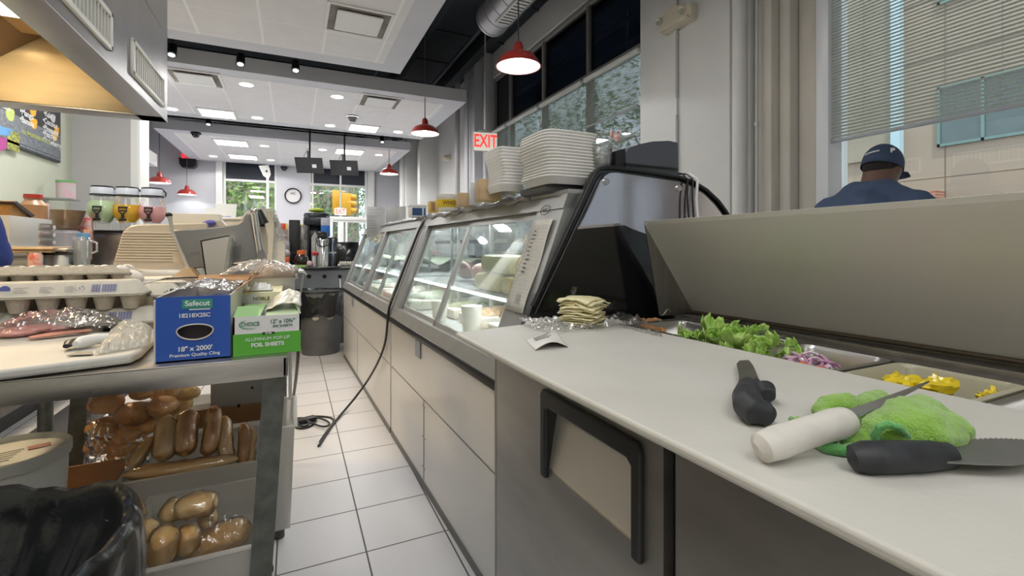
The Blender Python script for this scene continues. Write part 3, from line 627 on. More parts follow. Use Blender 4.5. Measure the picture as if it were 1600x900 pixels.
lamp('hood_lamp_light', 'AREA', (q.x, q.y-1.6, 2.39), 12, size=.18, size_y=.6, color=(1, .74, .42))
def grille(p0, p1, z0, z1, n, lb):
    g = MB(); y0, y1 = p0, p1
    for a, b in (((y0, z0), (y1, z0+.025)), ((y0, z1-.025), (y1, z1)), ((y0, z0), (y0+.025, z1)), ((y1-.025, z0), (y1, z1))): g.box((XH, a[0], a[1]), (XH+.018, b[0], b[1]), .003)
    f = build('register', g, mat('grille_white', (.72, .72, .68), .4), t, label=lb)
    g = MB()
    for k in range(n): yy = y0+.03+(y1-y0-.06)*(k+.5)/n; g.box((XH+.002, yy-.004, z0+.02), (XH+.012, yy+.004, z1-.02))
    build('louvre', g, mat('grille_white', (.72, .72, .68), .4), f)
    g = MB(); g.box((XH+.0005, y0+.02, z0+.02), (XH+.0015, y1-.02, z1-.02)); build('opening', g, mat('grille_dark', (.30, .30, .29), .8), f)
a0 = PX(203, 61, XH); a1 = PX(253, 168, XH); a2 = PX(253, 122, XH); grille(a0.y, a1.y, a1.z+.0, PX(253, 122, XH).z, 14, 'white louvred grille at the far end of the hood')
b1 = PX(170, 80, XH); b2 = PX(168, 18, XH); grille(b1.y-1.05, b1.y, b1.z, b2.z, 24, 'white louvred grille at the near end of the hood')
# ================================================================ display cases
CRZ = math.radians(1.63)
case_in = mat('case_interior_white', (.50, .54, .56), .35, noise_amt=.06, noise_scale=4)
led = emis('case_led', (1, 1, .98), 2.0)
def gx(z): return .377*(z-.735)
def case(label, loc, L, doors, end_far=True):
    t = thing('deli_display_case', label, 'display case', loc, CRZ, 'refrigerated display cases')
    W = 1.03; sm = .9 if L < 2 else 1.3
    def B(name, m, mt, par=t, **k): return build(name, m, mt, par, local=True, **k)
    m = MB(); m.box((0, 0, .03), (.02, L, .70)); m.box((.02, 0, .1), (W, L, .16)); m.box((W-.02, 0, .05), (W, L, .72)); m.box((.02, 0, .05), (W, .02, .72)); m.box((.02, L-.02, .05), (W, L, .72)); B('body', m, panel_white)
    m = MB(); m.box((-.002, .012, .416), (.003, L-.012, .420)); m.box((-.002, sm-.002, .04), (.003, sm+.002, .418))
    m.box((-.003, 0, 0), (.06, L, .035)); B('panel_seam', m, mat('seam_shadow_strip', (.16, .16, .16), .6))
    m = MB()
    for z in (.1, .24, .39):
        for s in (-.02, .02): m.cyl((-.004, sm+s, z), (.002, sm+s, z), .004, seg=8)
    B('screw', m, steel)
    m = MB(); m.box((-.014, -.005, .688), (.03, L+.005, .722), .004); B('black_rail', m, black_pl, label='black rubber rail')
    # slanted rear frame
    def bar(y0, y1, z0, z1, th=.03, out=0.): return [(gx(z0)-out, y0, z0), (gx(z1)-out, y0, z1), (gx(z1)+th, y0, z1), (gx(z0)+th, y0, z0)], (0, y1-y0, 0)
    m = MB(); a, o = bar(0, L, .72, .775, .04, .004); m.prism(a, o); a, o = bar(0, L, 1.262, 1.31, .05, .006); m.prism(a, o)
    ys = [0.] + [d[1] for d in doors[:-1]] + [L]
    for y0, y1 in [(0, doors[0][0]), (doors[-1][1], L)]: a, o = bar(y0, y1, .72, 1.31, .04, .002); m.prism(a, o)
    for i in range(len(doors)-1): a, o = bar(doors[i][1], doors[i+1][0], .72, 1.31, .04, .004); m.prism(a, o)
    B('frame', m, alu)
    m = MB(); m.box((gx(1.31)-.004, 0, 1.305), (W-.25, L, 1.325), .004); B('top_deck', m, mat('deck_metal', (.35, .35, .36), .4, .4))
    m = MB(); n = 12; pf = [(W-.25+.23*math.sin(k/n*math.pi/2), 1.318-.30*(1-math.cos(k/n*math.pi/2))) for k in range(n+1)]+[(W, .72)]
    for i in range(len(pf)-1): m.face([(pf[i][0], .02, pf[i][1]), (pf[i+1][0], .02, pf[i+1][1]), (pf[i+1][0], L-.02, pf[i+1][1]), (pf[i][0], L-.02, pf[i][1])])
    B('front_glass', m, win_glass)
    m = MB(); m.face([(gx(.75)+.04, L-.01, .75)]+[(gx(1.3)+.04, L-.01, 1.3)]+[(p[0], L-.01, p[1]) for p in pf]); B('end_glass', m, win_glass)
    # interior
    m = MB(); m.box((.03, .02, .70), (W-.03, L-.02, .72)); m.box((.115, .03, .945), (.60, L-.03, .953)); B('shelf', m, case_in)
    m = MB(); m.box((.104, .03, .942), (.114, L-.03, .953)); m.box((.30, .03, 1.285), (.36, L-.03, 1.3)); B('led_strip', m, led)
    for xx, zz in ((.33, 1.28), (.30, .935)):
        q_ = Matrix.Rotation(CRZ, 3, 'Z')@Vector((xx, L/2, zz)); lamp('case_tube_light', 'AREA', Vector(loc)+q_, 2.3*L, (0, 0, CRZ), .04, L*.95, (1, 1, .98))
    m = MB()
    for k in range(int(L/.5)+1): m.box((.4, .03+k*.5, .72), (.415, .045+k*.5, 1.3))
    B('shelf_post', m, alu_lt)
    # sliding doors
    for (y0, y1, n) in doors:
        w = (y1-y0)/n
        for k in range(n):
            a0 = y0+k*w-(0.012 if k else 0); a1 = y0+(k+1)*w+(0.012 if k < n-1 else 0); dx = .010+.012*(k % 2)
            f = MB(); fw = .030
            def sb(ya, yb, za, zb): f.prism([(gx(za)+dx, ya, za), (gx(zb)+dx, ya, zb), (gx(zb)+dx+.010, ya, zb), (gx(za)+dx+.010, ya, za)], (0, yb-ya, 0))
            sb(a0, a0+fw, .775, 1.262); sb(a1-fw, a1, .775, 1.262); sb(a0, a1, .775, .795); sb(a0, a1, 1.235, 1.262)
            d = B('sliding_door', f, alu)
            f = MB(); f.prism([(gx(.79)+dx+.004, a0+.015, .79), (gx(1.24)+dx+.004, a0+.015, 1.24), (gx(1.24)+dx+.007, a0+.015, 1.24), (gx(.79)+dx+.007, a0+.015, .79)], (0, a1-a0-.03, 0)); B('door_glass', f, case_glass, d)
    return t
K1 = case('nearer deli display case with two steamy sliding doors and a price list', (.583, 1.27, 0), 1.60, [(.17, 1.49, 2)])
K2 = case('farther deli display case with four narrow sliding doors, next to the grey trash can', (.583-.0285*1.63, 1.27+1.63, 0), 2.22, [(.12, 1.05, 2), (1.12, 2.15, 2)])
def K(x, y, z, base=(.583, 1.27)):       # a point given along the cases
    c, s = math.cos(CRZ), math.sin(CRZ); return Vector((base[0]+x*c-y*s, base[1]+x*s+y*c, z))
# black end panel; bright reflection above the mirrored lid built as an inner sheet
YE = 1.262
t = thing('case_end_panel', 'glossy black curved end panel of the display case, above the cheese slices', 'end panel', (1.1, YE, 0))
out = [(822, 505), (832, 478), (924, 280), (929, 270), (936, 264), (946, 262), (960, 262), (1000, 267), (1060, 276), (1083, 284), (1104, 297), (1122, 314), (1134, 330), (1146, 352), (1160, 395)]
P0 = [PY(u, v, YE) for u, v in out]; xr = P0[-1].x
P = [Vector((.60, YE, .02)), Vector((.60, YE, .80))]+P0+[Vector((xr+.02, YE, .02))]
m = MB(); m.prism(P, (0, .03, 0)); build('panel', m, black_gl, t)
m = MB(); inn = [(903, 358), (940, 281), (944, 275), (951, 271), (962, 270), (1060, 284), (1080, 292), (1099, 304), (1116, 321), (1128, 337), (1138, 358)]
pi = [PY(u, v, YE) for u, v in inn]; zc = PY(975, 352, YE).z
pi = pi+[Vector((pi[-1].x, YE, zc-.02)), Vector((PY(1010, 365, YE).x, YE, zc-.03)), Vector((PY(985, 358, YE).x, YE, zc-.01)), Vector((PY(975, 352, YE).x, YE, zc))]
m.prism([p+Vector((0, -.004, 0)) for p in pi], (0, .004, 0)); build('reflection_sheet', m, mat('end_reflection_sheet', (.66, .62, .66), .10, .95, bump=.06, noise_scale=3), t)
m = MB(); m.tube([PY(u, v, YE-.006) for u, v in out[1:]], .007, 8); m.tube([PY(u, v, YE-.004) for u, v in ((836, 490), (934, 282), (940, 274), (948, 270))], .003, 6); build('edge_trim', m, black_pl, t)
for u, v in ((947, 284), (1060, 294)):
    q = PY(u, v, YE-.004); m = MB(); m.cyl(q, q+Vector((0, -.006, 0)), .011, seg=20); build('bolt_cap', m, steel, t)
# price list stuck on the slanted post
t = thing('order_list', 'long handwritten paper price list taped to the display case post', 'paper list', K(.1, .12, .9))
def S(y, z, o=.006): return K(gx(z)-o, y, z)
m = MB(); m.grid(lambda a, b: S(.035+.125*a, .93+.30*b, .008+.003*math.sin(a*5+b*9)), 4, 12); build('sheet', m, mat('list_paper', (.70, .68, .62), .8, noise_amt=.06, noise_scale=30), t, solid=.0012)
m = MB()
for k in range(24):
    z = .945+k*.0115; m.prism([S(.04, z, .0135), S(.155, z, .0135), S(.155, z+.0009, .0135), S(.04, z+.0009, .0135)], (-.0003, 0, 0))
build('ruled_line', m, mat('ruled_line_ink', (.42, .42, .42), .8), t)
rd = random.Random(3); m = MB()
for k in range(11):
    z = 1.055+k*.0135; y = .115+rd.uniform(-.005, .005); wdt = rd.uniform(.012, .03); m.prism([S(y-wdt/2, z, .014), S(y+wdt/2, z, .014), S(y+wdt/2, z+.0035, .014), S(y-wdt/2, z+.0035, .014)], (-.0003, 0, 0))
for k in range(5): y = .07+k*.007; m.prism([S(y, .955, .014), S(y+.0015, .955, .014), S(y+.003, .985+.004*(k % 2), .014), S(y+.0015, .985, .014)], (-.0003, 0, 0))
build('handwriting', m, ink, t)
m = MB(); m.tube([S(.10+.03*math.cos(a*.35), 1.262+.016*math.sin(a*.35), .012) for a in range(19)], .0012, 5)
for s in (-.012, .0, .012): m.tube([S(.10+s, 1.255, .012), S(.10+s+.004, 1.262, .012), S(.10+s, 1.268, .012)], .0012, 5)
build('sticker_drawing', m, ink, t)
m = MB(); m.grid(lambda a, b: S(.165+.012*math.sin(b*23)*a+.006*a, .90+.30*b, .012+.006*noise.noise(Vector((a*3, b*14, 0)))), 3, 30); build('tape', m, mat('yellowed_tape', (.55, .45, .28), .4, coat=.5), t, solid=.0008)
m = MB(); m.prism([K(-.004, .905+.04, .60), K(-.004, .905+.125, .60), K(-.004, .905+.125, .682), K(-.004, .905+.07, .682), K(-.004, .905+.04, .682)], (-.003, 0, 0)); 
one('duct_tape_strip', m, tape_m, 'grey duct tape strip under the rail of the nearer display case', 'tape')
m = MB(); m.prism([K(-.004, 3.15, .60), K(-.004, 3.24, .60), K(-.004, 3.24, .682), K(-.004, 3.15, .682)], (-.003, 0, 0)); one('duct_tape_strip', m, tape_m, 'dark tape strip under the rail of the farther display case', 'tape')
# food inside the cases
cheese = mat('wrapped_cheese', (.70, .58, .22), .35, noise_amt=.1, coat=.4); ham = mat('cooked_ham', (.55, .30, .26), .4, noise_amt=.2, coat=.3); sal = mat('dark_roast', (.22, .12, .11), .45, noise_amt=.5, noise_scale=30, coat=.3)
def inside(name, mb, mt, label, cat, **k): return one(name, mb, mt, label, cat, **k)
m = MB(); m.box(K(.16, .36, 1.028), K(.32, .60, 1.105), .02, Rz(.1)); inside('cheese_block', m, mat('pale_green_cheese', (.66, .64, .36), .4, coat=.4), 'pale green wrapped cheese block on the case shelf, upper one', 'cheese')
m = MB(); m.box(K(.15, .40, .954), K(.31, .66, 1.026), .02, Rz(.05)); m.box(K(.15, .28, .954), K(.31, .385, 1.024), .02, Rz(.05)); inside('cheese_block', m, cheese, 'big yellow cheese block inside the steamy case, beside the price list', 'cheese')
m = MB(); m.ell(K(.20, .21, 1.02), (.05, .055, .055), 18, nz=.1); inside('roast_beef', m, sal, 'dark round roast on the case shelf beside the pale cheese', 'meat')
m = MB(); m.ell(K(.3, .86, 1.01), (.07, .11, .055), 18, nz=.1); inside('ham', m, ham, 'pink ham on the case shelf, left of the pale cheese', 'meat')
m = MB(); m.ell(K(.3, 1.12, 1.01), (.06, .08, .05), 18, nz=.1); inside('ham', m, sal, 'dark wrapped ham at the left end of the case shelf', 'meat')
wtub = mat('tub_white', (.76, .74, .68), .45)
for i, (x, y, r, h, lb) in enumerate(((.22, .85, .05, .12, 'small white tub low in the nearer case, behind the right door'), (.2, 1.28, .045, .1, 'white tub low in the nearer case, behind the left door'))):
    q = K(x, y, .722); m = MB(); m.lathe([(r*.85, 0), (r, h), (r*1.03, h), (r*1.03, h+.012), (.001, h+.014)], q, 24, cap=True); inside('food_tub', m, wtub, lb, 'tub')
tray_m = mat('foam_tray', (.70, .66, .58), .5); 
for i, (y, c, lb) in enumerate(((.32, (.62, .42, .26), 'tray of pale salad at the bottom of the nearer case, right end'), (.66, (.66, .58, .48), 'tray of noodles at the bottom of the nearer case, right of the mullion'), (1.06, (.66, .44, .24), 'tray of orange salad at the bottom of the nearer case, left of the mullion'), (1.42, (.3, .34, .2), 'tray of dark greens at the bottom of the nearer case, left end'))):
    t = thing('salad_tray', lb, 'food tray', K(.5, y, .722), CRZ, 'food trays in the cases')
    m = MB(); m.box((-.22, -.14, 0), (.22, .14, .055), .01); build('tray', m, tray_m, t, local=True)
    m = MB(); m.ell((0, 0, .055), (.19, .12, .035), 20, nz=.35, nsc=18); build('salad', m, mat('salad_%d' % i, c, .6, noise_amt=.5, noise_scale=40, bump=.3), t, local=True)
for i, (y, c, lb) in enumerate(((1.95, (.45, .5, .42), 'tray of greens in the farther case, nearest its near end'), (2.4, (.6, .55, .5), 'tray of pale salad in the farther case, second'), (2.9, (.55, .5, .45), 'tray of grey-brown salad in the farther case, third'), (3.4, (.4, .45, .4), 'tray at the far end of the farther case'))):
    t = thing('salad_tray', lb, 'food tray', K(.45, y, .722), CRZ, 'food trays in the cases')
    m = MB(); m.box((-.3, -.2, 0), (.3, .2, .06), .01); build('tray', m, tray_m, t, local=True)
    m = MB(); m.ell((0, 0, .055), (.26, .17, .05), 20, nz=.35, nsc=18); build('salad', m, mat('salad_far_%d' % i, c, .6, noise_amt=.5, noise_scale=40, bump=.3), t, local=True)
m = MB(); m.grid(lambda a, b: K(.26+.5*a, 2.0+1.7*b, 1.03+.02*math.sin(a*14)+.02*noise.noise(Vector((a*4, b*9, 3)))), 20, 40); one('paper_sheet', m, mat('pale_green_paper', (.62, .68, .55), .6), 'pale green paper sheet lying inside the farther display case', 'paper', solid=.001)
# ================================================================ on top of the cases
ZD = 1.327
film = mat('grey_plastic_sheeting', (.34, .34, .38), .35, noise_amt=.3, noise_scale=8, coat=.4, bump=.4, bump_scale=18)
m = MB(); m.grid(lambda a, b: K(.205+.16*a, .25+1.33*b, ZD+.012+.012*noise.noise(Vector((a*3, b*16, 1)))-(.03 if a == 0 else 0)+.006*math.sin(b*40+a*4)), 8, 60); one('plastic_sheet', m, film, 'grey plastic sheeting folded along the top edge of the nearer case', 'plastic sheet', solid=.003)
m = MB(); m.grid(lambda a, b: K(.20+.12*a, 1.68+1.9*b, ZD+.010+.010*noise.noise(Vector((a*3, b*16, 7)))-(.02 if a == 0 else 0)), 6, 50); one('plastic_sheet', m, film, 'grey plastic sheeting on the top edge of the farther case', 'plastic sheet', solid=.003)
foam = mat('foam_clamshell', (.74, .73, .71), .5, noise_amt=.03)
def shell_stack(cx, cy, n, sx, sy, dz, lb, grp, bow=.0):
    for k in range(n):
        z = ZD+.02+k*dz; x = cx+.008*math.sin(k*.45)+bow*math.sin(k/n*math.pi)
        m = MB(); prof = [(1.0, dz*2.6), (1.02, dz*2.2), (.86, .0), (.80, -.001), (.84, .003), (.97, dz*2.2)]
        def ring(s, h):
            p = []
            for q in range(28):
                a = q/28*2*math.pi; c, s_ = math.cos(a), math.sin(a); e = .35
                p.append((x+math.copysign(abs(c)**e, c)*sx*s/2, cy+math.copysign(abs(s_)**e, s_)*sy*s/2, z+h))
            return p
        m.ring_loft([ring(s, h) for s, h in prof]); one('foam_clamshell', m, foam, lb, 'food container', grp)
shell_stack(.845, 1.42, 15, .215, .22, .0105, 'white foam food container in the tall nested stack beside the clear cups', 'nested foam containers beside the cups')
shell_stack(.745, 1.66, 12, .10, .17, .012, 'cloudy plastic lid container in the stack under the EXIT sign', 'nested containers under the exit sign')
m = MB(); m.box((.76, 1.36, ZD-.005), (.93, 1.56, ZD+.022), .01); one('dark_tray', m, mat('dark_tray_plastic', (.12, .12, .12), .5), 'dark tray under the tall stack of foam containers', 'tray')
for k, (u, v) in enumerate(((938, 262), (954, 262), (967, 261))):
    q = PT(u, v, 1.6+.03*k); q.z = ZD+.01; t = thing('plastic_cup', ('clear plastic cup stack beside the foam containers', 'clear plastic cup stack in the middle behind the black end panel', 'clear plastic cup stack nearest the black printer')[k], 'cup', q, 0, 'stacked clear cups')
    for j in range(4 if k == 0 else 3):
        m = MB(); z = q.z+.016*j; m.lathe([(.026, z), (.040, z+.10), (.042, z+.10), (.042, z+.104)], (q.x, q.y, 0), 24); build('cup', m, clear_pl, t, solid=.0008)
q = PT(962, 215, 1.66); m = MB(); m.grid(lambda a, b: q+Vector((-.02+.045*a, .01*b, -.01+.03*b+.008*math.sin(a*9))), 6, 4); one('crumpled_wrapper', m, mat('red_white_paper', (.75, .7, .66), .6, noise_scale=60, col2=(.5, .08, .06)), 'small crumpled red and white paper on top of the clear cups', 'wrapper', solid=.001)
# black printer
t = thing('receipt_printer', 'dark grey box printer with a curved top on the end of the display case', 'printer', (1.08, 1.24, ZD)); pm = mat('printer_grey', (.075, .078, .095), .4)
q0 = PY(963, 0, 1.30).x
m = MB(); fr = [(978, 262), (978, 238), (983, 231), (1000, 225), (1020, 221), (1045, 220), (1059, 223), (1060, 272)]
m.prism([PY(u, v, 1.27) for u, v in fr], (0, .16, 0)); build('housing', m, pm, t)
m = MB(); m.prism([PY(u, v, 1.262) for u, v in ((979, 257), (979, 254.5), (1059, 262.5), (1059, 265))], (0, .01, 0)); build('seam', m, black_pl, t)
m = MB(); m.prism([PY(u, v, 1.275) for u, v in ((962, 236), (977, 232), (977, 262), (962, 260))], (0, .14, 0)); build('side_block', m, black_pl, t)
# boxes and tubs along the top
q = PT(763, 306, 1.93); m = MB(); m.box((q.x-.045, q.y-.06, ZD), (q.x+.045, q.y+.07, ZD+.083), .002, Rz(-.2)); o = one('cardboard_box', m, card_lt, 'small brown cardboard box under the EXIT sign on the nearer case', 'box')
q = PT(742, 305, 2.05); m = MB(); m.box((q.x-.022, q.y-.06, ZD), (q.x+.022, q.y+.06, ZD+.085), .002, Rz(-.3)); b = one('carton', m, mat('white_carton', (.62, .66, .72), .5), 'white and blue carton left of the small brown box on the case', 'box')
m = MB(); m.box((q.x-.002, q.y-.066, ZD+.005), (q.x+.022, q.y-.061, ZD+.08), 0, Rz(-.3)); build('blue_stripe', m, mat('light_blue_print', (.1, .45, .7), .5), b)
q = PT(700, 318, 2.42); q.z = ZD; t = thing('labelled_tub', 'white round tub with a yellow label on the nearer display case', 'tub', q)
m = MB(); m.lathe([(.001, 0), (.052, 0), (.057, .06), (.060, .062), (.060, .078), (.055, .08), (.001, .08)], q, 30); build('tub', m, wtub, t)
m = MB(); m.lathe([(.0538, .012), (.0578, .052), (.0582, .052), (.0542, .012)], q, 30); build('yellow_label', m, mat('yellow_label', (.75, .55, .03), .5), t)
text('WHOLE', .026, plain('brown_ink', (.25, .08, .02)), t, q+Vector((0, -.062, .033)), FACE_ME, bold=.0004)
for u, lb in ((676, 'small yellow box left of the yellow-label tub, outer one'), (688, 'small yellow box right beside the yellow-label tub')):
    q = PT(u, 322, 2.6 if u < 680 else 2.5); m = MB(); m.box((q.x-.02, q.y-.03, ZD), (q.x+.02, q.y+.03, ZD+.062), .001); b = one('small_box', m, mat('ochre_box', (.62, .42, .10), .5), lb, 'box', 'small yellow boxes')
    m = MB(); m.box((q.x-.015, q.y-.0315, ZD+.008), (q.x+.012, q.y-.0300, ZD+.055)); build('opening', m, card, b)
q = PT(726, 318, 2.2); m = MB(); m.box((q.x-.035, q.y-.05, ZD), (q.x+.03, q.y+.05, ZD+.06), .002, Rz(-.2)); one('cardboard_box', m, card_lt, 'low brown cardboard flap box between the tub and the white carton', 'box')
q = PT(652, 332, 3.05); q.z = ZD; t = thing('wipes_tub', 'white square tub with a dark blue label on the farther case', 'tub', q)
m = MB(); m.box(q+Vector((-.05, -.05, 0)), q+Vector((.05, .05, .075)), .01); m.box(q+Vector((-.053, -.053, .068)), q+Vector((.053, .053, .083)), .005); build('tub', m, white_pl, t)
m = MB(); m.box(q+Vector((-.044, -.052, .012)), q+Vector((.02, -.0505, .06))); m.box(q+Vector((.03, -.052, .012)), q+Vector((.04, -.0505, .06))); build('blue_label', m, mat('navy_label', (.03, .08, .22), .5), t)
t = thing('acrylic_sign', 'clear acrylic menu sheet standing on the farther display case', 'sign', K(.3, 3.2, ZD))
A = PT(573, 352, 4.3); Bq = PT(601, 352, 4.0); m = MB()
m.prism([PT(573, 372, 4.4), PT(602, 366, 4.05), PT(602, 323, 4.05), PT(573, 323, 4.4)], (.004, .01, 0)); build('sheet', m, glass_mat('printed_acrylic', (.95, .95, .95), .05, .1, .35, (.8, .8, .8)), t)
m = MB()
for k in range(9): m.prism([PT(576, 327+k*4, 4.35), PT(598-(k % 3)*4, 327+k*3.8, 4.08), PT(598-(k % 3)*4, 327.8+k*3.8, 4.08), PT(576, 327.8+k*4, 4.35)], (.001, -.003, 0))
build('printed_line', m, mat('grey_print', (.4, .4, .42), .7), t)
m = MB(); m.prism([PT(603, 362, 4.0), PT(634, 354, 3.5), PT(634, 322, 3.5), PT(603, 325, 4.0)], (.004, .01, 0)); one('acrylic_sign', m, glass_mat('hazy_acrylic', (.95, .95, .95), .05, .1, .3, (.8, .8, .8)), 'blank clear acrylic sheet right of the printed one', 'sign')
m = MB(); m.tube([PT(603, 359, 4.0), PT(634, 351, 3.5)], .012, 8); one('black_bar', m, black_pl, 'short black bar lying on the far case before the acrylic sheets', 'bar')
rd = random.Random(5); m = MB()
for k in range(5): m.tube([PT(578+k*4+rd.uniform(-2, 2), 372+rd.uniform(-3, 6), 4.4-.09*k) for _ in range(5)]+[PT(600+rd.uniform(-2, 6), 364+rd.uniform(-3, 8), 4.0)], .006, 6)
one('cable_tangle', m, mat('cream_cable', (.55, .53, .42), .6), 'tangled cream cable on the top edge of the farther case', 'cable')
# cables over the black end panel
q = [(1060, 272), (1073, 270), (1078, 276), (1076, 300), (1074, 342)]
for k, (du, mt, lb) in enumerate(((0, black_pl, 'black cable looped over the end panel, outer left one'), (8, black_pl, 'black cable looped over the end panel, next to the white one'), (14, white_pl, 'white cable looped over the black end panel'))):
    pts = [PY(1050+du, 271, 1.33), PY(1066+du*.8, 272, 1.30), PY(1074+du-(0 if k < 2 else -2), 280, 1.245), PY(1074+du, 312, 1.24), PY(1077+du, 352, 1.235)]
    m = MB(); m.tube(pts, .0035 if k < 2 else .005, 8); one('cable', m, mt, lb, 'cable', 'cables over the end panel' if k < 2 else None)
# ================================================================ sandwich prep fridge
XF = .487; YL = 1.15; YN = -.40; ZT = .905
t = thing('prep_fridge', 'stainless sandwich prep fridge with black-framed door handles', 'prep fridge', (XF, .4, 0))
fr_m = mat('fridge_door_steel', (.42, .41, .39), .38, .85, .22, 2.2, .02, 30, stretch=(1, 1, 4))
YG = PX(1046, 700, XF+.0).y
m = MB(); m.box((XF+.04, YN, .10), (1.34, YL, .72), .004); m.box((XF+.04, YN, .72), (.86, YL, ZT-.005)); m.box((.86, YL-.02, .72), (1.34, YL, ZT)); m.box((XF, YL-.012, .1), (XF+.03, YL, ZT-.01)); m.box((1.115, YN, .72), (1.34, YL, ZT)); build('body', m, steel_dk, t)
m = MB(); m.box((XF+.036, YN, .60), (XF+.046, YL-.01, ZT-.012)); m.box((XF+.02, YG-.010, .12), (XF+.036, YG+.010, ZT-.012)); build('gasket', m, black_pl, t)
def door(y0, y1):
    th = .045
    # handle opening
    hy0, hy1, hz0, hz1 = y0+.045, y0+.355, .672, .832
    m = MB(); zt = ZT-.018; X0 = XF
    for a, b in (((y0, .115), (y1, hz0)), ((y0, hz1), (y1, zt)), ((y0, hz0), (hy0, hz1)), ((hy1, hz0), (y1, hz1))): m.box((X0, a[0], a[1]), (X0+.03, b[0], b[1]))
    d = build('door', m, fr_m, t)
    m = MB(); m.prism([(X0+.004, hy0, hz0), (X0+.028, hy0, hz1-.03), (X0+.030, hy0, hz1), (X0+.035, hy0, hz1), (X0+.035, hy0, hz0)], (0, hy1-hy0, 0)); build('handle_recess', m, mat('scoop_steel', (.75, .74, .72), .4, .6), d)
    m = MB(); w_ = .030; o = -.010
    prof = [(hy0-.004, hz0-.02), (hy0-.004, hz1-.006), (hy0+.004, hz1+.006), (hy1-.004, hz1+.006), (hy1+.004, hz1-.006), (hy1+.004, hz0-.02), (hy1-.018, hz0-.02), (hy1-.018, hz1-.036), (hy1-.028, hz1-.028), (hy0+.028, hz1-.028), (hy0+.018, hz1-.036), (hy0+.018, hz0-.02)]
    m.prism([(X0+o, a, b) for a, b in prof], (.012, 0, 0)); m.box((X0+.0, hy0, hz0), (X0+.03, hy0+.012, hz1)); m.box((X0, hy1-.012, hz0), (X0+.03, hy1, hz1)); m.box((X0, hy0, hz1-.02), (X0+.03, hy1, hz1)); h = build('handle', m, mat('handle_black', (.014, .014, .014), .38), d)
    md = h.modifiers.new('soft', 'BEVEL'); md.width = .004; md.segments = 2; md.limit_method = 'ANGLE'
    return d
YG = PX(1046, 700, XF+.0).y
door(YG+.012, YL-.014); door(YN+.01, YG-.012)
# deck, lid
m = MB(); m.box((1.115, YN, ZT-.03), (1.27, YL, ZT-.004), .003); m.box((.86, YL-.035, ZT-.03), (1.27, YL, ZT+.002), .003); m.box((.86, YN, ZT-.03), (.90, YL, ZT-.004)); 
PYS = [(.735, 1.105), (.535, .712), (.342, .519), (.149, .326), (-.044, .133), (-.25, -.06)]
for a, b in zip(PYS[1:], PYS[:-1]): m.box((.88, a[1], ZT-.03), (1.12, b[0], ZT-.004))
m.box((1.16, YN, ZT-.004), (1.168, YL, ZT+.012), .002); build('deck', m, steel_dk, t)
YD = YL+.03; hA = Vector((1.24, YD, ZT)); hB = Vector((1.33, YN, ZT)); tA = Vector((1.024, YD, 1.208)); tB = Vector((1.115, YN, 1.222))
def lerp(a, b, k): return a+(b-a)*k
m = MB(); nrm = (hB-hA).cross(tA-hA).normalized(); nrm = nrm if nrm.x > 0 else -nrm
m.prism([hA, hB, tB, tA], nrm*.02); m.prism([tA+Vector((0, 0, .0)), tB, tB+Vector((-.006, 0, .012)), tA+Vector((-.006, 0, .012))], (.03, 0, .003)); lid = build('lid', m, mat('lid_steel', (.80, .78, .73), .48, .3, .14, 1.3, .015, 20, stretch=(1, .4, 3)), t)
fb = Vector((1.085, YD, ZT+.008))
m = MB(); m.prism([tA, hA+Vector((-.003, 0, .003)), fb], (0, .004, 0)); build('lid_gusset', m, steel_dk, lid); m = MB(); m.prism([tB, hB+Vector((-.003, 0, .003)), Vector((1.17, YN, ZT+.008))], (0, .004, 0)); build('lid_gusset', m, steel_dk, lid)
m = MB(); m.tube([hA+Vector((-.012, 0, .012)), hB+Vector((-.012, 0, .012))], .006, 8); build('hinge_rod', m, mat('hinge_dark', (.08, .06, .04), .5, .6), lid)
m = MB(); m.tube([PY(1008, 352, YL-.01), PY(1011, 349, YL-.01)], .002, 6); m.tube([PY(1030+k*3, 488+5*math.sin(k), YL-.02) for k in range(7)], .0015, 6); build('wire_clip', m, steel_lt, lid)
# legs out of sight below are short castors
m = MB()
for x in (XF+.1, 1.25):
    for y in (YN+.1, YL-.1): m.cyl((x, y, 0), (x, y, .1), .03, seg=16)
build('castor', m, black_pl, t)
# cutting board
m = MB(); bp_ = [Vector((.377, 1.15, ZT)), Vector((.38, .76, ZT)), Vector((.388, .445, ZT)), Vector((.398, .17, ZT)), Vector((.41, YN, ZT)), Vector((.93, YN, ZT)), Vector((.893, .28, ZT)), Vector((.856, .927, ZT)), Vector((.835, 1.215, ZT)), Vector((.66, 1.205, ZT))]
m.prism(bp_, (0, 0, .014)); o = one('cutting_board', m, board_pe, 'long white cutting board on the front of the prep fridge', 'cutting board')
md = o.modifiers.new('soft', 'BEVEL'); md.width = .005; md.segments = 3; md.limit_method = 'ANGLE'; md.angle_limit = math.radians(50)
ZB = ZT+.0142
# food pans
def pan(y0, y1, lb, inner=steel_lt, z=ZT, x0=.905, x1=1.105, depth=.10):
    t = thing('food_pan', lb, 'food pan', ((x0+x1)/2, (y0+y1)/2, z-depth), 0, 'steel food pans in the prep fridge')
    m = MB()
    def rr(i, zz, r=.022):
        p = []; xa, xb, ya, yb = x0+i, x1-i, y0+i, y1-i
        for cx, cy, a0 in ((xb-r, yb-r, 0), (xa+r, yb-r, 90), (xa+r, ya+r, 180), (xb-r, ya+r, 270)):
            for k in range(5): a = math.radians(a0+k*22.5); p.append((cx+r*math.cos(a), cy+r*math.sin(a), zz))
        return p
    m.ring_loft([rr(-.004, z-.002), rr(-.004, z+.002), rr(.004, z+.003), rr(.008, z-.003), rr(.016, z-depth+.006), rr(.022, z-depth)], cap=False); m.face(rr(.022, z-depth)); build('pan', m, inner, t, solid=.0012)
    return t
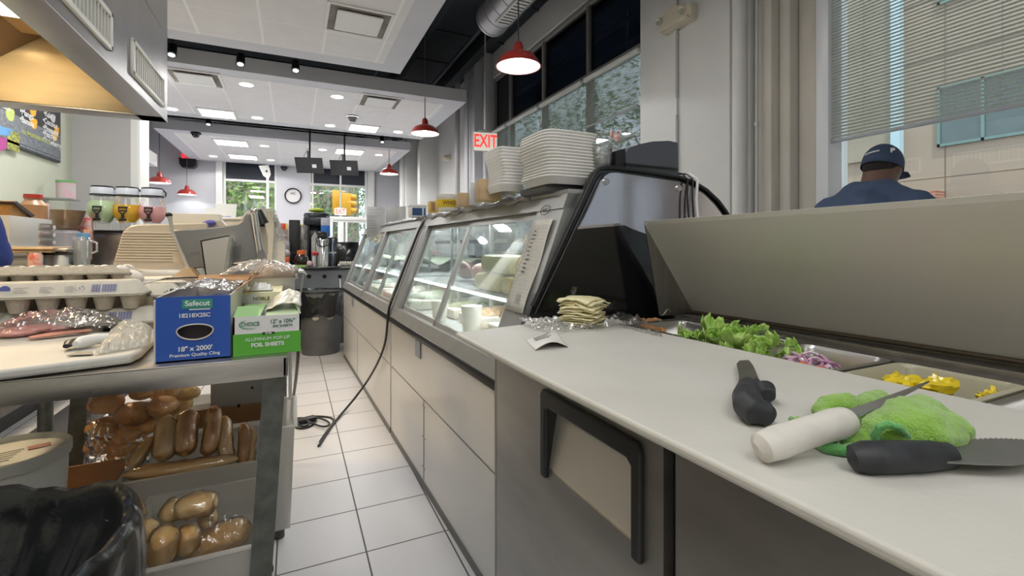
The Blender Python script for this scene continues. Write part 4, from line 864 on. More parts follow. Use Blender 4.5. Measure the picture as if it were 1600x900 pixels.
pan(*PYS[0], 'long food pan heaped with lettuce under the raised lid'); pan(*PYS[1], 'food pan of purple onion rings between lettuce and yellow peppers', z=ZT+.001); pan(*PYS[2], 'food pan holding pieces of yellow pepper', mat('cream_pan', (.42, .40, .30), .3)); pan(*PYS[3], 'food pan nearest the right edge, beside the yellow peppers')
pan(*PYS[4], 'steel food pan beyond the right edge of the board, first'); pan(*PYS[5], 'steel food pan beyond the right edge of the board, last')
let_m = mat('lettuce', (.17, .38, .03), .4, noise_scale=22, col2=(.42, .60, .14), coat=.3, bump=.2, bump_scale=80)
_b = let_m.node_tree.nodes['Principled BSDF']; _b.inputs['Subsurface Weight'].default_value = .0
rd = random.Random(11); m = MB()
def leaf(mb, c, r, n, turn, cup=.5, fr=7):
    n = Vector(n).normalized(); a = n.orthogonal().normalized(); b = n.cross(a)
    a, b = a*math.cos(turn)+b*math.sin(turn), b*math.cos(turn)-a*math.sin(turn)
    ph = rd.uniform(0, 6)
    def fn(u, v):
        th = (u-.5)*4.2; q = r*(.12+.88*v); ruf = .17*r*v**2*math.sin(fr*th+ph)+.08*r*v**2*math.sin(2.6*fr*th+ph*2)
        return c+a*q*math.cos(th)+b*q*math.sin(th)*.8+n*(cup*r*v*v+ruf)
    mb.grid(fn, 44, 7)
for k in range(64):
    y = .70+.24*rd.random(); x = .925+.14*rd.random(); hh = .022*math.sin(min(1, max(0, (y-.66)/.36))*math.pi)+.004
    c = Vector((x, y, ZT-.022+rd.uniform(0, 1)*hh)); leaf(m, c, rd.uniform(.028, .046), (rd.gauss(0, .6), rd.gauss(0, .6), 1), rd.uniform(0, 6), rd.uniform(.2, .8), rd.choice([5, 6, 8]))
one('lettuce', m, let_m, 'heap of curly green lettuce in the first food pan', 'lettuce', kind='stuff', solid=.0006)
m = MB()
for k in range(7): m.ell((.94+rd.uniform(-.02, .03), 1.07+rd.uniform(-.03, .02), ZT-.01+rd.uniform(-.01, .008)), (.022, .024, .014), 12, nz=.2)
one('shredded_carrot', m, mat('carrot', (.75, .30, .06), .4, noise_amt=.3, noise_scale=60, coat=.4), 'orange carrot pieces at the left end of the lettuce pan', 'carrot', kind='stuff')
m = MB()
m.ell((1.035, .755, ZT+.006), (.016, .022, .013), 12, nz=.2); m.ell((1.01, .77, ZT+.002), (.018, .02, .012), 12, nz=.2)
one('mushroom', m, mat('dusky_veg', (.25, .2, .17), .4, noise_scale=30, col2=(.5, .42, .38)), 'small dusky vegetable piece on the right end of the lettuce', 'vegetable')
m = MB(); m.grid(lambda a, b: Vector((.99+.08*a, .735+.06*b, ZT+.018+.014*math.sin(a*3.1)*math.sin(b*3.1)+.006*noise.noise(Vector((a*6, b*6, 0))))), 14, 12); one('cling_film', m, clear_wrap, 'wisp of clear film over the right end of the lettuce pan', 'plastic film')
on_m = mat('red_onion', (.42, .16, .34), .3, noise_scale=40, col2=(.75, .62, .70), coat=.5)
m = MB()
for k in range(26):
    c = Vector((.985+rd.uniform(-.05, .05), .62+rd.uniform(-.055, .055), ZT-.028+rd.uniform(0, .022))); R = rd.uniform(.014, .026); nx = Rx(rd.uniform(-.7, .7))@Ry(rd.uniform(-.7, .7))
    m.tube([c+nx@Vector((R*math.cos(a/16*5.4), R*math.sin(a/16*5.4), .002*math.sin(a))) for a in range(17)], .0028, 6)
one('onion_rings', m, on_m, 'purple red onion rings in the middle food pan', 'onion', kind='stuff')
m = MB()
for k in range(9): c = Vector((.93+rd.uniform(-.012, .02), .60+rd.uniform(-.05, .06), ZT-.018+rd.uniform(0, .012))); m.ell(c, (.016, .018, .006), 12, M=Rx(rd.uniform(-.5, .5)))
one('tomato_slices', m, mat('tomato', (.70, .16, .06), .3, coat=.5), 'orange-red tomato slices beside the onion rings', 'tomato', kind='stuff')
pep = mat('yellow_pepper', (.80, .62, .02), .3, noise_scale=20, col2=(.66, .50, .01), coat=.6)
for k, (x, y, rx, ry, zz, lb) in enumerate(((1.00, .468, .034, .028, -.008, 'yellow pepper chunk at the left of the cream food pan'), (1.02, .425, .036, .026, -.004, 'large yellow pepper chunk touching the knife tip'), (1.045, .365, .018, .015, -.012, 'small round yellow pepper piece at the right of the pan'), (.985, .445, .03, .03, -.034, 'yellow pepper piece under the knife tip'))):
    m = MB(); m.ell((x, y, ZT+zz-.004), (rx, ry, .013), 18, nz=.5, nsc=30); one('yellow_pepper', m, pep, lb, 'pepper', 'yellow pepper pieces')
m = MB()
for k in range(16): c = Vector((.95+rd.uniform(-.02, .02), .485+rd.uniform(-.015, .012), ZT-.02)); m.tube([c, c+Vector((rd.uniform(-.015, .02), rd.uniform(-.02, .02), rd.uniform(0, .014)))], .0012, 5)
one('pepper_shreds', m, mat('orange_shreds', (.62, .38, .08), .5), 'thin orange shreds at the left end of the pepper pan', 'vegetable', kind='stuff')
# cheese slices and film
q = PZ(922, 511, ZB); chm = mat('cheese_slices', (.84, .77, .48), .45, noise_amt=.06, noise_scale=30)
for k in range(12):
    a = rd.uniform(-.3, .3)+.5; cx = q.x+rd.uniform(-.007, .007)+.003; cy = q.y+rd.uniform(-.006, .006)+.035; z = ZB+.006+k*.0066; dr = .009 if k > 6 else .003; s = .05 if k > 1 else .042
    def fn(u, v, a=a, cx=cx, cy=cy, z=z, dr=dr, s=s):
        x = (u-.5)*2; y = (v-.5)*2; p = Vector((x*s, y*s)); return Vector((cx+p.x*math.cos(a)-p.y*math.sin(a), cy+p.x*math.sin(a)+p.y*math.cos(a), z-dr*(abs(x)**3+abs(y)**3)*(.6+.6*noise.noise(Vector((x*2, y*2, k))))+.002*noise.noise(Vector((x*3, y*3, k*3)))))
    m = MB(); m.grid(fn, 10, 10); one('cheese_slice', m, chm, 'square yellow cheese slice in the stack on the cutting board', 'cheese slice', 'stack of cheese slices', solid=.0032)
def film_sheet(fn, nu, nv, label, mt=clear_wrap, name='cling_film', th=0):
    m = MB(); m.grid(fn, nu, nv); return one(name, m, mt, label, 'plastic film', solid=th)
c0_ = Vector((q.x, q.y+.03, ZB))
def ff(a, b):
    x = (a-.5)*.36; y = (b-.5)*.17; p = Vector((x, y, 0)); n_ = abs(noise.noise(Vector((x*22, y*22, 3))))+.5*abs(noise.noise(Vector((x*60, y*60, 8))))
    inner = math.exp(-((x/.055)**4+(y/.055)**4)); return c0_+Vector((x+.02, y-.3*x*.2, .002+.032*n_*(1-inner)))
film_sheet(ff, 90, 46, 'crumpled clear film spread under the cheese slices')
u0 = PY(884, 490, 1.19); 
film_sheet(lambda a, b: PY(884+8*a+10*b, 492-44*b, 1.17)+Vector((0, .012*noise.noise(Vector((a*5, b*9, 0))), 0)), 10, 26, 'upright twist of clear film left of the cheese slices')
film_sheet(lambda a, b: PZ(962+72*a, 488+26*a+14*b, ZB+.012*(1-a))+Vector((0, 0, .014*abs(noise.noise(Vector((a*9, b*5, 2)))))), 40, 12, 'tail of clear film right of the cheese slices')
# curled receipt paper
def rf(a, b):
    p = PZ(812+30*a+50*b, 528-14*a+20*b, ZB); return p+Vector((0, 0, .0015+.022*max(0, a*1.5-.5)**2*(1-.5*b)))
def rf(a, b):
    A0 = PZ(822, 532, ZB); A1 = PZ(866, 515, ZB); A2 = PZ(888, 543, ZB); A3 = PZ(836, 548, ZB)
    p = A0.lerp(A1, a).lerp(A3.lerp(A2, a), b); return p+Vector((0, 0, .001+.014*math.sin(b*math.pi*.5)**3*math.sin(a*math.pi)))
m = MB(); m.grid(rf, 16, 16); r_ = one('receipt_paper', m, mat('receipt', (.72, .71, .67), .6), 'curled white paper slip near the far end of the cutting board', 'paper', solid=.0006)
m = MB()
for k in range(4): m.tube([rf(.2, .12+k*.09)+Vector((0, 0, .0012)), rf(.75-.1*(k % 2), .12+k*.09)+Vector((0, 0, .0012))], .0006, 4)
build('print', m, ink, r_)
# knives
blade = mat('knife_blade', (.34, .34, .32), .35, .9, .2, 20)
def PB(u, v, h=0.): return PZ(u, v, ZB+h)
t = thing('curved_knife', 'small knife with a curled dark rubber handle in the middle of the board', 'knife', PB(1175, 620))
m = MB(); m.prism([PB(u, v, .010) for u, v in ((1151, 570), (1155, 565), (1170, 564), (1177, 573), (1184, 590), (1188, 606), (1152, 608), (1155, 590))], (0, 0, .002)); build('blade', m, blade, t)
m = MB(); m.tube([PB(1169, 601, .012), PB(1168, 610, .013), PB(1167, 622, .017), PB(1170, 634, .019), PB(1180, 643, .018), PB(1194, 645, .016), PB(1203, 644, .014)], [.012, .0155, .0185, .0190, .0175, .0155, .009], 20)
m.tube([PB(1172, 610, .013), PB(1186, 604, .015), PB(1196, 608, .015), PB(1200, 618, .014)], [.012, .0130, .0140, .010], 18); build('handle', m, rubber, t)
m = [x for x in kids(t) if x.name.startswith('handle')][0]; md = m.modifiers.new('fuse', 'REMESH'); md.mode = 'VOXEL'; md.voxel_size = .0018; md.use_smooth_shade = True; md = m.modifiers.new('sm', 'SMOOTH'); md.iterations = 6
t = thing('chef_knife', 'long knife with a white handle lying across the green towel', 'knife', PB(1250, 690))
m = MB(); m.prism([PB(u, v, h) for u, v, h in ((1318, 651, .030), (1326, 643, .032), (1375, 626, .036), (1453, 597, .040), (1428, 611, .038), (1385, 634, .034), (1345, 650, .030), (1324, 656, .028))], (0, .0015, .0015)); build('blade', m, mat('shiny_blade', (.42, .42, .40), .22, 1), t)
m = MB(); m.tube([PB(1184, 703, .014), PB(1190, 700, .016), PB(1215, 691, .019), PB(1250, 679, .023), PB(1285, 668, .027), PB(1305, 663, .028), PB(1320, 658, .028), PB(1326, 655, .028)], [.008, .0145, .0165, .0155, .0155, .0165, .0150, .008], 20); build('handle', m, mat('white_handle', (.72, .69, .64), .5, noise_amt=.12, noise_scale=40), t)
t = thing('sandwich_spreader', 'serrated sandwich spreader with a dark handle at the right edge', 'knife', PB(1400, 715))
m = MB(); m.tube([PB(1326, 716, .012), PB(1332, 716, .013), PB(1352, 715, .014), PB(1390, 714, .014), PB(1430, 713, .014), PB(1460, 712, .013), PB(1482, 712, .012)], [.006, .012, .0155, .0155, .0150, .0140, .0125], 20); build('handle', m, rubber, t)
up = [(1475, 700), (1495, 694)]+[x for k in range(12) for x in ((1508+k*8, 688-2*math.sin(k/11*3)), (1512+k*8, 690-2*math.sin(k/11*3)))]+[(1625, 700), (1632, 712), (1615, 724), (1580, 728), (1530, 727), (1480, 724)]
m = MB(); m.prism([PB(u, v, .012) for u, v in up], (0, 0, .0016)); build('blade', m, mat('grey_blade', (.27, .27, .26), .4, .7, .1), t)
# green towel
tw = mat('green_microfibre', (.30, .58, .07), .9, noise_amt=.12, noise_scale=60, bump=.5, bump_scale=420, sheen=.6)
t = thing('green_towel', 'bunched lime green microfibre towel on the cutting board', 'towel', PB(1400, 670))
m = MB()
cc = PB(1424, 672, .0)
for u, v, h, r in ((1400, 672, .018, (.040, .03, .022)), (1430, 668, .022, (.048, .036, .030)), (1448, 670, .020, (.036, .034, .028)), (1468, 680, .012, (.018, .024, .016)), (1432, 655, .016, (.044, .03, .026)), (1475, 668, .010, (.016, .030, .018)), (1366, 672, .012, (.022, .018, .016)), (1345, 664, .010, (.022, .02, .015)),
                   (1340, 686, .008, (.026, .016, .010))): m.ell(PB(u, v, h), r, 20)
m.tube([PB(1280, 646, .010), PB(1300, 637, .014), PB(1325, 634, .016), PB(1342, 638, .012)], [.010, .015, .016, .010], 14); m.tube([PB(1330, 640, .012), PB(1352, 631, .016), PB(1372, 623, .014), PB(1384, 624, .008)], [.012, .014, .012, .006], 14)
m.tube([PB(1278, 650, .006), PB(1300, 655, .010), PB(1335, 660, .012)], [.008, .012, .014], 12)
m.tube([PB(1446, 690, .010), PB(1466, 680, .018), PB(1478, 665, .024)], [.010, .014, .012], 12)
m.tube([PB(1250, 652, .003), PB(1234, 656, .004), PB(1252, 660, .004)], [.003, .004, .003], 8)
o = build('cloth', m, tw, t); md = o.modifiers.new('fuse', 'REMESH'); md.mode = 'VOXEL'; md.voxel_size = .0022; md.use_smooth_shade = True; md = o.modifiers.new('sm', 'SMOOTH'); md.iterations = 5
tx = bpy.data.textures.new('folds', 'CLOUDS'); tx.noise_scale = .03; md = o.modifiers.new('folds', 'DISPLACE'); md.texture = tx; md.strength = .012; md.mid_level = .5
tx2 = bpy.data.textures.new('terry', 'CLOUDS'); tx2.noise_scale = .0022; md = o.modifiers.new('terry', 'DISPLACE'); md.texture = tx2; md.strength = .0022
twh = mat('green_towel_hem', (.13, .45, .12), .85, bump=.4, noise_scale=400, sheen=.5)
hv = Vector((-.014, -.020, .008)); m = MB(); m.tube([PB(1349, 692, .004)+hv, PB(1346, 678, .014)+hv, PB(1352, 666, .024)+hv, PB(1366, 661, .028)+hv, PB(1382, 666, .026)+hv, PB(1394, 679, .016)+hv, PB(1397, 692, .006)+hv], .0042, 10); build('hem', m, twh, t, label='darker green rolled hem around the fold opening'); m = MB()
c_ = PB(1308, 690, .012); m.tube([c_+Vector((.012*math.cos(a*.5)*(1-a*.035), .006*a*.12, .012*math.sin(a*.5)*(1-a*.035))) for a in range(16)], .0048, 10); m.tube([PB(1272, 690, .004), PB(1292, 700, .006), PB(1318, 704, .006), PB(1332, 700, .006)], .006, 10); build('hem', m, twh, t, label='darker green rolled hem'); m = MB(); m.tube([PB(1236, 655, .004), PB(1246, 660, .004)], [.004, .003], 8); m.ell(PB(1248, 660, .003), .004, 8); build('hem', m, twh, t, label='darker green rolled hem')
# ================================================================ worktable on the left
TZ = .91; TX0, TX1, TY0, TY1 = -.66, -.010, 1.092, 1.90
t = thing('work_table', 'stainless worktable with leaning galvanised legs, crowded with boxes', 'work table', (-.33, 1.5, 0))
m = MB(); m.box((TX0, TY0, TZ-.004), (TX1, TY1, TZ), .0015); m.box((TX0, TY0, TZ-.045), (TX1, TY0+.012, TZ-.0005), .004); m.box((TX1-.012, TY0, TZ-.045), (TX1, TY1, TZ-.0005), .004); m.box((TX0, TY1-.012, TZ-.045), (TX1, TY1, TZ-.001), .004); build('table_top', m, steel_rail, t)
def leg(x, y):
    m = MB(); z1 = TZ-.04; sh = .063
    def ring(z):
        cx = x-(z1-z)*sh; r = .021; return [(cx-r, y-r, z), (cx+r, y-r, z), (cx+r, y+r, z), (cx-r, y+r, z)]
    m.ring_loft([ring(z1), ring(.04)]); build('leg', m, galv, t)
    m = MB(); m.lathe([(.001, 0), (.028, 0), (.028, .012), (.012, .04), (.001, .045)], (x-z1*sh, y, 0), 14); build('foot', m, black_pl, t)
leg(-.035, TY0+.03); leg(-.035, TY1-.05); leg(PY(146, 617, 1.81).x-.021, 1.83); leg(TX0+.03, TY0+.03)
m = MB(); m.box((TX0-.01, TY0+.05, .27), (-.07, TY1-.05, .28), .002); m.box((TX0-.01, TY0+.05, .25), (-.07, TY0+.062, .28)); build('under_shelf', m, steel_dk, t)
m = MB(); m.box((-.012, TY0+.36, TZ-.20), (-.003, TY0+.42, TZ-.05), .001); build('tag', m, white_pl, t)
# left cutting board
def PT_(u, v, z=TZ): return PZ(u, v, z)
zb2 = TZ+.022
m = MB(); m.prism([PZ(-60, 603, zb2-.018), PZ(206, 568, zb2-.018), PZ(222, 560, zb2-.018), PZ(239, 543, zb2-.018), Vector((PZ(239, 535, zb2-.018).x-.0, 1.455, zb2-.018)), Vector((-.72, 1.455, zb2-.018))], (0, 0, .018)); o = one('cutting_board', m, board_pe, 'white cutting board with rounded corner at the left end of the worktable', 'cutting board')
md = o.modifiers.new('soft', 'BEVEL'); md.width = .006; md.segments = 3; md.limit_method = 'ANGLE'
ZL = zb2+.0005
pk = mat('pink_sliced_ham', (.66, .28, .26), .4, noise_scale=18, col2=(.80, .48, .44), coat=.4); wrapm = clear_wrap2
t = thing('wrapped_ham', 'pink sliced ham under crumpled clear wrap on the left cutting board', 'meat', PZ(80, 525, ZL))
m = MB(); 
for k in range(6): a = PZ(20+k*26, 528-k*3.2, ZL); m.ell((a.x, a.y+.03, ZL+.010+.004*(k % 2)), (.045, .045, .012), 18, nz=.12, nsc=20)
m.ell(PZ(85, 515, ZL)+Vector((0, .035, .018)), (.10, .04, .024), 20, nz=.2); build('slices', m, pk, t)
m = MB(); a0 = PZ(58, 531, ZL); m.tube([PZ(45, 532, ZL)+Vector((0, 0, .006)), PZ(80, 528, ZL)+Vector((0, 0, .008)), PZ(142, 521, ZL)+Vector((0, 0, .008))], [.010, .016, .010], 14, flat=.3); build('lower_slice', m, mat('orange_ham_edge', (.66, .30, .22), .4), t)
def hf(a, b):
    p = PZ(-20+195*a, 534-12*a, ZL); y = p.y+.095*b; h = .056*math.sin(math.pi*min(1, b*.9+.08))**.6*(math.sin(math.pi*(.06+.88*a))**.5); n_ = noise.noise(Vector((a*9, b*7, 1)))*.010+abs(noise.noise(Vector((a*26, b*14, 5))))*.008; return Vector((p.x, y, ZL+max(.002, h+n_)))
m = MB(); m.grid(hf, 70, 26); build('wrap', m, clear_wrap, t)
m = MB()
for k in range(5): m.tube([PZ(182+k*9, 508-k, ZL)+Vector((0, .01*k, .008)), PZ(200+k*8, 500, ZL)+Vector((0, .012, .016)), PZ(222+k*4, 506, ZL)+Vector((0, .01, .008))], [.004, .007, .004], 8)
one('banana_peppers', m, mat('yellow_green_pepper', (.55, .56, .15), .4, noise_scale=30, col2=(.66, .64, .30), coat=.5), 'yellow green pepper strips at the back of the left cutting board', 'pepper')
t = thing('wrapped_knife', 'black and white handled knife half under a clear bag on the left board', 'knife', PZ(140, 545, ZL))
m = MB(); m.tube([PZ(104, 549, ZL)+Vector((0, 0, .010)), PZ(110, 545, ZL)+Vector((0, 0, .012)), PZ(128, 541, ZL)+Vector((0, 0, .013)), PZ(150, 533, ZL)+Vector((0, 0, .012)), PZ(166, 530, ZL)+Vector((0, 0, .010))], [.006, .011, .009, .007, .004], 14, flat=.7); build('handle', m, black_pl, t)
m = MB(); m.tube([PZ(118, 548, ZL)+Vector((0, 0, .012)), PZ(126, 546, ZL)+Vector((0, 0, .014)), PZ(150, 541, ZL)+Vector((0, 0, .015)), PZ(185, 537, ZL)+Vector((0, 0, .012))], [.007, .0115, .0115, .010], 14); build('handle_inlay', m, white_pl, t)
m = MB(); m.prism([PZ(104, 556, ZL+.002), PZ(146, 554, ZL+.002), PZ(144, 550, ZL+.002), PZ(120, 550, ZL+.002)], (0, 0, .001)); build('blade', m, blade, t)
def gf(a, b):
    p = PZ(148+86*a, 556-14*a, ZL); q_ = PZ(182+56*a, 512+2*a, ZL); r_ = p.lerp(q_, b); h = .030*(math.sin(math.pi*a)*math.sin(math.pi*b))**.5; return r_+Vector((0, 0, .002+h+.010*abs(noise.noise(Vector((a*8, b*8, 2))))+.003*noise.noise(Vector((a*30, b*30, 2)))))
m = MB(); m.grid(gf, 44, 30); one('plastic_bag', m, glass_mat('milky_bag', (.97, .97, .95), .08, .15, .55, (.74, .74, .70), .5, 40), 'milky crumpled plastic bag over the knife tip on the left board', 'plastic bag')
# egg cartons
def carton(label, p, L=.30, W=.105, H=.068, rz=0., opened=False, prints=True):
    t = thing('egg_carton', label, 'egg carton', p, rz, None)
    n = 6; m = MB()
    def cup(mb, cx, cy, z0, z1, r0, r1): mb.lathe([(.001, z0), (r0, z0), (r0*1.12, z0+.006), (r1, z1)], (cx, cy, 0), 12)
    for i in range(n):
        for j in range(2): cup(m, -L/2+L/n*(i+.5), -W/4+W/2*j, 0, .036, .015, .0235)
    m.box((-L/2-.004, -W/2-.004, .034), (L/2+.004, W/2+.004, .038), .0015)
    build('cup_tray', m, eggcard, t, local=True)
    m = MB()
    def rr(x, y, z, r=.02): 
        q = []
        for sx, sy, a0 in ((1, 1, 0), (-1, 1, 90), (-1, -1, 180), (1, -1, 270)):
            for k in range(4): a = math.radians(a0+k*30); q.append((sx*(x-r)+r*math.cos(a), sy*(y-r)+r*math.sin(a), z))
        return q
    if not opened:
        m.ring_loft([rr(L/2+.003, W/2+.003, .039), rr(L/2-.002, W/2-.002, .044), rr(L/2-.016, W/2-.014, .068), rr(L/2-.022, W/2-.022, .072)], cap=False); m.face(rr(L/2-.022, W/2-.022, .072)); ld = build('lid', m, mat('carton_lid', (.58, .56, .50), .8, noise_amt=.08, noise_scale=50), t, local=True)
        if prints:
            Mx = Rx(-.0)
            def on(x, z): return Vector((x, -(W/2-.002-.012*(z-.044)/.024)-.0012, z))
            bl = mat('carton_blue_ink', (.12, .14, .42), .7)
            g = MB(); c0 = on(-.095, .057); g.cyl(c0, c0+Vector((0, -.0004, 0)), .0095, seg=18); build('round_mark', g, bl, ld, local=True)
            g = MB()
            for k in range(26):
                if k in (9, 10): continue
                x = .06+k*.0019; a, b = on(x, .046), on(x, .064); wd = .0005+.0004*((k*7) % 3); g.prism([a, a+Vector((wd, 0, 0)), b+Vector((wd, 0, 0)), b], (0, -.0003, 0))
            build('barcode', g, bl, ld, local=True)
            g = MB(); gy = mat('carton_small_print', (.42, .42, .48), .8)
            for c in range(3):
                for k in range(4): x = -.08+c*.045; z = .049+k*.0036; a, b = on(x, z), on(x, z+.0009); g.prism([a, a+Vector((.026-.005*((k+c) % 3), 0, 0)), b+Vector((.026-.005*((k+c) % 3), 0, 0)), b], (0, -.0003, 0))
            build('small_print', g, gy, ld, local=True)
            g = MB(); c0 = on(.042, .056)
            for a in range(3): aa = a*2.094+.5; g.tube([c0+Vector((.005*math.cos(aa), 0, .005*math.sin(aa))), c0+Vector((.0055*math.cos(aa+1.3), 0, .0055*math.sin(aa+1.3)))], .0007, 4)
            build('recycling_mark', g, bl, ld, local=True)
    else:
        m.ring_loft([rr(L/2+.003, W/2+.003, .039), rr(L/2, W/2, .043), rr(L/2-.02, W/2-.018, .062)], cap=False)
        for i in range(n-1): m.box((-L/2+L/n*(i+1)-.003, -W/2+.02, .050), (-L/2+L/n*(i+1)+.003, W/2-.02, .064), .001)
        build('insert', m, eggcard, t, local=True)
        for i in range(n):
            for j in range(2):
                g = MB(); g.ell((-L/2+L/n*(i+.5), -W/4+W/2*j, .038), (.0195, .0195, .026), 14); e = build('egg', g, eggshell, t, local=True)
    return t
pc = PY(112, 500, 1.36)
carton('grey egg carton at the bottom of the front stack, behind the ham', (-.480, 1.535, TZ), L=.315, rz=.0)
carton('printed egg carton with a wide barcode, front and centre of the egg stack', (-.510, 1.525, TZ+.072), L=.318, rz=.02)
carton('closed plain egg carton under the open one, lower', (-.57, 1.65, TZ), prints=False).scale = (1, 1, .88)
carton('closed plain egg carton under the open one, upper', (-.57, 1.65, TZ+.064), prints=False).scale = (1, 1, .88)
carton('open egg carton with its eggs showing, on top of the egg stack', (-.555, 1.65, TZ+.128), rz=0., opened=True).scale = (1, 1, .8)
carton('grey egg carton end jutting out right of the printed carton, lower', (-.335, 1.66, TZ), rz=math.pi/2, L=.2, prints=False).scale = (1, 1, .88)
carton('grey egg carton on the jutting one, behind the printed carton', (-.335, 1.66, TZ+.064), rz=math.pi/2, L=.2, prints=False).scale = (1, 1, .88)
q = PT(208, 431, 1.3); q.z = TZ+.146; m = MB(); m.ell(q, (.026, .022, .018), 18, M=Ry(.4)); one('egg', m, eggshell, 'single whitish egg at the right end of the open egg carton', 'egg')
# cling film box
BY = 1.125
def fbox(label, uvs, depth, z1, mt, cat='box', name='box', open_top=True, face=None):
    pass
x0, x1 = PY(243, 560, BY).x, PY(360, 550, BY).x; z1 = PY(300, 463, BY).z
blue = mat('blue_card_print', (.02, .09, .42), .45); wcard = mat('white_card', (.66, .62, .56), .7)
t = thing('cling_film_box', 'blue cling film box with an oval hand hole, open on top', 'box', ((x0+x1)/2, BY+.2, TZ))
m = MB(); th = .003
m.box((x0, BY+th, TZ+.001), (x0+th, BY+.42, z1)); m.box((x1-th, BY+th, TZ+.001), (x1, BY+.42, z1)); m.box((x0, BY+.42-th, TZ), (x1, BY+.42, z1)); m.box((x0, BY, TZ), (x1, BY+.42, TZ+th)); m.box((x0-.004, BY+.004, TZ), (x0, BY+.03, z1-.006)); build('carton', m, wcard, t)
cx, cz = (x0+x1)/2+.002, TZ+(z1-TZ)*.47; m = MB()
ov = [(cx+.030*math.cos(a)*(1+.05*math.cos(2*a)), cz+(.018 if math.sin(a) < 0 else .012)*math.sin(a)) for a in [k*math.pi/12 for k in range(24)]]
rect = []
for k in range(24):
    a = k*math.pi/12; c, s = math.cos(a), math.sin(a); hx = (x1-x0)/2; sc = min(hx/max(abs(c), 1e-6), ((z1-cz) if s > 0 else (cz-TZ))/max(abs(s), 1e-6)); rect.append(((x0+x1)/2+c*sc, cz+s*sc))
# snap the nearest ring points to the corners
for X_, Z_ in ((x0, TZ), (x1, TZ), (x0, z1), (x1, z1)):
    i = min(range(24), key=lambda i: (rect[i][0]-X_)**2+(rect[i][1]-Z_)**2); rect[i] = (X_, Z_)
vf = [[m.bm.verts.new((p[0], y, p[1])) for p in R] for y in (BY, BY+th) for R in (ov, rect)]
for k in range(24):
    j = (k+1) % 24
    for a, b in ((0, 1), (2, 3), (0, 2), (1, 3)): m.bm.faces.new((vf[a][k], vf[a][j], vf[b][j], vf[b][k]))
build('front_panel', m, blue, t, angle=20)
m = MB(); m.cyl(((x0+x1)/2, BY+.03, TZ+.062), ((x0+x1)/2, BY+.41, TZ+.062), .048, seg=30); build('roll', m, mat('film_roll', (.03, .06, .2), .3, coat=.5), t)
m = MB(); m.cyl(((x0+x1)/2, BY+.02, TZ+.062), ((x0+x1)/2, BY+.03, TZ+.062), .032, .032, seg=24); build('core', m, mat('roll_core', (.05, .04, .04), .7), t)
m = MB(); m.tube([(cx+.031*math.cos(a), BY-.0015, cz+(.0185 if math.sin(a) < 0 else .0125)*math.sin(a)) for a in [k*math.pi/14 for k in range(29)]], .0014, 5); build('hole_rim', m, wcard, t)
m = MB(); m.box(((x0+x1)/2-.020, BY-.0012, z1-.0245), ((x0+x1)/2+.032, BY-.0006, z1-.006)); build('green_logo_panel', m, mat('logo_green', (.04, .28, .20), .5), t)
wi = plain('white_print', (.78, .80, .82), .5)
text('Safecut', .0148, wi, t, ((x0+x1)/2+.006, BY-.0016, z1-.0145), FACE_ME, bold=.0003)
m = MB(); m.box(((x0+x1)/2-.008, BY-.0012, z1-.0275), ((x0+x1)/2+.028, BY-.0006, z1-.0255)); build('logo_rule', m, wi, t)
m = MB(); m.lathe([(.0005, -.003), (.0065, -.003), (.006, .0)], ((x0+x1)/2+.004, BY, z1-.0175), 14, (1, 1.2), Matrix.Rotation(math.pi/2, 4, 'X')); build('torn_patch', m, card_lt, t)
text('18218X2SC', .0112, wi, t, ((x0+x1)/2+.001, BY-.0012, z1-.0385), FACE_ME, bold=.0002)
text('18" x 2000\'', .0130, wi, t, ((x0+x1)/2+.002, BY-.0012, TZ+.0245), FACE_ME, bold=.0003)
text('Premium Quality Cling', .0088, wi, t, ((x0+x1)/2+.002, BY-.0012, TZ+.0125), FACE_ME, bold=.0001, sx=1.05)
# flaps and loose film sheet over it
m = MB(); m.prism([(x0+.002, BY+.42, z1), (x1-.002, BY+.42, z1), (x1+.004, BY+.50, z1+.015), (x0-.004, BY+.50, z1+.015)], (0, 0, .002)); m.prism([(x1-.003, BY+.1, z1-.003), (x1-.003, BY+.40, z1-.003), (x1+.028, BY+.36, z1+.020), (x1+.028, BY+.12, z1+.020)], (0, 0, .002)); build('flap', m, card, t)
m = MB(); m.grid(lambda a, b: Vector((x0+.004+(x1-x0-.008)*a, BY+.03+.36*b, z1+.004+.018*math.sin(math.pi*a)*(.5+.5*math.sin(b*5))+.010*abs(noise.noise(Vector((a*12, b*8, 4)))))), 40, 30); build('loose_film', m, clear_wrap, t)
m = MB(); m.box((x0+.03, BY+.36, z1-.006), (x1-.01, BY+.39, z1+.012), .004, Ry(.1)); build('roll_end', m, card, t)
# foil box
fx0, fx1 = PY(364, 557, BY).x, PY(470, 548, BY).x; fz1 = PY(417, 493, BY).z; fd = .245
grn = mat('green_card_print', (.10, .42, .04), .4); fw = mat('white_card_print', (.74, .74, .74), .45)
t = thing('foil_sheet_box', 'green and white box of aluminium foil sheets with its lid torn open', 'box', ((fx0+fx1)/2, BY+.12, TZ))
zs = TZ+(fz1-TZ)*.56
m = MB(); m.box((fx0, BY, TZ+.0005), (fx1, BY+fd, zs)); build('green_band', m, grn, t)
m = MB(); m.box((fx0, BY, zs), (fx1, BY+.003, fz1)); m.box((fx0, BY+fd-.003, zs), (fx1, BY+fd, fz1)); m.box((fx0, BY, zs), (fx0+.003, BY+fd, fz1)); m.box((fx1-.003, BY, zs), (fx1, BY+fd, fz1)); m.box((fx0+.002, BY+.002, zs), (fx1-.002, BY+fd-.002, zs+.002)); build('white_band', m, fw, t)
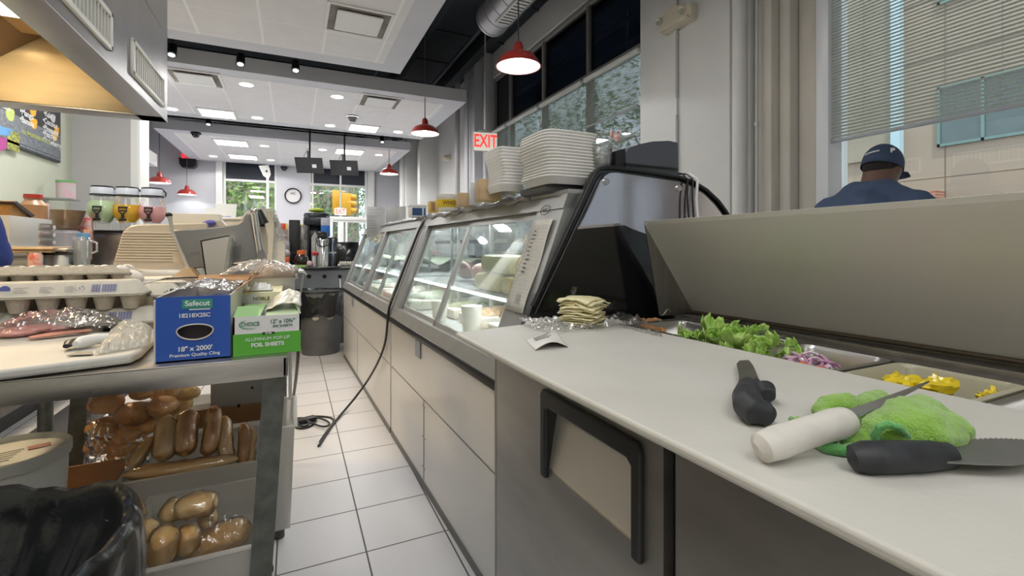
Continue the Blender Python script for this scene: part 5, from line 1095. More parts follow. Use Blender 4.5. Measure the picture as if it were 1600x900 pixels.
lg = mat('light_green_print', (.35, .62, .25), .45); m = MB(); m.box((fx0+.001, BY+.002, fz1-.002), (fx0+.05, BY+fd-.003, fz1), 0); m.prism([(fx0, BY, fz1), (fx0+.045, BY, fz1), (fx0+.045, BY+.01, fz1+.021), (fx0+.008, BY+.01, fz1+.021)], (0, .002, 0)); build('lid_flap', m, lg, t)
m = MB(); m.prism([(fx1-.002, BY+.02, fz1), (fx1-.002, BY+.2, fz1), (fx1-.02, BY+.18, fz1+.03), (fx1-.02, BY+.05, fz1+.03)], (.002, 0, 0)); m.prism([(fx0+.06, BY+.004, fz1-.002), (fx1-.004, BY+.004, fz1-.002), (fx1-.004, BY+.10, fz1+.012), (fx0+.06, BY+.10, fz1+.010)], (0, 0, .0015)); build('torn_flap', m, mat('pale_green_card', (.55, .68, .45), .5), t)
m = MB(); m.grid(lambda a, b: Vector((fx0+.055+.075*a, BY+.03+.12*b, fz1+.004+.030*math.sin(a*2.6)*(.6+.4*b)+.004*noise.noise(Vector((a*7, b*7, 0)))+.012*a*b)), 18, 12); build('foil_sheet', m, mat('waxy_sheet', (.70, .68, .58), .3, .2), t, solid=.0006)
W2 = fx1-fx0
dkg = plain('dark_green_ink', (.02, .16, .08)); 
text('CHOICE', .0118, dkg, t, (fx0+W2*.245, BY-.001, fz1-.0165), FACE_ME, sx=.78, bold=.0001)
m = MB(); m.tube([(fx0+W2*.245+.020*math.cos(a), BY-.0006, fz1-.0165+.0095*math.sin(a)) for a in [2.0+k*.25 for k in range(14)]], [.0002+.0009*math.sin(k/13*math.pi) for k in range(14)], 6); build('logo_swoosh', m, mat('logo_green_2', (.03, .30, .10), .5), t)
text('12" x 10\u00be"', .0115, dkg, t, (fx0+W2*.72, BY-.001, fz1-.0135), FACE_ME, bold=.0002, sx=.92)
text('500 SHEETS', .0066, dkg, t, (fx0+W2*.72, BY-.001, fz1-.0235), FACE_ME, bold=.0001, sx=1.15)
m = MB(); m.box((fx0+W2*.42, BY-.0008, zs-.0035), (fx0+W2*.60, BY-.0002, zs+.0012)); build('silver_tag', m, ink, t)
text('SILVER', .0042, wi, t, (fx0+W2*.51, BY-.0012, zs-.0012), FACE_ME, bold=.0001)
text('ALUMINUM POP-UP', .0098, wi, t, (fx0+W2*.5, BY-.001, zs-.0125), FACE_ME, sx=.98)
text('FOIL SHEETS', .0112, wi, t, (fx0+W2*.5, BY-.001, zs-.0250), FACE_ME, bold=.0004)
# glove box
gY = 1.385; gx0, gx1 = PY(370, 480, gY).x, PY(440, 480, gY).x; gz0 = TZ+.002; gz1 = PY(400, 457, gY).z
t = thing('glove_box', 'yellow and white glove box with a white glove pulled out on top', 'box', ((gx0+gx1)/2, gY+.1, TZ))
gm = mat('pale_yellow_card', (.74, .71, .40), .5, noise_scale=6, col2=(.78, .76, .55)); m = MB(); m.box((gx0, gY, gz0), (gx1, gY+.22, gz1), .001); build('carton', m, gm, t)
m = MB(); m.prism([(gx0, gY-.001, gz1-.004), (gx0+.045, gY-.001, gz1-.004), (gx0+.065, gY-.001, gz1-.045), (gx0, gY-.001, gz1-.045)], (0, .0008, 0)); build('white_print_area', m, fw, t)
text('NOBLE', .0125, plain('brown_black_ink', (.12, .08, .03)), t, ((gx0+gx1)/2+.004, gY-.0016, gz1-.0165), FACE_ME, bold=.0001)
text('Powdered Vinyl Gloves', .0082, plain('brown_black_ink', (.12, .08, .03)), t, ((gx0+gx1)/2, gY-.0016, gz1-.0300), FACE_ME, bold=.0001)
m = MB(); m.grid(lambda a, b: Vector((gx0+.025+.055*a, gY+.02+.06*b, gz1+.003+.016*(math.sin(math.pi*a)*math.sin(math.pi*b))**.5*(1+.9*noise.noise(Vector((a*6, b*6, 3)))))), 24, 18); build('glove', m, white_pl, t)
# steel trays of wrapped food behind the boxes
tray_s = mat('tray_metal', (.56, .54, .50), .35, .9)
def tray(x0, x1, y0, y1, z0, z1, label, wrap_n=0, content=None):
    t = thing('steel_tray', label, 'tray', ((x0+x1)/2, (y0+y1)/2, z0)); m = MB(); th = .002
    m.box((x0, y0, z0), (x1, y1, z0+th)); m.box((x0, y0, z0), (x1, y0+th, z1)); m.box((x0, y1-th, z0), (x1, y1, z1)); m.box((x0, y0, z0), (x0+th, y1, z1)); m.box((x1-th, y0, z0), (x1, y1, z1))
    m.box((x0-.008, y0-.008, z1-.003), (x1+.008, y0+.002, z1)); m.box((x0-.008, y1-.002, z1-.003), (x1+.008, y1+.008, z1)); m.box((x0-.008, y0, z1-.003), (x0+.002, y1, z1)); m.box((x1-.002, y0, z1-.003), (x1+.008, y1, z1)); build('pan', m, tray_s, t)
    return t
a = PY(232, 443, 1.62); b = PY(368, 437, 1.62)
t1 = tray(a.x, b.x, 1.60, 1.84, TZ, PY(300, 440, 1.6).z, 'deep steel tray behind the blue cling film box')
m = MB(); m.box((a.x+.02, 1.615, TZ+.05), (b.x-.02, 1.78, TZ+.118), .006); one('cardboard_carton', m, card, 'brown taped carton lying in the deep steel tray', 'box')
m = MB(); m.tube([(a.x+.09, 1.612, TZ+.121), (a.x+.11, 1.70, TZ+.122), (a.x+.16, 1.76, TZ+.121)], .004, 6); m.tube([(a.x+.16, 1.63, TZ+.121), (a.x+.20, 1.72, TZ+.121)], .004, 6); one('white_tape', m, white_pl, 'white tape straps over the brown carton', 'tape')
t2 = tray(PY(372, 440, 1.62).x, PY(461, 432, 1.62).x, 1.60, 1.86, TZ, PY(415, 435, 1.6).z, 'steel tray under a mound of wrapped flatbread, right corner of the worktable')
qx = (PY(372, 440, 1.62).x+PY(461, 432, 1.62).x)/2
t = thing('wrapped_flatbread', 'mound of beige flatbread in a clear bag on the right steel tray', 'bread', (qx, 1.73, TZ+.12)); zt2 = PY(415, 435, 1.6).z
m = MB(); m.ell((qx+.01, 1.73, zt2), (.075, .08, .038), 24, nz=.25, nsc=14); build('bread', m, mat('flatbread', (.60, .43, .30), .6, noise_scale=14, col2=(.74, .62, .50)), t)
m = MB()
for k in range(9): m.tube([(qx-.05+.012*k, 1.66, zt2+.012), (qx-.03+.009*k, 1.70, zt2+.038-.0004*(k-4)**2), (qx-.02+.006*k, 1.78, zt2+.034)], .004, 6)
build('folds', m, mat('flatbread_folds', (.70, .58, .48), .5), t)
m = MB(); m.grid(lambda a, b: Vector((qx-.13+.24*a+.01*noise.noise(Vector((a*9, b*9, 0))), 1.60+.26*b, zt2+.006+.044*(math.sin(math.pi*a)*math.sin(math.pi*(.1+.85*b)))**.8+.014*abs(noise.noise(Vector((a*11, b*11, 7)))))), 46, 30); build('bag', m, wrapm, t)
m = MB(); m.grid(lambda a, b: Vector((qx+.085+.02*b, 1.60+.25*a, TZ+.01+(zt2-TZ)*b+.006*noise.noise(Vector((a*8, b*6, 0))))), 16, 16); one('plastic_bag', m, glass_mat('white_bag', (.95, .95, .95), .1, .15, .5, (.74, .74, .74), .5, 30), 'white plastic bag hanging over the right side of the flatbread tray', 'plastic bag')
# white foam tray and papers left of the slicer base
a = PT(245, 438, 1.75); m = MB(); m.box((a.x-.16, a.y-.06, a.z-.06), (a.x+.09, a.y+.08, a.z+.012), .01); one('foam_tray', m, foam, 'white foam tray behind the egg cartons, left of the steel tray', 'tray')
m = MB(); a = PT(300, 432, 1.78); m.prism([a+Vector((-.09, 0, -.02)), a+Vector((.03, 0, -.02)), a+Vector((-.01, .02, .03)), a+Vector((-.03, .02, .03))], (0, .1, 0)); one('folded_paper', m, card_lt, 'folded beige paper bag lying before the slicer base', 'paper')
# ================================================================ bread below the worktable
def loaf(name, label, p, q, r, mt, bend=.0, group=None, wrapped=True, flat=.85, score=True, wr=1.13):
    p = Vector(p); q = Vector(q); n = 15; d = (q-p); side = d.cross(Vector((0, 1, 0))).normalized()
    t = thing(name, label, 'bread', (p+q)/2-Vector((0, 0, r)), 0, group)
    def path(k): s = k/(n-1); return p+d*s+side*bend*math.sin(math.pi*s)
    prof = [max(.25, (1-abs(2*k/(n-1)-1)**4.5)**.5) for k in range(n)]
    m = MB(); m.tube([path(k) for k in range(n)], [r*a for a in prof], 18, flat=flat); o = build('loaf', m, mt, t)
    if wrapped:
        m = MB(); rr = [r*wr*a for a in prof]; rings = []
        bm_ = MB(); bm_.tube([path(k) for k in range(n)], rr, 22, flat=flat)
        for v in bm_.bm.verts: v.co += (v.co-p).normalized()*.0+Vector((noise.noise(v.co*60), noise.noise(v.co*60+Vector((5, 0, 0))), noise.noise(v.co*60+Vector((0, 7, 0)))))*.005
        build('plastic_wrap', bm_, clear_wrap, t)
    return t
def bin_(label, x0, x1, y0, y1, z0, z1, side_drop=0):
    t = thing('bread_bin', label, 'storage bin', ((x0+x1)/2, (y0+y1)/2, z0), 0, None)
    m = MB(); th = .003; tp = .012
    def r(i, z): return [(x0+i, y0+i, z), (x1-i, y0+i, z), (x1-i, y1-i, z), (x0+i, y1-i, z)]
    m.ring_loft([r(tp+th, z0), r(th, z1), r(0, z1), r(-.008, z1), r(-.008, z1-.004), r(0, z1-.004), r(tp, z0)], cap=False); m.face(r(tp+th, z0+.002)); build('tub', m, bin_pl, t)
    return t
x0n = PY(150, 900, 1.17).x; 
bin_('frosted plastic bin of wrapped rolls, the nearer and lower one under the worktable', -.335, -.075, 1.17, 1.50, .285, .487)
bin_('frosted plastic bin full of long wrapped loaves, the farther one under the worktable', -.42, -.075, 1.56, 1.86, .285, .513)
bin_('clear tall bin edge standing at the aisle side of the worktable', -.066, .004, 1.56, 1.86, .285, .60)
YB = 1.68
bin_('tall frosted bin standing on the floor behind the worktable', -.47, -.10, 1.91, 2.015, .0, .60)
def L(u, v, Y=YB): return PY(u, v, Y)
lv = [((212, 724), (240, 684), 10, 'slim wrapped loaf leaning at the left end of the upper bin', bread_md), ((257, 714), (259, 650), 16, 'wrapped loaf upright in the upper bin, first from the left', bread_md), ((294, 706), (298, 640), 16, 'dark crusted loaf upright in the upper bin, second from the left', bread_dk),
      ((325, 708), (334, 634), 13, 'dark crusted loaf upright in the upper bin, third from the left', bread_dk), ((359, 718), (351, 650), 12, 'pale crusted loaf upright in the upper bin, fourth from the left', bread_md), ((379, 722), (380, 662), 10, 'thin dark loaf upright in the upper bin, beside the table leg', bread_dk),
      ((394, 722), (395, 668), 8, 'thin loaf partly behind the table leg in the upper bin', bread_md), ((436, 705), (438, 684), 8, 'pale loaf end right of the table leg', bread_lt)]
for i, (a, b, r, lb, mt) in enumerate(lv):
    loaf('wrapped_loaf', lb, L(*a, YB-.0)+Vector((0, -.03, 0)), L(*b, YB+.03), r*1.42/FPX*.92, mt, bend=.006*(-1)**i)
loaf('baguette', 'long wrapped baguette lying flat along the front of the upper bin', PY(192, 742, 1.60), PY(372, 716, 1.60), .021, bread_md, bend=-.004)
for u, v, r, lb in ((166, 630, 21, 'shiny brown bun at the top left of the bun bags'), (209, 646, 23, 'shiny brown bun at the top middle of the bun bags'), (253, 635, 20, 'shiny brown bun at the top right of the bun bags'), (160, 667, 19, 'brown bun at the middle left of the bun bags'), (205, 676, 22, 'brown bun in the middle of the bun bags'), (157, 697, 18, 'brown bun at the lower left of the bun bags'), (194, 697, 20, 'pale brown bun low in the bun bags'), (192, 714, 20, 'lowest brown bun of the bun bags'), (230, 664, 17, 'brown bun tucked right of the middle of the bun bags'), (172, 611, 15, 'brown bun peeking just below the tabletop at the left'), (222, 612, 16, 'brown bun peeking just below the tabletop, middle'), (222, 700, 16, 'brown bun low, behind the leaning loaf')):
    c = PY(u, v, 1.80); rr = r*1.45/FPX; m = MB(); m.ell(c, (rr*1.08, rr, rr*.78), 22, nz=.06, nsc=9); one('burger_bun', m, bread_dk, lb, 'bread', 'burger buns in clear bags')
def bagf(u0, v0, u1, v1, Y, bulge):
    def fn(a, b):
        p = PY(u0+(u1-u0)*a, v0+(v1-v0)*b, Y); k = (math.sin(math.pi*(.04+.92*a))*math.sin(math.pi*(.04+.92*b)))**.45; return p+Vector((0, -bulge*k+.018*abs(noise.noise(Vector((a*7, b*5, u0))))+.006*noise.noise(Vector((a*22, b*18, u0))), 0))
    return fn
for a in (((140, 606, 236, 662, 1.80, .075), 'clear bag around the upper row of brown buns'), ((138, 655, 236, 728, 1.80, .075), 'clear bag around the lower rows of brown buns'), ((228, 602, 285, 655, 1.80, .07), 'clear bag around the top right brown bun')):
    film_sheet(bagf(*a[0]), 40, 32, a[1], clear_wrap, 'bun_bag')
m = MB(); 
for u, v in ((248, 612), (272, 608), (292, 614), (262, 624), (284, 632), (276, 650)): m.ell(PY(u, v, 1.855), (.038, .03, .028), 16, nz=.2)
one('wrapped_rolls', m, bread_md, 'pale wrapped rolls right below the tabletop, behind the buns', 'bread')
# box of brown rolls, low left
t = thing('cardboard_box', 'open brown cardboard box of rolls under the left of the worktable', 'box', (-.52, 1.5, .285)); X0, X1, Y0, Y1 = -.625, -.435, 1.36, 1.68; zt = .535
m = MB(); m.box((X0, Y0, .285), (X1, Y0+.004, zt-.12)); m.box((X0, Y1-.004, .285), (X1, Y1, zt)); m.box((X0, Y0, .285), (X0+.004, Y1, zt-.03)); m.box((X1-.004, Y0, .285), (X1, Y1, zt-.03)); m.box((X0, Y0, .281), (X1, Y1, .285)); build('carton', m, card, t)
for k, (x, y) in enumerate(((-.59, 1.60), (-.53, 1.61), (-.47, 1.60), (-.58, 1.50), (-.51, 1.51), (-.46, 1.49))):
    m = MB(); m.ell((x, y, .43), (.033, .036, .022), 18); m.box((x-.03, y-.03, .30), (x+.03, y+.03, .42), .01); one('bread_roll', m, bread_dk, 'shiny brown roll packed in the low cardboard box', 'bread', 'rolls in the cardboard box')
# lower bin rolls
YB2 = 1.30
for a, b, r, lb, mt, Y in (((205, 812), (218, 788), 19, 'round golden roll at the upper left of the lower bin', bread_lt, 1.36), ((232, 845), (238, 815), 17, 'golden roll at the left of the lower bin', bread_lt, 1.28), ((255, 882), (265, 824), 21, 'plump golden roll standing left of centre in the lower bin', bread_md, 1.24), ((293, 865), (302, 822), 18, 'golden roll in the middle of the lower bin', bread_md, 1.27),
                           ((262, 812), (282, 788), 16, 'pale roll behind the big one in the lower bin', bread_lt, 1.38), ((272, 800), (340, 786), 18, 'big pale sausage-shaped roll lying on top in the lower bin', bread_lt, 1.27), ((322, 822), (338, 800), 14, 'small pale roll under the right end of the top one', bread_lt, 1.32), ((288, 868), (392, 826), 24, 'long golden loaf lying at the right of the lower bin', bread_md, 1.33)):
    loaf('bread_roll', lb, PY(*a, Y), PY(*b, Y), r*Y/1.2/FPX*1.05, mt, bend=.006, wr=1.12)
film_sheet(bagf(275, 800, 396, 880, 1.30, .045), 40, 30, 'clear bag over the long golden loaf in the lower bin', clear_wrap, 'bread_bag')
t = thing('produce_carton', 'white printed carton right under the tabletop, with a dark opening', 'box', (-.15, 1.9, .5)); a = PY(330, 598, 1.9); b = PY(404, 640, 1.9)
m = MB(); m.box((a.x, 1.885, b.z+.02), (b.x+.02, 1.99, a.z), .002); build('carton', m, mat('grey_white_carton', (.50, .51, .50), .6), t)
m = MB(); m.box((a.x-.04, 1.875, b.z-.03), (b.x+.02, 1.885, b.z+.03)); build('brown_front', m, card, t)
m = MB(); c = PY(394, 605, 1.883); m.prism([c+Vector((-.006, 0, -.006)), c+Vector((.006, 0, -.006)), c+Vector((0, 0, .006))], (0, -.001, 0)); c = PY(373, 634, 1.873); m.prism([c+Vector((-.007, 0, 0)), c+Vector((0, 0, -.008)), c+Vector((.007, 0, 0)), c+Vector((0, 0, .008))], (0, -.001, 0)); build('triangle_mark', m, ink, t)
# bucket
t = thing('white_bucket', 'white plastic bucket with a flat lid, lower left behind the bin bag', 'bucket', (-.655, 1.30, .285)); bc = Vector((-.560, 1.30, .285)); q = PZ(10, 706, .66)
bc = Vector((q.x-.0, q.y, .285)); R = .108
m = MB(); m.lathe([(.001, 0), (R*.86, 0), (R*.985, .33), (R*.985, .345), (R*1.0, .352), (R*1.0, .362)], bc, 48); bkt = build('pail', m, mat('bucket_white', (.66, .68, .66), .4), t)
m = MB(); m.lathe([(R*1.03, .350), (R*1.05, .356), (R*1.05, .376), (R*1.01, .379), (R*.97, .372), (R*.95, .366), (.001, .366)], bc, 48); lid_ = build('lid', m, mat('bucket_lid', (.60, .62, .60), .4), t)
m = MB(); c = bc+Vector((.045, .035, .3672)); m.box(c+Vector((-.02, -.014, 0)), c+Vector((.02, .014, .0006)), .0, Rz(.4)); build('red_label', m, mat('red_label', (.30, .06, .04), .5), lid_)
m = MB()
for k in range(5): m.box(bc+Vector((-.07+.01*k, -.05+k*.018, .3668)), bc+Vector((.02, -.046+k*.018, .3674)), 0, Rz(.35))
build('embossed_lines', m, mat('faint_print', (.42, .44, .42), .6), lid_)
m = MB(); m.box((bc.x-.16, 1.1, 0), (bc.x+.10, bc.y+.12, .283), .003); one('cardboard_box', m, card, 'closed cardboard box under the white bucket', 'box')
# bin with black bag
t = thing('trash_can', 'bin lined with a shiny black bag, in the lower left corner', 'trash can', (-.36, .86, 0)); c = Vector((-.415, .80, 0)); zr = .735; R = .205
m = MB(); m.lathe([(.001, 0), (R*.82, 0), (R*.97, zr-.03), (R, zr-.03), (R, zr-.02), (R*.96, zr-.02)], c, 40); build('can', m, mat('can_grey', (.14, .14, .14), .5), t)
bagm = mat('black_bin_bag', (.010, .011, .013), .22, coat=.6, bump=.25, noise_scale=14)
m = MB(); nA, nB = 120, 34
def bagp(a, b):
    th = a*2*math.pi; w1 = noise.noise(Vector((math.cos(th)*2.2, math.sin(th)*2.2, b*1.2))); w2 = noise.noise(Vector((math.cos(th)*7, math.sin(th)*7, b*3)))
    if b < .55: k = b/.55; r = R*1.06+.014*w1+.008*w2-.004*k; z = zr-.42+.42*k
    elif b < .7: k = (b-.55)/.15; r = R*1.06-.03*k+.012*w1; z = zr+.022*math.sin(k*math.pi)+.01*w1+.006*w2
    else: k = (b-.7)/.3; r = (R*.94-.10*k)+.014*w1*(1-k); z = zr-.015-.24*k+.02*w2
    return c+Vector((r*math.cos(th), r*math.sin(th), z+.012*w1*(b > .4)))
m.grid(bagp, nA, nB); build('bag', m, bagm, t)
# ================================================================ slicer on its stand behind the worktable
t = thing('slicer_stand', 'stainless stand under the meat slicer', 'work table', (-.5, 2.4, 0)); m = MB(); m.box((-.78, 2.0, .84), (.0, 2.75, .88), .003); build('table_top', m, steel, t)
for x in (-.74, -.05):
    for y in (2.05, 2.7): m = MB(); m.cyl((x, y, 0), (x, y, .84), .02, seg=12); build('leg', m, galv, t)
cream = mat('slicer_cream_enamel', (.66, .58, .46), .35, noise_amt=.05, noise_scale=6)
sl = mat('slicer_grey_metal', (.32, .32, .31), .38, .75, .12, 5); sl2 = mat('slicer_satin_metal', (.66, .64, .59), .4, .6, .12, 4)
t = thing('meat_slicer', 'large meat slicer with cream ribbed table and grey carriage', 'meat slicer', (-.5, 2.35, .88))
def ribpoly(Y, dy, uv, name, mt, **k):
    m = MB(); m.prism([PY(u, v, Y) for u, v in uv], (0, dy, 0)); return build(name, m, mt, t, **k)
YR = 2.42
o = ribpoly(YR, .06, ((174, 421), (176, 414), (183, 390), (190, 366), (196, 358), (204, 353), (215, 351), (322, 348), (330, 421)), 'ribbed_plate', cream)
md = o.modifiers.new('soft', 'BEVEL'); md.width = .006; md.segments = 3; md.limit_method = 'ANGLE'
m = MB()
for k in range(11):
    v = 363.5+k*4.3; a = PY(193-(v-362)*.30, v, YR); b = PY(290, v+1.2, YR); m.tube([a+Vector((0, -.0, 0)), b], .0058, 8)
build('rib', m, mat('cream_ribs', (.60, .52, .40), .35), t)
ribpoly(YR-.02, .02, ((172, 421), (296, 421), (300, 426), (174, 427)), 'plate_edge', sl)
o = ribpoly(YR+.10, .10, ((240, 352), (318, 349), (345, 344), (352, 352), (350, 362), (240, 362)), 'rear_housing', cream)
o = ribpoly(2.28, .02, ((270, 393), (285, 391), (287, 414), (280, 413), (270, 409)), 'cream_guard', cream)
# carriage tray (grey)
o = ribpoly(2.22, .03, ((267, 360), (300, 358), (345, 354), (372, 350), (379, 345), (382, 336), (386, 334), (391, 334), (397, 370), (403, 405), (364, 411), (330, 418), (294, 420), (285, 405)), 'carriage', sl)
md = o.modifiers.new('soft', 'BEVEL'); md.width = .004; md.segments = 2; md.limit_method = 'ANGLE'
ribpoly(2.20, .02, ((266, 359), (270, 360), (297, 420), (291, 420)), 'carriage_edge', sl2)
ribpoly(2.216, .004, ((364, 385), (377, 383), (374, 405), (366, 406)), 'recess', mat('slicer_recess', (.22, .22, .22), .5, .6))
ribpoly(2.216, .004, ((296, 394), (312, 393), (312, 397), (296, 398)), 'badge', mat('slicer_badge', (.25, .25, .26), .4, .6))
# sweeping wing down to the base
m = MB(); m.grid(lambda a, b: PY(351+52*a+0*b, 412+(-1-4*a)*(1-b)+(24-10*a)*b, 2.22-.05*b)+Vector((0, 0, -.01*math.sin(a*3))), 14, 8); build('lower_wing', m, sl, t, solid=.004)
# tapered foot pillar
F = [PY(u, v, 2.08) for u, v in ((313, 376), (361, 367), (350, 437), (322, 437))]; m = MB(); m.prism(F, (0, .004, 0)); S_ = [PY(361, 367, 2.08), PY(368, 380, 2.26), PY(366, 410, 2.26), PY(350, 437, 2.08)]; m.prism(S_, (-.004, 0, 0)); m.prism([PY(313, 376, 2.08), PY(361, 367, 2.08), PY(368, 380, 2.26), PY(320, 384, 2.26)], (0, 0, -.004)); m.prism([PY(313, 376, 2.08), PY(320, 384, 2.26), PY(324, 430, 2.26), PY(322, 437, 2.08)], (.004, 0, 0)); build('pusher_pillar', m, sl2, t)
m = MB(); m.tube([PY(361, 367, 2.079), PY(350, 437, 2.079)], .006, 8); build('pillar_edge', m, mat('bright_edge', (.75, .77, .8), .25, .9), t)
# rod and knob
m = MB(); m.cyl(PY(398, 331, 2.12), PY(407, 391, 2.12), .010, seg=16); m.ell(PY(397, 330, 2.12), .014); build('rod', m, chrome, t)
m = MB(); m.prism([PY(u, v, 2.12) for u, v in ((403, 391), (411, 389), (417, 402), (417, 407), (401, 405))], (0, .04, 0)); build('rod_socket', m, sl, t)
ribpoly(2.24, .05, ((396, 334), (402, 328), (411, 334), (418, 370), (418, 398), (408, 400)), 'blade_guard', cream)
m = MB(); m.tube([PY(404, 328, 2.20), PY(407, 340, 2.20), PY(411, 350, 2.20)], [.012, .020, .024], 14); m.box(PY(402, 354, 2.2), PY(414, 349, 2.22)); build('clamp_knob', m, black_pl, t)
m = MB(); m.tube([PY(269, 360, 2.2), PY(266, 345, 2.2), PY(265, 338, 2.2)], [.008, .006, .010], 10); build('lever', m, sl2, t)
m = MB(); m.ell(PY(264, 336, 2.2), (.012, .012, .010)); build('lever_knob', m, black_pl, t)
m = MB(); m.box((-.72, 2.22, .88), (-.22, 2.6, .99), .02); m.box((-.66, 2.3, .99), (-.35, 2.55, 1.05), .02); build('base', m, sl2, t)
m = MB(); m.ell(PY(327, 349, 2.5), (.028, .03, .016), 16, nz=.1); one('blue_glove_ball', m, mat('blue_nitrile', (.10, .10, .38), .45), 'crumpled blue glove on top of the slicer', 'glove')
# white register-like machine behind the slicer
Y5 = 4.9
t = thing('counter_machine', 'white sloping counter machine with a clear bag, behind the slicer rod', 'machine', PY(410, 420, Y5))
m = MB(); m.prism([PY(u, v, Y5) for u, v in ((340, 352), (352, 343), (380, 337), (384, 330), (398, 326), (426, 326), (430, 335), (445, 375), (445, 420), (345, 420))], (0, .35, 0)); build('housing', m, mat('offwhite_housing', (.62, .61, .57), .5, noise_amt=.08), t)
m = MB(); m.prism([PY(u, v, Y5-.05) for u, v in ((416, 330), (428, 330), (428, 365), (424, 420), (418, 420), (420, 372), (416, 365))], (0, .05, 0)); build('post', m, mat('post_cream', (.54, .53, .46), .5), t)
m = MB(); m.grid(lambda a, b: PY(420+10*a+ (17*b), 332+46*b-4*a, Y5-.04)+Vector((0, .06*noise.noise(Vector((a*6, b*6, 0))), 0)), 20, 24); build('bag', m, clear_wrap2, t)
m = MB(); m.box(PY(346, 343, Y5-.03), PY(378, 340, Y5)+Vector((0, .2, 0)), .01); one('paper_tray', m, foam, 'stack of off-white papers on top of the counter machine', 'papers')
q = PT(295, 347, 5.4); q.z = 1.46; m = MB(); m.box((q.x-.10, q.y-.1, q.z-.02), (q.x+.08, q.y+.1, q.z+.055), .003, Rz(.2)); one('cardboard_box', m, card_lt, 'small brown box on the shelf below the far red pendant', 'box')
t = thing('menu_boards', 'white printed sheets standing below the far left window', 'sign', PT(345, 345, 5.6))
m = MB(); m.prism([PT(u, v, 5.3) for u, v in ((336, 318), (370, 319), (368, 344), (336, 344))], (0, .02, 0)); m.prism([PT(u, v, 5.2) for u, v in ((321, 326), (336, 325), (336, 343), (321, 343))], (0, .02, 0)); build('sheet', m, paper, t)
q = PT(355, 338, 5.15); q.z = 1.455; m = MB(); m.ell(q, (.05, .04, .02), nz=.1); one('blue_glove', m, mat('blue_nitrile_2', (.12, .12, .4), .5), 'small blue crumpled glove before the printed sheets', 'glove')
# back counter (dining side) carrying those
t = thing('back_counter', 'long low counter behind the slicer and the drink dispensers', 'counter', (-1.0, 5.6, 0)); m = MB(); m.box((-.98, 5.0, .0), (-.35, 5.75, .86), .004); build('cabinet', m, mat('counter_dark', (.12, .12, .12), .5), t)
m = MB(); m.box((-1.0, 4.95, .86), (-.32, 5.8, .90), .004); m.box((-1.0, 5.1, .9), (-.62, 6.5, 1.44), .004); build('counter_top', m, mat('counter_cream', (.6, .58, .52), .5), t)
# ================================================================ cooking line along the left wall
t = thing('cooking_counter', 'stainless cooking line along the pale green tiled wall', 'counter', (-1.95, 4.2, 0))
m = MB(); m.box((XL+.01, .4, .10), (-1.60, 7.2, .88), .004); build('cabinet', m, steel_dk, t); m = MB(); m.box((XL+.01, .4, .88), (-1.45, 7.2, .92), .004); build('counter_top', m, steel, t); m = MB(); m.box((XL+.01, .4, 0), (-1.62, 7.2, .10)); build('plinth', m, black_pl, t)
m = MB(); m.box((XL+.01, 4.2, 1.115), (-1.85, 7.2, 1.135), .003)
for y in (4.3, 5.6, 7.0): m.cyl((-1.88, y, .92), (-1.88, y, 1.115), .015, seg=10)
build('riser_shelf', m, steel, t)
m = MB(); m.box((-1.45, .2, .0), (-1.15, 4.7, .012), .004); one('floor_mat', m, mat('black_rubber_mat', (.03, .03, .035), .7), 'black rubber mat strip along the foot of the cooking line', 'mat')
def PXs(u, v, X): return PX(u, v, X)
# drawer unit
X = -1.92
t = thing('drawer_cabinet', 'grey desktop cabinet with three label drawers on the riser shelf', 'cabinet', PX(55, 386, X))
a = PX(15, 386, X); b = PX(57, 341, X); c2_ = PX(88, 386, X)
m = MB(); m.box((X-.22, a.y, 1.136), (X, c2_.y-.08, b.z+.0), .004); build('shell', m, mat('cabinet_grey', (.45, .46, .46), .5), t)
for k in range(3):
    z0 = 1.145+k*.068; m = MB(); m.box((X-.20, c2_.y-.082, z0), (X+.0, c2_.y-.06, z0+.058), .003); d = build('drawer', m, steel_lt, t)
    m = MB()
    for j in range(3): m.box((X-.185+j*.062, c2_.y-.0835, z0+.015), (X-.14+j*.062, c2_.y-.082, z0+.045)); 
    for j in range(3): m.box((X+.0, a.y+.65*(c2_.y-a.y)+j*.09, z0+.015), (X+.002, a.y+.65*(c2_.y-a.y)+.07+j*.09, z0+.045))
    build('label', m, white_pl, d)
m = MB()
for k in range(3): m.box((X-.002, a.y+(c2_.y-a.y)*.57, 1.145+k*.068), (X+.006, c2_.y-.08, 1.2+k*.068), .002)
build('drawer_front', m, steel_lt, t)
zt = b.z
def onshelf(u, v, X, z): p = PX(u, v, X); return Vector((p.x, p.y, z))
q = PX(52, 320, -2.02); t = thing('spice_jar', 'tall plastic jar with red lid and brown powder', 'jar', (q.x, q.y, zt))
m = MB(); m.lathe([(.001, 0), (.085, 0), (.09, .02), (.09, .12), (.055, .165), (.055, .185)], (q.x, q.y, zt), 28); build('jar', m, mat('brown_powder', (.42, .22, .10), .5, coat=.5), t)
m = MB(); m.lathe([(.062, .18), (.062, .212), (.001, .214)], (q.x, q.y, zt), 28); build('lid', m, mat('red_lid', (.55, .04, .03), .4), t)
q = PX(33, 338, -1.97); t = thing('wooden_holder', 'wooden tablet stand with a slanted dark tablet on the grey cabinet', 'stand', (q.x, q.y, zt))
m = MB(); m.prism([PX(u, v, -1.95) for u, v in ((15, 340), (22, 315), (26, 314), (48, 337), (50, 340))], (-.12, 0, 0)); build('stand', m, mat('wood_holder', (.40, .20, .06), .5, noise_amt=.3, noise_scale=20), t)
m = MB(); m.prism([PX(u, v, -1.93) for u, v in ((21, 315), (27, 315), (55, 337), (51, 340))], (-.12, 0, 0)); build('tablet', m, mat('tablet_dark', (.05, .05, .06), .3), t)
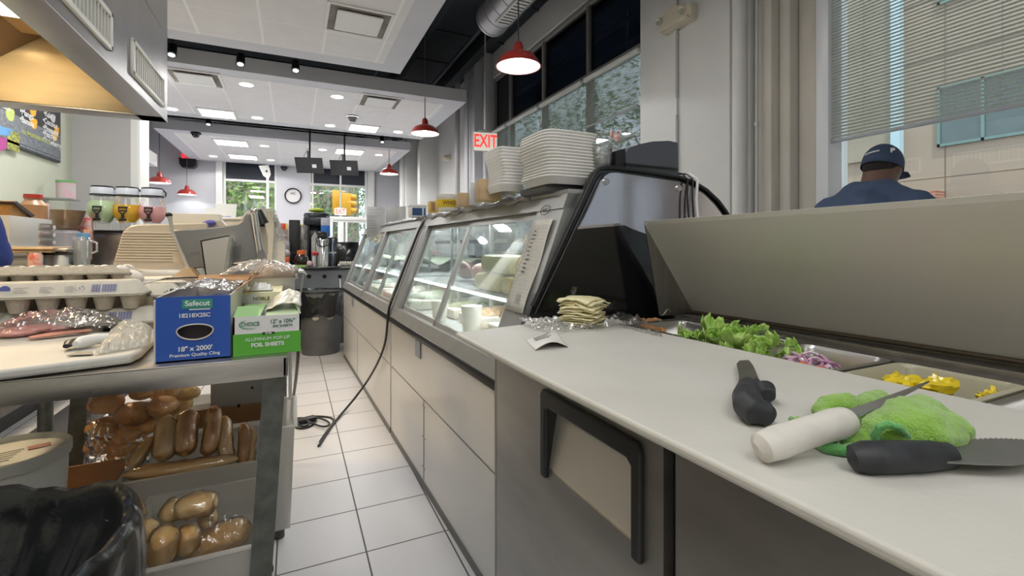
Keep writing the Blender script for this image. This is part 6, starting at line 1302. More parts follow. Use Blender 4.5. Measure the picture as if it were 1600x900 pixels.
q = PX(69, 330, -2.0); m = MB(); m.box((q.x-.06, q.y-.1, zt), (q.x+.03, q.y+.06, zt+.15), .004, Rz(.2)); one('patterned_carton', m, mat('red_white_pattern', (.75, .72, .70), .5, noise_scale=34, col2=(.6, .08, .08)), 'red and white patterned carton beside the brown powder jar', 'box')
# bowl
q = PX(104, 352, -1.95); t = thing('mixing_bowl', 'brown mixing bowl on top of a grey blender base', 'bowl', (q.x, q.y, 1.27)); R = .135; zb_ = PX(104, 359, -1.95).z; ztp = PX(104, 329, -1.95).z
m = MB(); m.lathe([(.001, zb_), (R*.55, zb_), (R*.8, zb_+.04), (R*.97, ztp-.03), (R*1.05, ztp), (R*1.0, ztp), (R*.9, ztp-.03), (R*.5, zb_+.02), (.001, zb_+.015)], (q.x, q.y, 0), 36); build('bowl', m, mat('amber_bowl', (.34, .22, .12), .25, coat=.6, noise_scale=4, col2=(.20, .13, .09)), t)
m = MB(); m.lathe([(R*.2, 1.136), (R*.85, 1.136), (R*.8, zb_-.03), (R*.6, zb_)], (q.x, q.y, 0), 30); one('blender_base', m, mat('smoky_plastic', (.32, .31, .35), .25, coat=.5), 'smoky grey rounded machine under the brown bowl', 'appliance')
# can on the wall
q = PX(103, 295, -2.22); t = thing('tin_canister', 'printed tin canister with a green lid fixed to the tiled wall', 'canister', (q.x, q.y, PX(103, 311, -2.22).z)); z0 = PX(103, 311, -2.22).z; z1_ = PX(103, 284, -2.22).z
m = MB(); m.lathe([(.001, z0), (.08, z0), (.08, z1_)], (q.x, q.y, 0), 28); build('canister', m, mat('pink_grey_print', (.50, .50, .48), .4, noise_scale=14, col2=(.62, .38, .46)), t)
m = MB(); m.lathe([(.083, z1_-.012), (.083, z1_+.01), (.001, z1_+.012)], (q.x, q.y, 0), 28); build('lid', m, mat('green_lid', (.15, .42, .12), .4), t)
m = MB(); m.box((XL, q.y-.15, z0-.012), (q.x+.09, q.y+.1, z0)); build('bracket', m, alu, t)
m = MB(); m.box((XL, q.y-.1, 1.33), (XL+.06, q.y+.28, 1.47), .006); one('paper_roll_holder', m, white_pl, 'white wall-mounted tray on the tiles under the tin canister', 'tray')
# drink dispensers on a dark machine
q1 = PT(160, 355, 4.9)
t = thing('juice_machine', 'dark grey dispenser cabinet under the drink jars, with an oval badge', 'machine', (q1.x+.1, q1.y, .92)); a = PT(141, 412, 4.85); b = PT(188, 363, 4.85)
m = MB(); m.box((a.x, a.y-.12, .921), (a.x+.34, a.y+.25, b.z), .01); build('cabinet', m, mat('machine_dark', (.10, .095, .095), .35, .5, .2, 6), t)
m = MB(); m.box((a.x+.03, a.y-.125, a.z), (a.x+.31, a.y-.12, b.z-.03), .001); build('door_panel', m, mat('machine_brown', (.20, .18, .17), .3, .6, .3, 8), t)
m = MB(); c = PT(157, 369, 4.8); m.lathe([(.001, .0), (.045, .0), (.045, .006), (.001, .008)], (c.x, a.y-.126, c.z), 24, (1, .42), Matrix.Rotation(math.pi/2, 4, 'X')); build('oval_badge', m, mat('badge_blue', (.12, .14, .2), .3), t)
m = MB(); m.box((a.x-.02, a.y-.13, b.z), (a.x+.88, a.y+.32, b.z+.02), .005); build('top_plate', m, black_pl, t)
zj = b.z+.02
m = MB(); m.box((a.x+.57, a.y-.1, 0), (a.x+.86, a.y+.28, b.z-.001), .005); one('dark_cabinet', m, mat('side_cabinet_dark', (.09, .09, .09), .5), 'dark floor cabinet under the pink drink dispenser', 'cabinet')
jar_glass = glass_mat('jar_glass', (.99, .99, .99), .03, .03, .02, fres=.5)
for k, (u, col, colt, lb) in enumerate(((160, (.58, .74, .46), (.74, .80, .72), 'drink dispenser jar filled with pale green juice, left of the three'), (199, (.95, .58, .01), (.88, .70, .2), 'drink dispenser jar filled with orange-yellow juice, middle of the three'), (238, (.92, .48, .48), (.85, .6, .6), 'drink dispenser jar filled with pink juice, right of the three'))):
    p = PT(u, 340, 4.75+.08*k); R = .134; t = thing('drink_dispenser', lb, 'drink dispenser', (p.x, p.y, zj), 0, None); o = Vector((p.x, p.y, 0))
    z = zj; t.scale = (.95, .95, 1.2)
    m = MB(); m.lathe([(.001, z+.06), (R*.55, z+.06), (R*.95, z+.12), (R*1.0, z+.16), (R*.93, z+.21), (R*.72, z+.26), (R*.70, z+.30)], o, 36); build('jar', m, jar_glass, t)
    lv_ = z+.06+(.185, .155, .145)[k]
    m = MB(); m.lathe([(.001, z+.068), (R*.52, z+.068), (R*.90, z+.125), (R*.95, z+.16), (R*.88, min(lv_, z+.21)), (R*(.74 if k == 0 else .88), lv_), (.001, lv_)], o, 36); build('juice', m, mat('juice_%d' % k, col, .25, coat=.3), t)
    m = MB(); m.lathe([(R*.72, z+.295), (R*.78, z+.30), (R*.76, z+.35), (R*.70, z+.362), (.001, z+.364)], o, 32); build('lid', m, mat('lid_clear_grey', (.55, .58, .64), .25, coat=.4), t)
    m = MB(); m.lathe([(R*.80, z+.292), (R*.80, z+.302)], o, 32); m.lathe([(R*.72, z+.358), (R*.72, z+.37), (R*.6, z+.372)], o, 32); m.tube([o+Vector((R*.7, 0, z+.36)), o+Vector((R*.95, -.01, z+.33)), o+Vector((R*.9, -.01, z+.30))], .008, 8); build('clamp', m, black_pl, t)
    m = MB(); y = p.y-R*.92
    m.box((p.x-.045, y-.02, z+.185), (p.x+.035, y, z+.197), .003); m.tube([(p.x-.035, y-.015, z+.185), (p.x-.04, y-.02, z+.16), (p.x-.012, y-.02, z+.135)], .006, 8); m.tube([(p.x+.025, y-.015, z+.185), (p.x+.03, y-.02, z+.16), (p.x+.002, y-.02, z+.135)], .006, 8); m.box((p.x-.03, y-.02, z+.155), (p.x+.02, y-.012, z+.165), .002); m.cyl((p.x-.005, y-.015, z+.14), (p.x-.005, y-.015, z+.09), .012, .014, seg=12); m.box((p.x-.035, y-.03, z+.075), (p.x+.025, y, z+.095), .005); build('tap', m, black_pl, t)
    m = MB(); m.cyl((p.x, p.y, z), (p.x, p.y, z+.062), R*.5, R*.58, seg=24); m.cyl((p.x-.005, y-.01, z+.02), (p.x-.005, y-.01, z+.075), .016, seg=14); build('base', m, jar_glass, t)
# menu board
XB = XL+.02
mb0 = PX(95, 255, XL+.03); yb1 = mb0.y
t = thing('menu_board', 'black chalk-style juice menu board with small fruit pictures on the tiled wall', 'menu board', (XL, 5.5, 2.0)); mbz = mb0.z; 
m = MB(); m.box((XL, 4.05, mbz), (XL+.03, yb1, mbz+1.15), .004); build('board', m, mat('board_black', (.055, .055, .07), .45, noise_amt=.4, noise_scale=5), t)
m = MB(); m.box((XL+.03, 4.05, mbz+.02), (XL+.033, yb1-.01, mbz+.045)); m.box((XL+.03, 4.9, mbz+.05), (XL+.032, yb1-.02, mbz+.30)); build('info_panel', m, mat('panel_slate', (.10, .12, .15), .4, noise_scale=30, col2=(.22, .24, .26)), t)
cw = plain('chalk_white', (.75, .76, .76)); WR = (math.pi/2, 0, math.pi/2)
def wr(s, y, z, size, mt=cw, al='LEFT'): text(s, size, mt, t, (XL+.034, y, z), WR, align=al, bold=.0015)
yA, yB, yC = PX(26, 200, XL).y, PX(28, 180, XL).y, PX(70, 200, XL).y
def at(u, v): p = PX(u, v, XL+.034); return p.y, p.z
for s, u, v in (('Matcha', -8, 158), ('\u2022Mango', 31, 173), ('\u2022Banana', 31, 185), ('\u2022Kale', 68, 176), ('\u2022Coconut', 67, 187), ('\u2022Pineapple', 67, 198), ('\u2022Peaches', 67, 207), ('\u2022Strawberry', 67, 217)):
    y, z = at(u, v); wr(s, y, z, .085)
y, z = at(34, 205); wr('ALL SMOOTHIES INCLUDE', y, z, .05, plain('chalk_lime', (.45, .5, .12)))
fo = mat('fruit_orange', (.85, .42, .02), .5); 
for u, v, mt, r in ((52, 174, fo, .05), (53, 193, fo, .055), (86, 213, fo, .05), (89, 204, fo, .045), (16, 179, mat('fruit_lime', (.50, .58, .15), .5), .06), (83, 185, mat('fruit_white', (.6, .58, .6), .5), .045)):
    y, z = at(u, v); m = MB(); m.lathe([(.001, .003), (r, .003), (r, 0)], (XL+.03, y, z), 20, (1, 1.2), Matrix.Rotation(math.pi/2, 4, 'Y')); m.lathe([(.001, .003), (r*.5, .003), (r*.5, 0)], (XL+.031, y+r*.7, z+r*.5), 14, (1, 1.2), Matrix.Rotation(math.pi/2, 4, 'Y')); build('fruit_picture', m, mt, t)
m = MB(); y0_, z0_ = at(-2, 205); y1_, z1__ = at(20, 214); m.prism([(XL+.031, y0_, z0_+.05), (XL+.031, y1_, z1__+.07), (XL+.031, y1_-.05, z1__), (XL+.031, y0_, z0_-.03)], (.002, 0, 0)); build('blue_ribbon', m, mat('ribbon_blue', (.12, .35, .68), .5), t)
m = MB(); m.prism([(XL+.031, y0_, z0_-.05), (XL+.031, y1_-.1, z1__-.03), (XL+.031, y1_-.1, z1__-.13), (XL+.031, y0_, z0_-.18)], (.002, 0, 0)); build('magenta_panel', m, mat('panel_magenta', (.45, .05, .28), .5), t)
m = MB(); y2, z2 = at(20, 220); m.box((XL+.031, y2-.09, z2-.09), (XL+.033, y2+.12, z2+.09)); build('lime_panel', m, mat('panel_lime', (.50, .52, .10), .5, noise_scale=40, col2=(.1, .12, .02)), t)
# things standing on the cooking line: grill, boards, cans, bottles
CZ = .92; TG = 3.05
a = PT(0, 437, TG); b = PT(36, 400, TG)
t = thing('panini_grill', 'dark grey countertop grill with round dials at the left edge', 'grill', (a.x, a.y, CZ))
m = MB(); m.box((-2.2, a.y-.0, CZ), (b.x, a.y+.35, b.z), .01); build('body', m, mat('grill_grey', (.20, .21, .22), .4, .5), t)
m = MB(); m.box((-2.2, a.y-.02, b.z-.005), (b.x+.005, a.y+.36, b.z+.018), .006); build('hood_plate', m, mat('grill_top', (.14, .15, .16), .4, .5), t)
for u in (7, 27): q = PT(u, 424, TG); m = MB(); m.cyl((q.x, a.y-.002, q.z), (q.x, a.y-.022, q.z), .036, seg=20); m.cyl((q.x, a.y-.022, q.z), (q.x, a.y-.03, q.z), .02, seg=16); build('dial', m, black_pl, t)
for k, lb in enumerate(('wooden board lying on the grill, lower one', 'wooden board on the grill, upper one')):
    z = b.z+.02+.022*k; m = MB(); m.box((b.x-.5, a.y+.02, z), (b.x+.10+.03*k, a.y+.28, z+.018), .004, Rz(.05-.1*k)); one('wooden_board', m, mat('beech_board', (.55, .40, .25), .6, noise_amt=.2, noise_scale=20, stretch=(1, 8, 8)), lb, 'board')
q = PT(55, 415, 3.12); t = thing('drink_can', 'tall red and white can beside the grill', 'can', (q.x, q.y, CZ)); o_ = (q.x, q.y, CZ); m = MB(); m.lathe([(.001, 0), (.034, 0), (.038, .01), (.038, .160), (.031, .175), (.001, .175)], o_, 24); build('can', m, mat('red_can', (.45, .06, .05), .3, .3, noise_scale=18, col2=(.62, .55, .52)), t)
m = MB(); m.lathe([(.032, .1751), (.032, .180), (.001, .1795)], o_, 24); build('top', m, steel_lt, t)
q = PT(44, 420, 3.3); m = MB(); m.box((q.x-.02, q.y-.03, CZ), (q.x+.025, q.y+.03, CZ+.17), .003); one('brown_carton', m, mat('brown_box_print', (.28, .17, .10), .6), 'narrow brown carton left of the red can', 'box')
for k, (u, lb) in enumerate(((73, 'pale bottle with a black collar beside the red can'), (95, 'pale bottle with a black collar, next to the glass jug'))):
    q = PT(u, 405, 3.28); t = thing('squeeze_bottle', lb, 'bottle', (q.x, q.y, CZ), 0, None); o_ = (q.x, q.y, CZ)
    m = MB(); m.lathe([(.001, 0), (.045, 0), (.042, .13), (.034, .16)], o_, 20); build('bottle', m, mat('pale_blue_grey', (.38, .44, .50), .4), t)
    m = MB(); m.box((q.x-.06, q.y-.03, CZ+.16), (q.x+.055, q.y+.03, CZ+.182), .004); build('collar', m, black_pl, t)
    m = MB(); m.box((q.x-.075, q.y+.01, CZ), (q.x-.046, q.y+.07, CZ+.19), .006); build('sleeve', m, mat('tan_sleeve', (.48, .42, .34), .6), t)
q = PT(100, 388, 3.28); m = MB(); m.box((q.x-.25, q.y-.05, CZ+.192), (q.x+.03, q.y+.08, CZ+.205), .003); one('steel_tray', m, steel_lt, 'flat pale tray lying on top of the two pale bottles', 'tray')
q = PT(128, 385, 4.0); t = thing('glass_jug', 'clear glass jug before the drink machine', 'jug', (q.x, q.y, q.z-.1)); m = MB(); m.lathe([(.001, .921-q.z), (.05, .921-q.z), (.06, -.02), (.055, .04), (.058, .08)], q, 26); build('jug', m, glass_mat('jug_glass', (.8, .82, .86), .15, .05, .2), t, solid=.002)
m = MB(); m.tube([q+Vector((.055, 0, .05)), q+Vector((.10, 0, .03)), q+Vector((.10, 0, -.04)), q+Vector((.06, 0, -.06))], .009, 8); build('handle', m, glass_mat('jug_handle', (.8, .85, .9), .2, .05, .2), t)
q = PT(131, 375, 4.0); t = thing('milk_carton', 'small blue and white carton under the brown bowl', 'carton', q); m = MB(); m.box(q+Vector((-.035, -.03, -.15)), q+Vector((.035, .03, .0)), .003); build('carton', m, mat('carton_white_blue', (.55, .60, .68), .5), t); m = MB(); m.box(q+Vector((-.036, -.031, -.0)), q+Vector((.036, .031, .06)), .003); build('blue_top', m, mat('carton_blue', (.10, .28, .55), .5), t)
q = PT(137, 375, 4.3); m = MB(); m.box(q+Vector((-.02, -.03, -.18)), q+Vector((.025, .03, .10)), .003); one('orange_carton', m, mat('orange_print', (.50, .16, .07), .5, noise_scale=30, col2=(.7, .5, .35)), 'narrow orange-brown carton left of the drink machine', 'carton')
q = PT(128, 350, 4.6); m = MB(); m.box(q+Vector((-.07, -.03, -.2)), q+Vector((.08, .03, .06)), .003); one('red_white_box', m, mat('red_white_print', (.6, .5, .48), .5, noise_scale=22, col2=(.6, .05, .04)), 'red and white box partly hidden behind the bowl', 'box')

# ================================================================ end counter
t = thing('end_counter', 'dark counter with round holes in its grey front at the end of the aisle', 'counter', (.2, 6.1, 0)); YC_ = 5.85
fm = mat('counter_front_grey', (.17, .18, .19), .5, noise_amt=.2, noise_scale=4)
m = MB(); m.box((-.55, YC_, 0), (1.25, 6.5, .87), .003); build('cabinet', m, fm, t)
m = MB(); m.box((-.6, YC_-.03, .87), (1.3, 6.55, .905), .006); build('counter_top', m, black_gl, t)
hole = mat('hole_black', (.005, .005, .005), .8)
for u, v in ((483, 432), (507, 432), (531, 432), (480, 462), (492, 462), (505, 462), (529, 462)):
    q = PY(u, v, YC_-.001); m = MB(); m.cyl(q, q+Vector((0, -.002, 0)), .023, seg=20); build('vent_hole', m, hole, t)
# ---- trash can
c = Vector((.27, 5.44, 0)); t = thing('trash_can', 'round grey trash can with a black liner at the end of the aisle', 'trash can', c)
m = MB(); m.lathe([(.001, 0), (.185, 0), (.19, .01), (.235, .60), (.25, .61), (.255, .65), (.24, .65), (.23, .6)], c, 44); build('can', m, mat('grey_can_plastic', (.135, .14, .145), .5, noise_amt=.2, noise_scale=9), t)
m = MB()
def bagq(a, b):
    th = a*2*math.pi; w1 = noise.noise(Vector((math.cos(th)*2.5, math.sin(th)*2.5, b*2))); w2 = noise.noise(Vector((math.cos(th)*8, math.sin(th)*8, b*5)))
    if b < .6: k = b/.6; r = .252+.012*abs(w1)+.008*w2; z = .42+.05*w1+(.67-.42-.05*w1)*k
    else: k = (b-.6)/.4; r = .262-.09*k+.015*w1; z = .672+.012*w1-.18*k
    return c+Vector((r*math.cos(th), r*math.sin(th), z))
m.grid(bagq, 96, 20); build('bag', m, bagm, t)
for s in (-.09, .12): m = MB(); a = -math.pi/2+s*3; m.ell(c+Vector((.232*math.cos(a), .232*math.sin(a), .395)), (.035, .012, .018), 12, M=Rz(a+math.pi/2), nz=.2); build('worn_patch', m, mat('worn_beige', (.42, .40, .33), .7), t)
# ---- coffee things on the end counter
ZE = .905
def onE(u, Y=6.1): p = PY(u, 400, Y); return Vector((p.x, p.y, ZE))
q = onE(504, 6.0); t = thing('airpot', 'steel airpot with a black pump lid on the end counter', 'airpot', q); m = MB(); m.lathe([(.001, 0), (.075, 0), (.075, .30), (.06, .33)], q, 32); build('body', m, chrome, t)
m = MB(); m.lathe([(.062, .325), (.055, .40), (.045, .41), (.001, .412)], q, 24); m.box(q+Vector((-.03, -.1, .34)), q+Vector((.03, -.02, .37)), .008); m.tube([q+Vector((-.07, -.03, .33)), q+Vector((-.06, -.10, .25)), q+Vector((0, -.13, .235)), q+Vector((.06, -.10, .25)), q+Vector((.07, -.03, .33))], .007, 8); build('pump_lid', m, black_pl, t)
q = onE(520, 6.1); t = thing('airpot', 'dark shiny cylinder beside the steel airpot', 'airpot', q); m = MB(); m.lathe([(.001, 0), (.06, 0), (.06, .33), (.05, .345), (.001, .35)], q, 28); build('body', m, mat('dark_chrome', (.12, .13, .16), .15, .9), t); m = MB(); m.lathe([(.062, .15), (.062, .17)], q, 28); build('band', m, steel_lt, t)
q = onE(543, 6.05); t = thing('screen', 'flat black monitor lying low on the end counter', 'monitor', q); m = MB(); m.box(q+Vector((-.13, 0, .02)), q+Vector((.13, .03, .29)), .006, Rx(-.05)); build('panel', m, black_gl, t); m = MB(); m.box(q+Vector((-.07, -.01, 0)), q+Vector((.07, .08, .02)), .004); build('stand', m, black_pl, t)
q = onE(536, 5.95); m = MB()
for k in range(6): m.ell(q+Vector((-.03+.028*k, -.02+.01*(k % 2), .03)), (.018, .018, .03), 10)
one('creamer_cups', m, mat('creamer', (.7, .66, .58), .5), 'small cream coloured cups before the black monitor', 'cups', kind='stuff')
q = onE(471, 6.0); t = thing('coffee_pot', 'round glass coffee pot with an orange collar', 'coffee pot', q); m = MB(); m.lathe([(.001, .02), (.06, .02), (.078, .06), (.07, .11), (.045, .145)], q, 28); build('pot', m, mat('dark_coffee_glass', (.02, .01, .008), .08, coat=.8), t)
m = MB(); m.lathe([(.048, .14), (.048, .185), (.03, .19), (.001, .19)], q, 24); build('collar', m, mat('orange_collar', (.80, .16, .03), .4), t)
m = MB(); m.tube([q+Vector((-.05, -.02, .15)), q+Vector((-.10, -.03, .17)), q+Vector((-.115, -.03, .10)), q+Vector((-.08, -.02, .04))], .009, 8); build('handle', m, black_pl, t)
m = MB(); m.box(q+Vector((-.14, -.08, 0)), q+Vector((.1, .1, .02)), .004); build('warmer', m, mat('warmer_beige', (.35, .33, .24), .5), t)
q = onE(460, 6.3); t = thing('coffee_brewer', 'tall narrow black brewer behind the coffee pot', 'coffee brewer', q); m = MB(); m.box(q+Vector((-.06, 0, 0)), q+Vector((.065, .25, .56)), .01); build('tower', m, black_pl, t); m = MB(); m.box(q+Vector((-.068, 0, 0)), q+Vector((-.06, .25, .56)), .002); build('side_panel', m, steel_lt, t)
q = onE(472, 6.35); m = MB(); m.box(q+Vector((-.03, 0, 0)), q+Vector((.06, .2, .50)), .004); one('glass_dispenser', m, mat('grey_glass_block', (.35, .34, .30), .2, .3, noise_scale=20, col2=(.15, .15, .14)), 'clear and grey dispenser tube right of the tall black brewer', 'dispenser')
q = onE(496, 6.4); t = thing('coffee_machine', 'large black coffee machine with a blue and white panel', 'coffee machine', q)
m = MB(); m.box(q+Vector((-.16, 0, 0)), q+Vector((-.09, .35, .50)), .01); m.box(q+Vector((-.16, .0, .50)), q+Vector((.15, .35, .62)), .03); m.box(q+Vector((-.16, .25, 0)), q+Vector((.15, .35, .55)), .01); m.lathe([(.16, .62), (.15, .66), (.001, .67)], q+Vector((0, .16, 0)), 24); build('housing', m, mat('machine_black_blue', (.02, .025, .035), .3, coat=.3), t)
m = MB(); m.box(q+Vector((.04, -.005, .36)), q+Vector((.15, .1, .50)), .004); build('blue_panel', m, mat('panel_blue', (.02, .18, .62), .4), t)
m = MB(); m.box(q+Vector((.04, -.004, .50)), q+Vector((.15, .1, .60)), .004); build('white_panel', m, mat('panel_pale', (.62, .64, .74), .4), t)
m = MB(); m.prism([q+Vector((-.07, -.01, .04)), q+Vector((.03, -.01, .04)), q+Vector((.03, -.01, .33)), q+Vector((-.03, -.01, .42)), q+Vector((-.07, -.01, .35))], (0, .2, 0)); build('steel_front', m, steel_lt, t)
m = MB(); m.ell(q+Vector((.0, .14, .70)), (.10, .08, .028), 16, nz=.1); one('yellow_towel', m, mat('lime_cloth', (.50, .60, .06), .8), 'folded yellow-green cloth on top of the coffee machine', 'cloth')
q = onE(491, 5.95); t = thing('condiment_bottle', 'bottle with a red top left of the steel airpot', 'bottle', q); m = MB(); m.lathe([(.001, 0), (.022, 0), (.018, .13)], q, 16); build('bottle', m, mat('white_bottle', (.6, .6, .58), .4), t); m = MB(); m.ell(q+Vector((0, 0, .15)), .028, 14); build('red_top', m, mat('red_ball', (.6, .03, .04), .4), t)
q = onE(484, 5.93); m = MB(); m.ell(q+Vector((0, 0, .03)), (.035, .03, .032), 12, nz=.2); one('pink_packets', m, mat('pink_packets', (.5, .2, .22), .5, noise_scale=60, col2=(.7, .6, .6)), 'small heap of pink sugar packets on the end counter', 'packets', kind='stuff')
q = onE(437, 6.0); t = thing('orange_tray', 'orange-red plastic tray under white bags at the left of the end counter', 'tray', q); m = MB(); m.box(q+Vector((-.20, -.05, 0)), q+Vector((.10, .2, .11)), .01); build('tray', m, mat('orange_red_plastic', (.78, .14, .04), .4), t)
m = MB(); m.ell(q+Vector((-.02, .05, .15)), (.13, .1, .06), 18, nz=.2); one('white_bag', m, mat('white_bag_plastic', (.62, .63, .66), .4), 'white plastic bag on the orange tray', 'plastic bag')
q = onE(430, 6.25); m = MB(); m.box(q+Vector((-.16, 0, .0)), q+Vector((.16, .2, .30)), .02); one('appliance', m, mat('dim_clutter_grey', (.45, .45, .47), .4, noise_scale=14, col2=(.22, .2, .22)), 'grey boxy appliance behind the orange tray', 'appliance')
q = onE(460, 5.9); m = MB()
for k in range(9): a = PY(448+k*.9, 415+.2*k, 5.84); m.tube([PY(448, 414+k*.5, 5.85), PY(462, 416+k*.3, 5.84), PY(478, 415.5+k*.5, 5.83)], .006, 6)
one('green_straws', m, mat('neon_green', (.28, .66, .06), .4), 'bundle of bright green straws along the edge of the end counter', 'straws', kind='stuff')
# far clutter behind: vestibule, framed door
t = thing('door_vestibule', 'white framed glass entrance beneath the small far EXIT sign', 'vestibule', PY(545, 400, 12.6))
YV = 12.7
def V(u, v): return PY(u, v, YV)
m = MB()
def vb(u0, v0, u1, v1, d=.08): a = V(u0, v0); b = V(u1, v1); m.box((a.x, YV, b.z), (b.x, YV+d, a.z), .006)
vb(513, 338, 577, 345, .9); vb(513, 338, 520, 480); vb(528, 346, 537, 480); vb(540, 346, 543, 480); vb(571, 346, 577, 480); vb(513, 345, 577, 348)
build('frame', m, white_pl, t)
m = MB(); a = V(520, 348); b = V(571, 480); m.box((a.x, YV+.03, b.z), (b.x, YV+.04, a.z)); build('pane', m, win_glass, t)
for k, (u, mt, lb) in enumerate(((442, red_enam, 'red canister on the far ledge below the clock'), (449, mat('yellow_box_a', (.62, .5, .1), .5), 'yellow box on the far ledge below the clock'), (472, mat('yellow_box_b', (.62, .52, .12), .5), 'yellow box on the far ledge right of the tall brewer'))):
    q = PT(u, 352, 9.6); q.y = PT(436, 356, 9.5).y+.15+.04*k; q.z = PT(436, 356, 9.5).z-.03; m = MB(); m.box(q+Vector((-.05, -.05, 0)), q+Vector((.05, .05, .13)), .01); one('ledge_box', m, mt, lb, 'box')
t = thing('far_shelf', 'brown low shelf unit standing below the wall clock', 'shelf', PT(455, 380, 9.6)); a = PT(436, 356, 9.5); b = PT(485, 356, 9.5)
m = MB(); m.box((a.x, a.y, 0), (b.x, a.y+.5, a.z-.03), .006); build('carcass', m, mat('shelf_brown', (.18, .13, .11), .6), t)
m = MB()
for k in range(4): m.box((a.x-.01, a.y-.03, .3+k*.35), (b.x+.01, a.y+.5, .32+k*.35))
build('shelf_board', m, mat('shelf_grey', (.3, .29, .28), .5), t)
# dining counter far left + clutter
m = MB(); m.box((-3.3, 8.2, 0), (-1.4, 9.0, 1.05), .01); one('service_counter', m, mat('cream_counter', (.55, .53, .48), .6), 'cream service counter beyond the tiled wall, below the far pendants', 'counter')
# ---- floor cable
def cable(pts, r, mt, label, **k):
    cu = bpy.data.curves.new('power_cable', 'CURVE'); cu.dimensions = '3D'; cu.bevel_depth = r; cu.bevel_resolution = 3; s = cu.splines.new('NURBS'); s.points.add(len(pts)-1)
    for i, p in enumerate(pts): s.points[i].co = (*p, 1)
    s.use_endpoint_u = True; s.order_u = 4; s.resolution_u = 8; cu.materials.append(mt)
    return cable_mesh('power_cable', cu, label)
g = .006
cable([PT(466, 490, 1.75), PT(467, 540, 1.78), PT(464, 580, 1.95), PT(459, 620, 2.25), PZ(452, 652, g), PZ(461, 660, g), PZ(480, 653, g), PZ(496, 656, g), PZ(486, 668, g), PZ(462, 671, g), PZ(457, 661, g), PZ(474, 652, .02), PZ(498, 650, g), PZ(520, 652, g), PZ(524, 660, g), PZ(508, 676, g), PZ(500, 690, g)], .0065, black_pl, 'black cable hanging from the worktable and coiled on the floor')
cable([PZ(458, 656, .012), PZ(472, 650, .02), PZ(487, 658, .02), PZ(478, 668, .012), PZ(462, 664, .015), PZ(470, 654, .025), PZ(490, 662, .012), PZ(505, 668, .02), PZ(518, 664, .012), PZ(510, 655, .02), PZ(486, 650, .015), PZ(466, 657, .02)], .006, black_pl, 'second coil of black cable tangled on the floor tiles')
xj = .525
cable([PZ(498, 697, g), PZ(508, 680, g), PZ(524, 657, g), PZ(545, 634, .015), PX(572, 600, .47), PX(592, 565, .505), PX(603, 535, xj), PX(605, 510, xj-.005), PX(607, 480, .515), K(gx(.85)-.025, 1.60, .85), K(gx(1.0)-.025, 1.60, 1.0), K(gx(1.2)-.02, 1.60, 1.2), K(gx(1.3)-.01, 1.6, 1.33), K(.3, 1.62, 1.34)], .0075, black_pl, 'black cable running from the floor up the joint of the two display cases')
m = MB(); m.box(PZ(478, 660, .0)+Vector((-.05, -.03, 0)), PZ(478, 660, 0)+Vector((.06, .03, .03)), .006, Rz(.3)); one('power_adapter', m, black_pl, 'black plug block in the cable coil on the floor', 'plug')
cable([PY(531, 436, 5.84), PY(533, 455, 5.80), PY(530, 470, 5.82), PY(526, 500, 5.83)], .008, white_pl, 'white cable hanging down the front of the end counter')
# ================================================================ people
def capsule_body(m, J, segs):
    for a, b in segs:
        (p, r1), (q, r2) = J[a], J[b]; m.tube([Vector(p), Vector(p).lerp(Vector(q), .5), Vector(q)], [r1, (r1+r2)/2, r2], 16)
        m.ell(p, r1, 14); m.ell(q, r2, 14)
def fuse(o, vs=.010, it=4):
    md = o.modifiers.new('fuse', 'REMESH'); md.mode = 'VOXEL'; md.voxel_size = vs; md.use_smooth_shade = True
    md = o.modifiers.new('smooth', 'SMOOTH'); md.iterations = it
def hand(m, wrist, d, n, s=1):
    """palm, four bent fingers and a side thumb; d along the hand, n out of the palm"""
    d = Vector(d).normalized(); n = Vector(n).normalized(); b = d.cross(n).normalized()*s; w = Vector(wrist)
    for k in range(4):
        o = (k-1.5)*.019; L_ = (.070, .078, .074, .058)[k]; base = w+d*.085+b*o; m.tube([w+d*.01+b*o*.6, base], [.016, .0125], 10)
        p1 = base+d*L_*.45+n*.006; p2 = p1+d*L_*.3+n*.016; p3 = p2+d*L_*.22+n*.020; m.tube([base, p1, p2, p3], [.0100, .0092, .0085, .0068], 10); m.ell(p3, .0068, 8)
    th0 = w+d*.03-b*.028; m.tube([th0, th0+d*.03-b*.022+n*.008, th0+d*.062-b*.026+n*.018], [.0135, .0115, .008], 10)
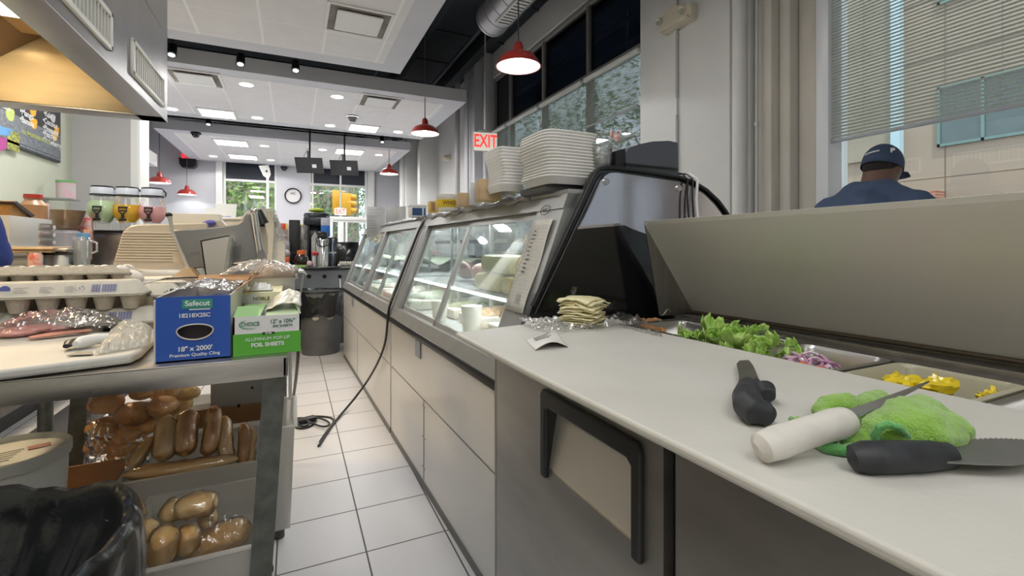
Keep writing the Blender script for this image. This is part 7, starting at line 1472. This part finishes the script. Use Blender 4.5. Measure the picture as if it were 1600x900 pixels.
def person(label, root, facing, skin, shirt_m, trouser_m, H=1.72, cap=None, stoop=0., armbend=.5, broad=1., girth=1.0):
    """facing: the angle of the person's front; local x = to the person's left, y = front"""
    t = thing('person', label, 'person', root, facing-math.pi/2); s = H/1.75
    def v(x, y, z):
        zz = z*s
        if z > .95: k = (z-.95)/.8; y = y+stoop*k*k
        return (x*broad if z > .9 else x, y, zz)
    hd = v(0, .03+stoop*.35, 1.63); 
    J = {'pel': (v(0, 0, .96), .135*girth), 'belly': (v(0, .03*girth, 1.1), .145*girth), 'chest': (v(0, 0, 1.30), .145*girth), 'neck': (v(0, 0, 1.47), .062), 'head': (hd, .085),
         'shL': (v(.185, 0, 1.39), .072), 'shR': (v(-.185, 0, 1.39), .072), 'elL': (v(.265, -.02, 1.13), .050), 'elR': (v(-.265, -.02, 1.13), .050), 'wrL': (v(.23, .20*armbend*2, .98+.1*armbend), .028), 'wrR': (v(-.23, .20*armbend*2, .98+.1*armbend), .028),
         'hpL': (v(.09, 0, .93), .10), 'hpR': (v(-.09, 0, .93), .10), 'knL': (v(.10, .01, .50), .062), 'knR': (v(-.10, .01, .50), .062), 'anL': (v(.10, -.02, .09), .042), 'anR': (v(-.10, -.02, .09), .042)}
    m = MB(); capsule_body(m, J, [('pel', 'belly'), ('belly', 'chest'), ('chest', 'neck'), ('shL', 'shR'), ('shL', 'elL'), ('elL', 'wrL'), ('shR', 'elR'), ('elR', 'wrR'), ('hpL', 'knL'), ('knL', 'anL'), ('hpR', 'knR'), ('knR', 'anR'), ('chest', 'shL'), ('chest', 'shR'), ('neck', 'head')])
    h = Vector(hd); m.ell(h+Vector((0, 0, .01)), (.076, .096, .112), 24); m.ell(h+Vector((0, .045, -.06)), (.048, .045, .045), 14); m.tube([h+Vector((0, .092, .02)), h+Vector((0, .112, -.018)), h+Vector((0, .095, -.028))], [.008, .013, .010], 8)
    for sd in (-1, 1): m.ell(h+Vector((sd*.078, -.008, -.005)), (.011, .020, .030), 10); m.ell(h+Vector((sd*.032, .078, .018)), (.020, .012, .008), 8)
    m.ell(h+Vector((0, .086, -.052)), (.024, .010, .006), 8); m.ell(h+Vector((0, .086, -.062)), (.020, .011, .006), 8)
    for sd, w_ in ((1, 'wrL'), (-1, 'wrR')): hand(m, J[w_][0], (0, 1, -.35), (-sd*.8, 0, -.3), sd)
    for sd in (-1, 1): m.ell(Vector(v(.10*sd, .05, .045)), (.045, .12, .04), 14)
    o = build('body', m, skin, t, local=True); fuse(o, .009, 3)
    g = 1.10; m = MB(); e = {k: (p, r*g+.012) for k, (p, r) in J.items()}
    def mid(a, b, k): return Vector(a).lerp(Vector(b), k)
    e['hem'] = (v(0, 0, .90), .155*girth*1.1); e['slL'] = (mid(J['shL'][0], J['elL'][0], .8), .072); e['slR'] = (mid(J['shR'][0], J['elR'][0], .8), .072); e['nb'] = (v(0, -.005, 1.44), .085)
    capsule_body(m, e, [('hem', 'belly'), ('belly', 'chest'), ('chest', 'nb'), ('shL', 'shR'), ('chest', 'shL'), ('chest', 'shR'), ('shL', 'slL'), ('shR', 'slR')]); 
    m.tube([v(-.15, -.01, 1.42), v(-.06, -.015, 1.485), v(.06, -.015, 1.485), v(.15, -.01, 1.42)], [.07, .075, .075, .07], 14); m.ell(v(0, -.03, 1.28), (.215*broad, .135, .19), 18); m.ell(v(.12, -.01, 1.38), (.13*broad, .10, .09), 14); m.ell(v(-.12, -.01, 1.38), (.13*broad, .10, .09), 14)
    o = build('shirt', m, shirt_m, t, local=True); fuse(o, .012, 5)
    tx3 = bpy.data.textures.new('cloth_folds', 'CLOUDS'); tx3.noise_scale = .09; md = o.modifiers.new('folds', 'DISPLACE'); md.texture = tx3; md.strength = .022; md.mid_level = .5
    m = MB(); e2 = {k: (p, r*1.12+.012) for k, (p, r) in J.items()}; e2['waist'] = (v(0, 0, .98), .140*girth*1.02); e2['cuL'] = (v(.10, -.02, .07), .062); e2['cuR'] = (v(-.10, -.02, .07), .062)
    capsule_body(m, e2, [('waist', 'hpL'), ('waist', 'hpR'), ('hpL', 'knL'), ('knL', 'cuL'), ('hpR', 'knR'), ('knR', 'cuR')]); o = build('trousers', m, trouser_m, t, local=True); fuse(o, .012, 5)
    for sd in (-1, 1):
        m = MB(); m.ell(Vector(v(.10*sd, .06, .05)), (.052, .135, .045), 16); m.box(v(.10*sd-.05, -.07, 0), v(.10*sd+.05, .19, .025), .012); o = build('shoe', m, black_pl, t, local=True); fuse(o, .008, 2)
    hm = mat('short_black_hair', (.02, .016, .014), .9, bump=.4, noise_scale=200); m = MB(); m.ell(h+Vector((0, -.012, .025)), (.082, .098, .108), 22); o = build('hair', m, hm, t, local=True)
    bm = bmesh.new(); bm.from_mesh(o.data); bmesh.ops.delete(bm, geom=[x for x in bm.verts if x.co.y-h.y > .035+.6*(x.co.z-h.z-.02) or x.co.z < h.z-.055 or (cap and x.co.z > h.z+.03)], context='VERTS'); bm.to_mesh(o.data); bm.free()
    if cap: cap(t, h)
    return t
navy_sh = mat('navy_tshirt', (.055, .085, .16), .85, noise_amt=.15, noise_scale=12, bump=.12, bump_scale=30)
navy_cap = mat('navy_cap', (.035, .055, .11), .8, bump=.1, noise_scale=300)
def capfn(t, h):
    tilt = Rx(-.32); M4 = tilt.to_4x4()
    m = MB(); n = 10; m.lathe([(.001, .112)]+[(.094*math.sin(k/n*math.pi/2), .112*math.cos(k/n*math.pi/2)) for k in range(1, n+1)]+[(.095, -.025)], h+Vector((0, -.004, .022)), 32, (.93, 1.12), M4); c = build('cap', m, navy_cap, t, local=True, solid=.003)
    m = MB(); m.grid(lambda a, b: h+Vector((0, -.004, .022))+tilt@Vector(((a-.5)*.15, .098+.075*b*math.cos((a-.5)*2.2), -.012+.012*math.cos((a-.5)*3)-.012*b)), 14, 6); build('brim', m, navy_cap, c, local=True, solid=.004)
    m = MB(); m.ell(h+Vector((0, -.004, .022))+tilt@Vector((0, 0, .113)), .008, 10); build('button', m, navy_cap, c, local=True)
    def on(a, z): return h+Vector((0, -.004, .022))+tilt@Vector((math.sin(a)*.094*.93*1.045*math.cos(z*7), -math.cos(a)*.094*1.12*1.045*math.cos(z*7), z))
    m = MB(); m.grid(lambda a, b: on(-.45+.75*a, .018+.009*b+.012*a), 14, 2); build('pale_strap', m, mat('pale_strap', (.55, .58, .62), .6), c, local=True, solid=.002)
    cu = bpy.data.curves.new('lettering', 'FONT'); cu.body = 'P'; cu.size = .040; cu.align_x = 'CENTER'; cu.align_y = 'CENTER'; cu.extrude = .0012; cu.offset = .0015; cu.shear = .2; cu.materials.append(mat('cap_white', (.7, .72, .75), .6))
    o = mesh_text('lettering', cu); o.parent = c; a_ = .85; o.location = on(a_, .040)+Vector((math.sin(a_), -math.cos(a_), .2)).normalized()*.003; o.rotation_euler = (math.pi/2-.55, 0, a_)
pm_ = PT(1354, 300, 2.42)
person('heavy-set man seen from behind in a navy t-shirt and navy cap, by the right window', (pm_.x, pm_.y, 0), math.radians(2), mat('dark_skin', (.13, .07, .05), .5, sss=.05), navy_sh, mat('dark_jeans', (.03, .04, .07), .85), H=1.665, cap=capfn, stoop=.12, broad=1.03, girth=1.2)
p2 = PT(-185, 350, 1.4)
person('person in a royal blue shirt, only a shoulder in view at the left edge', (p2.x, p2.y, 0), math.radians(150), mat('tan_skin', (.42, .26, .18), .5, sss=.05), mat('royal_blue_shirt', (.03, .06, .30), .8, noise_amt=.2, noise_scale=10), mat('dark_trousers', (.04, .04, .05), .85), H=1.62, stoop=.08, girth=1.1)
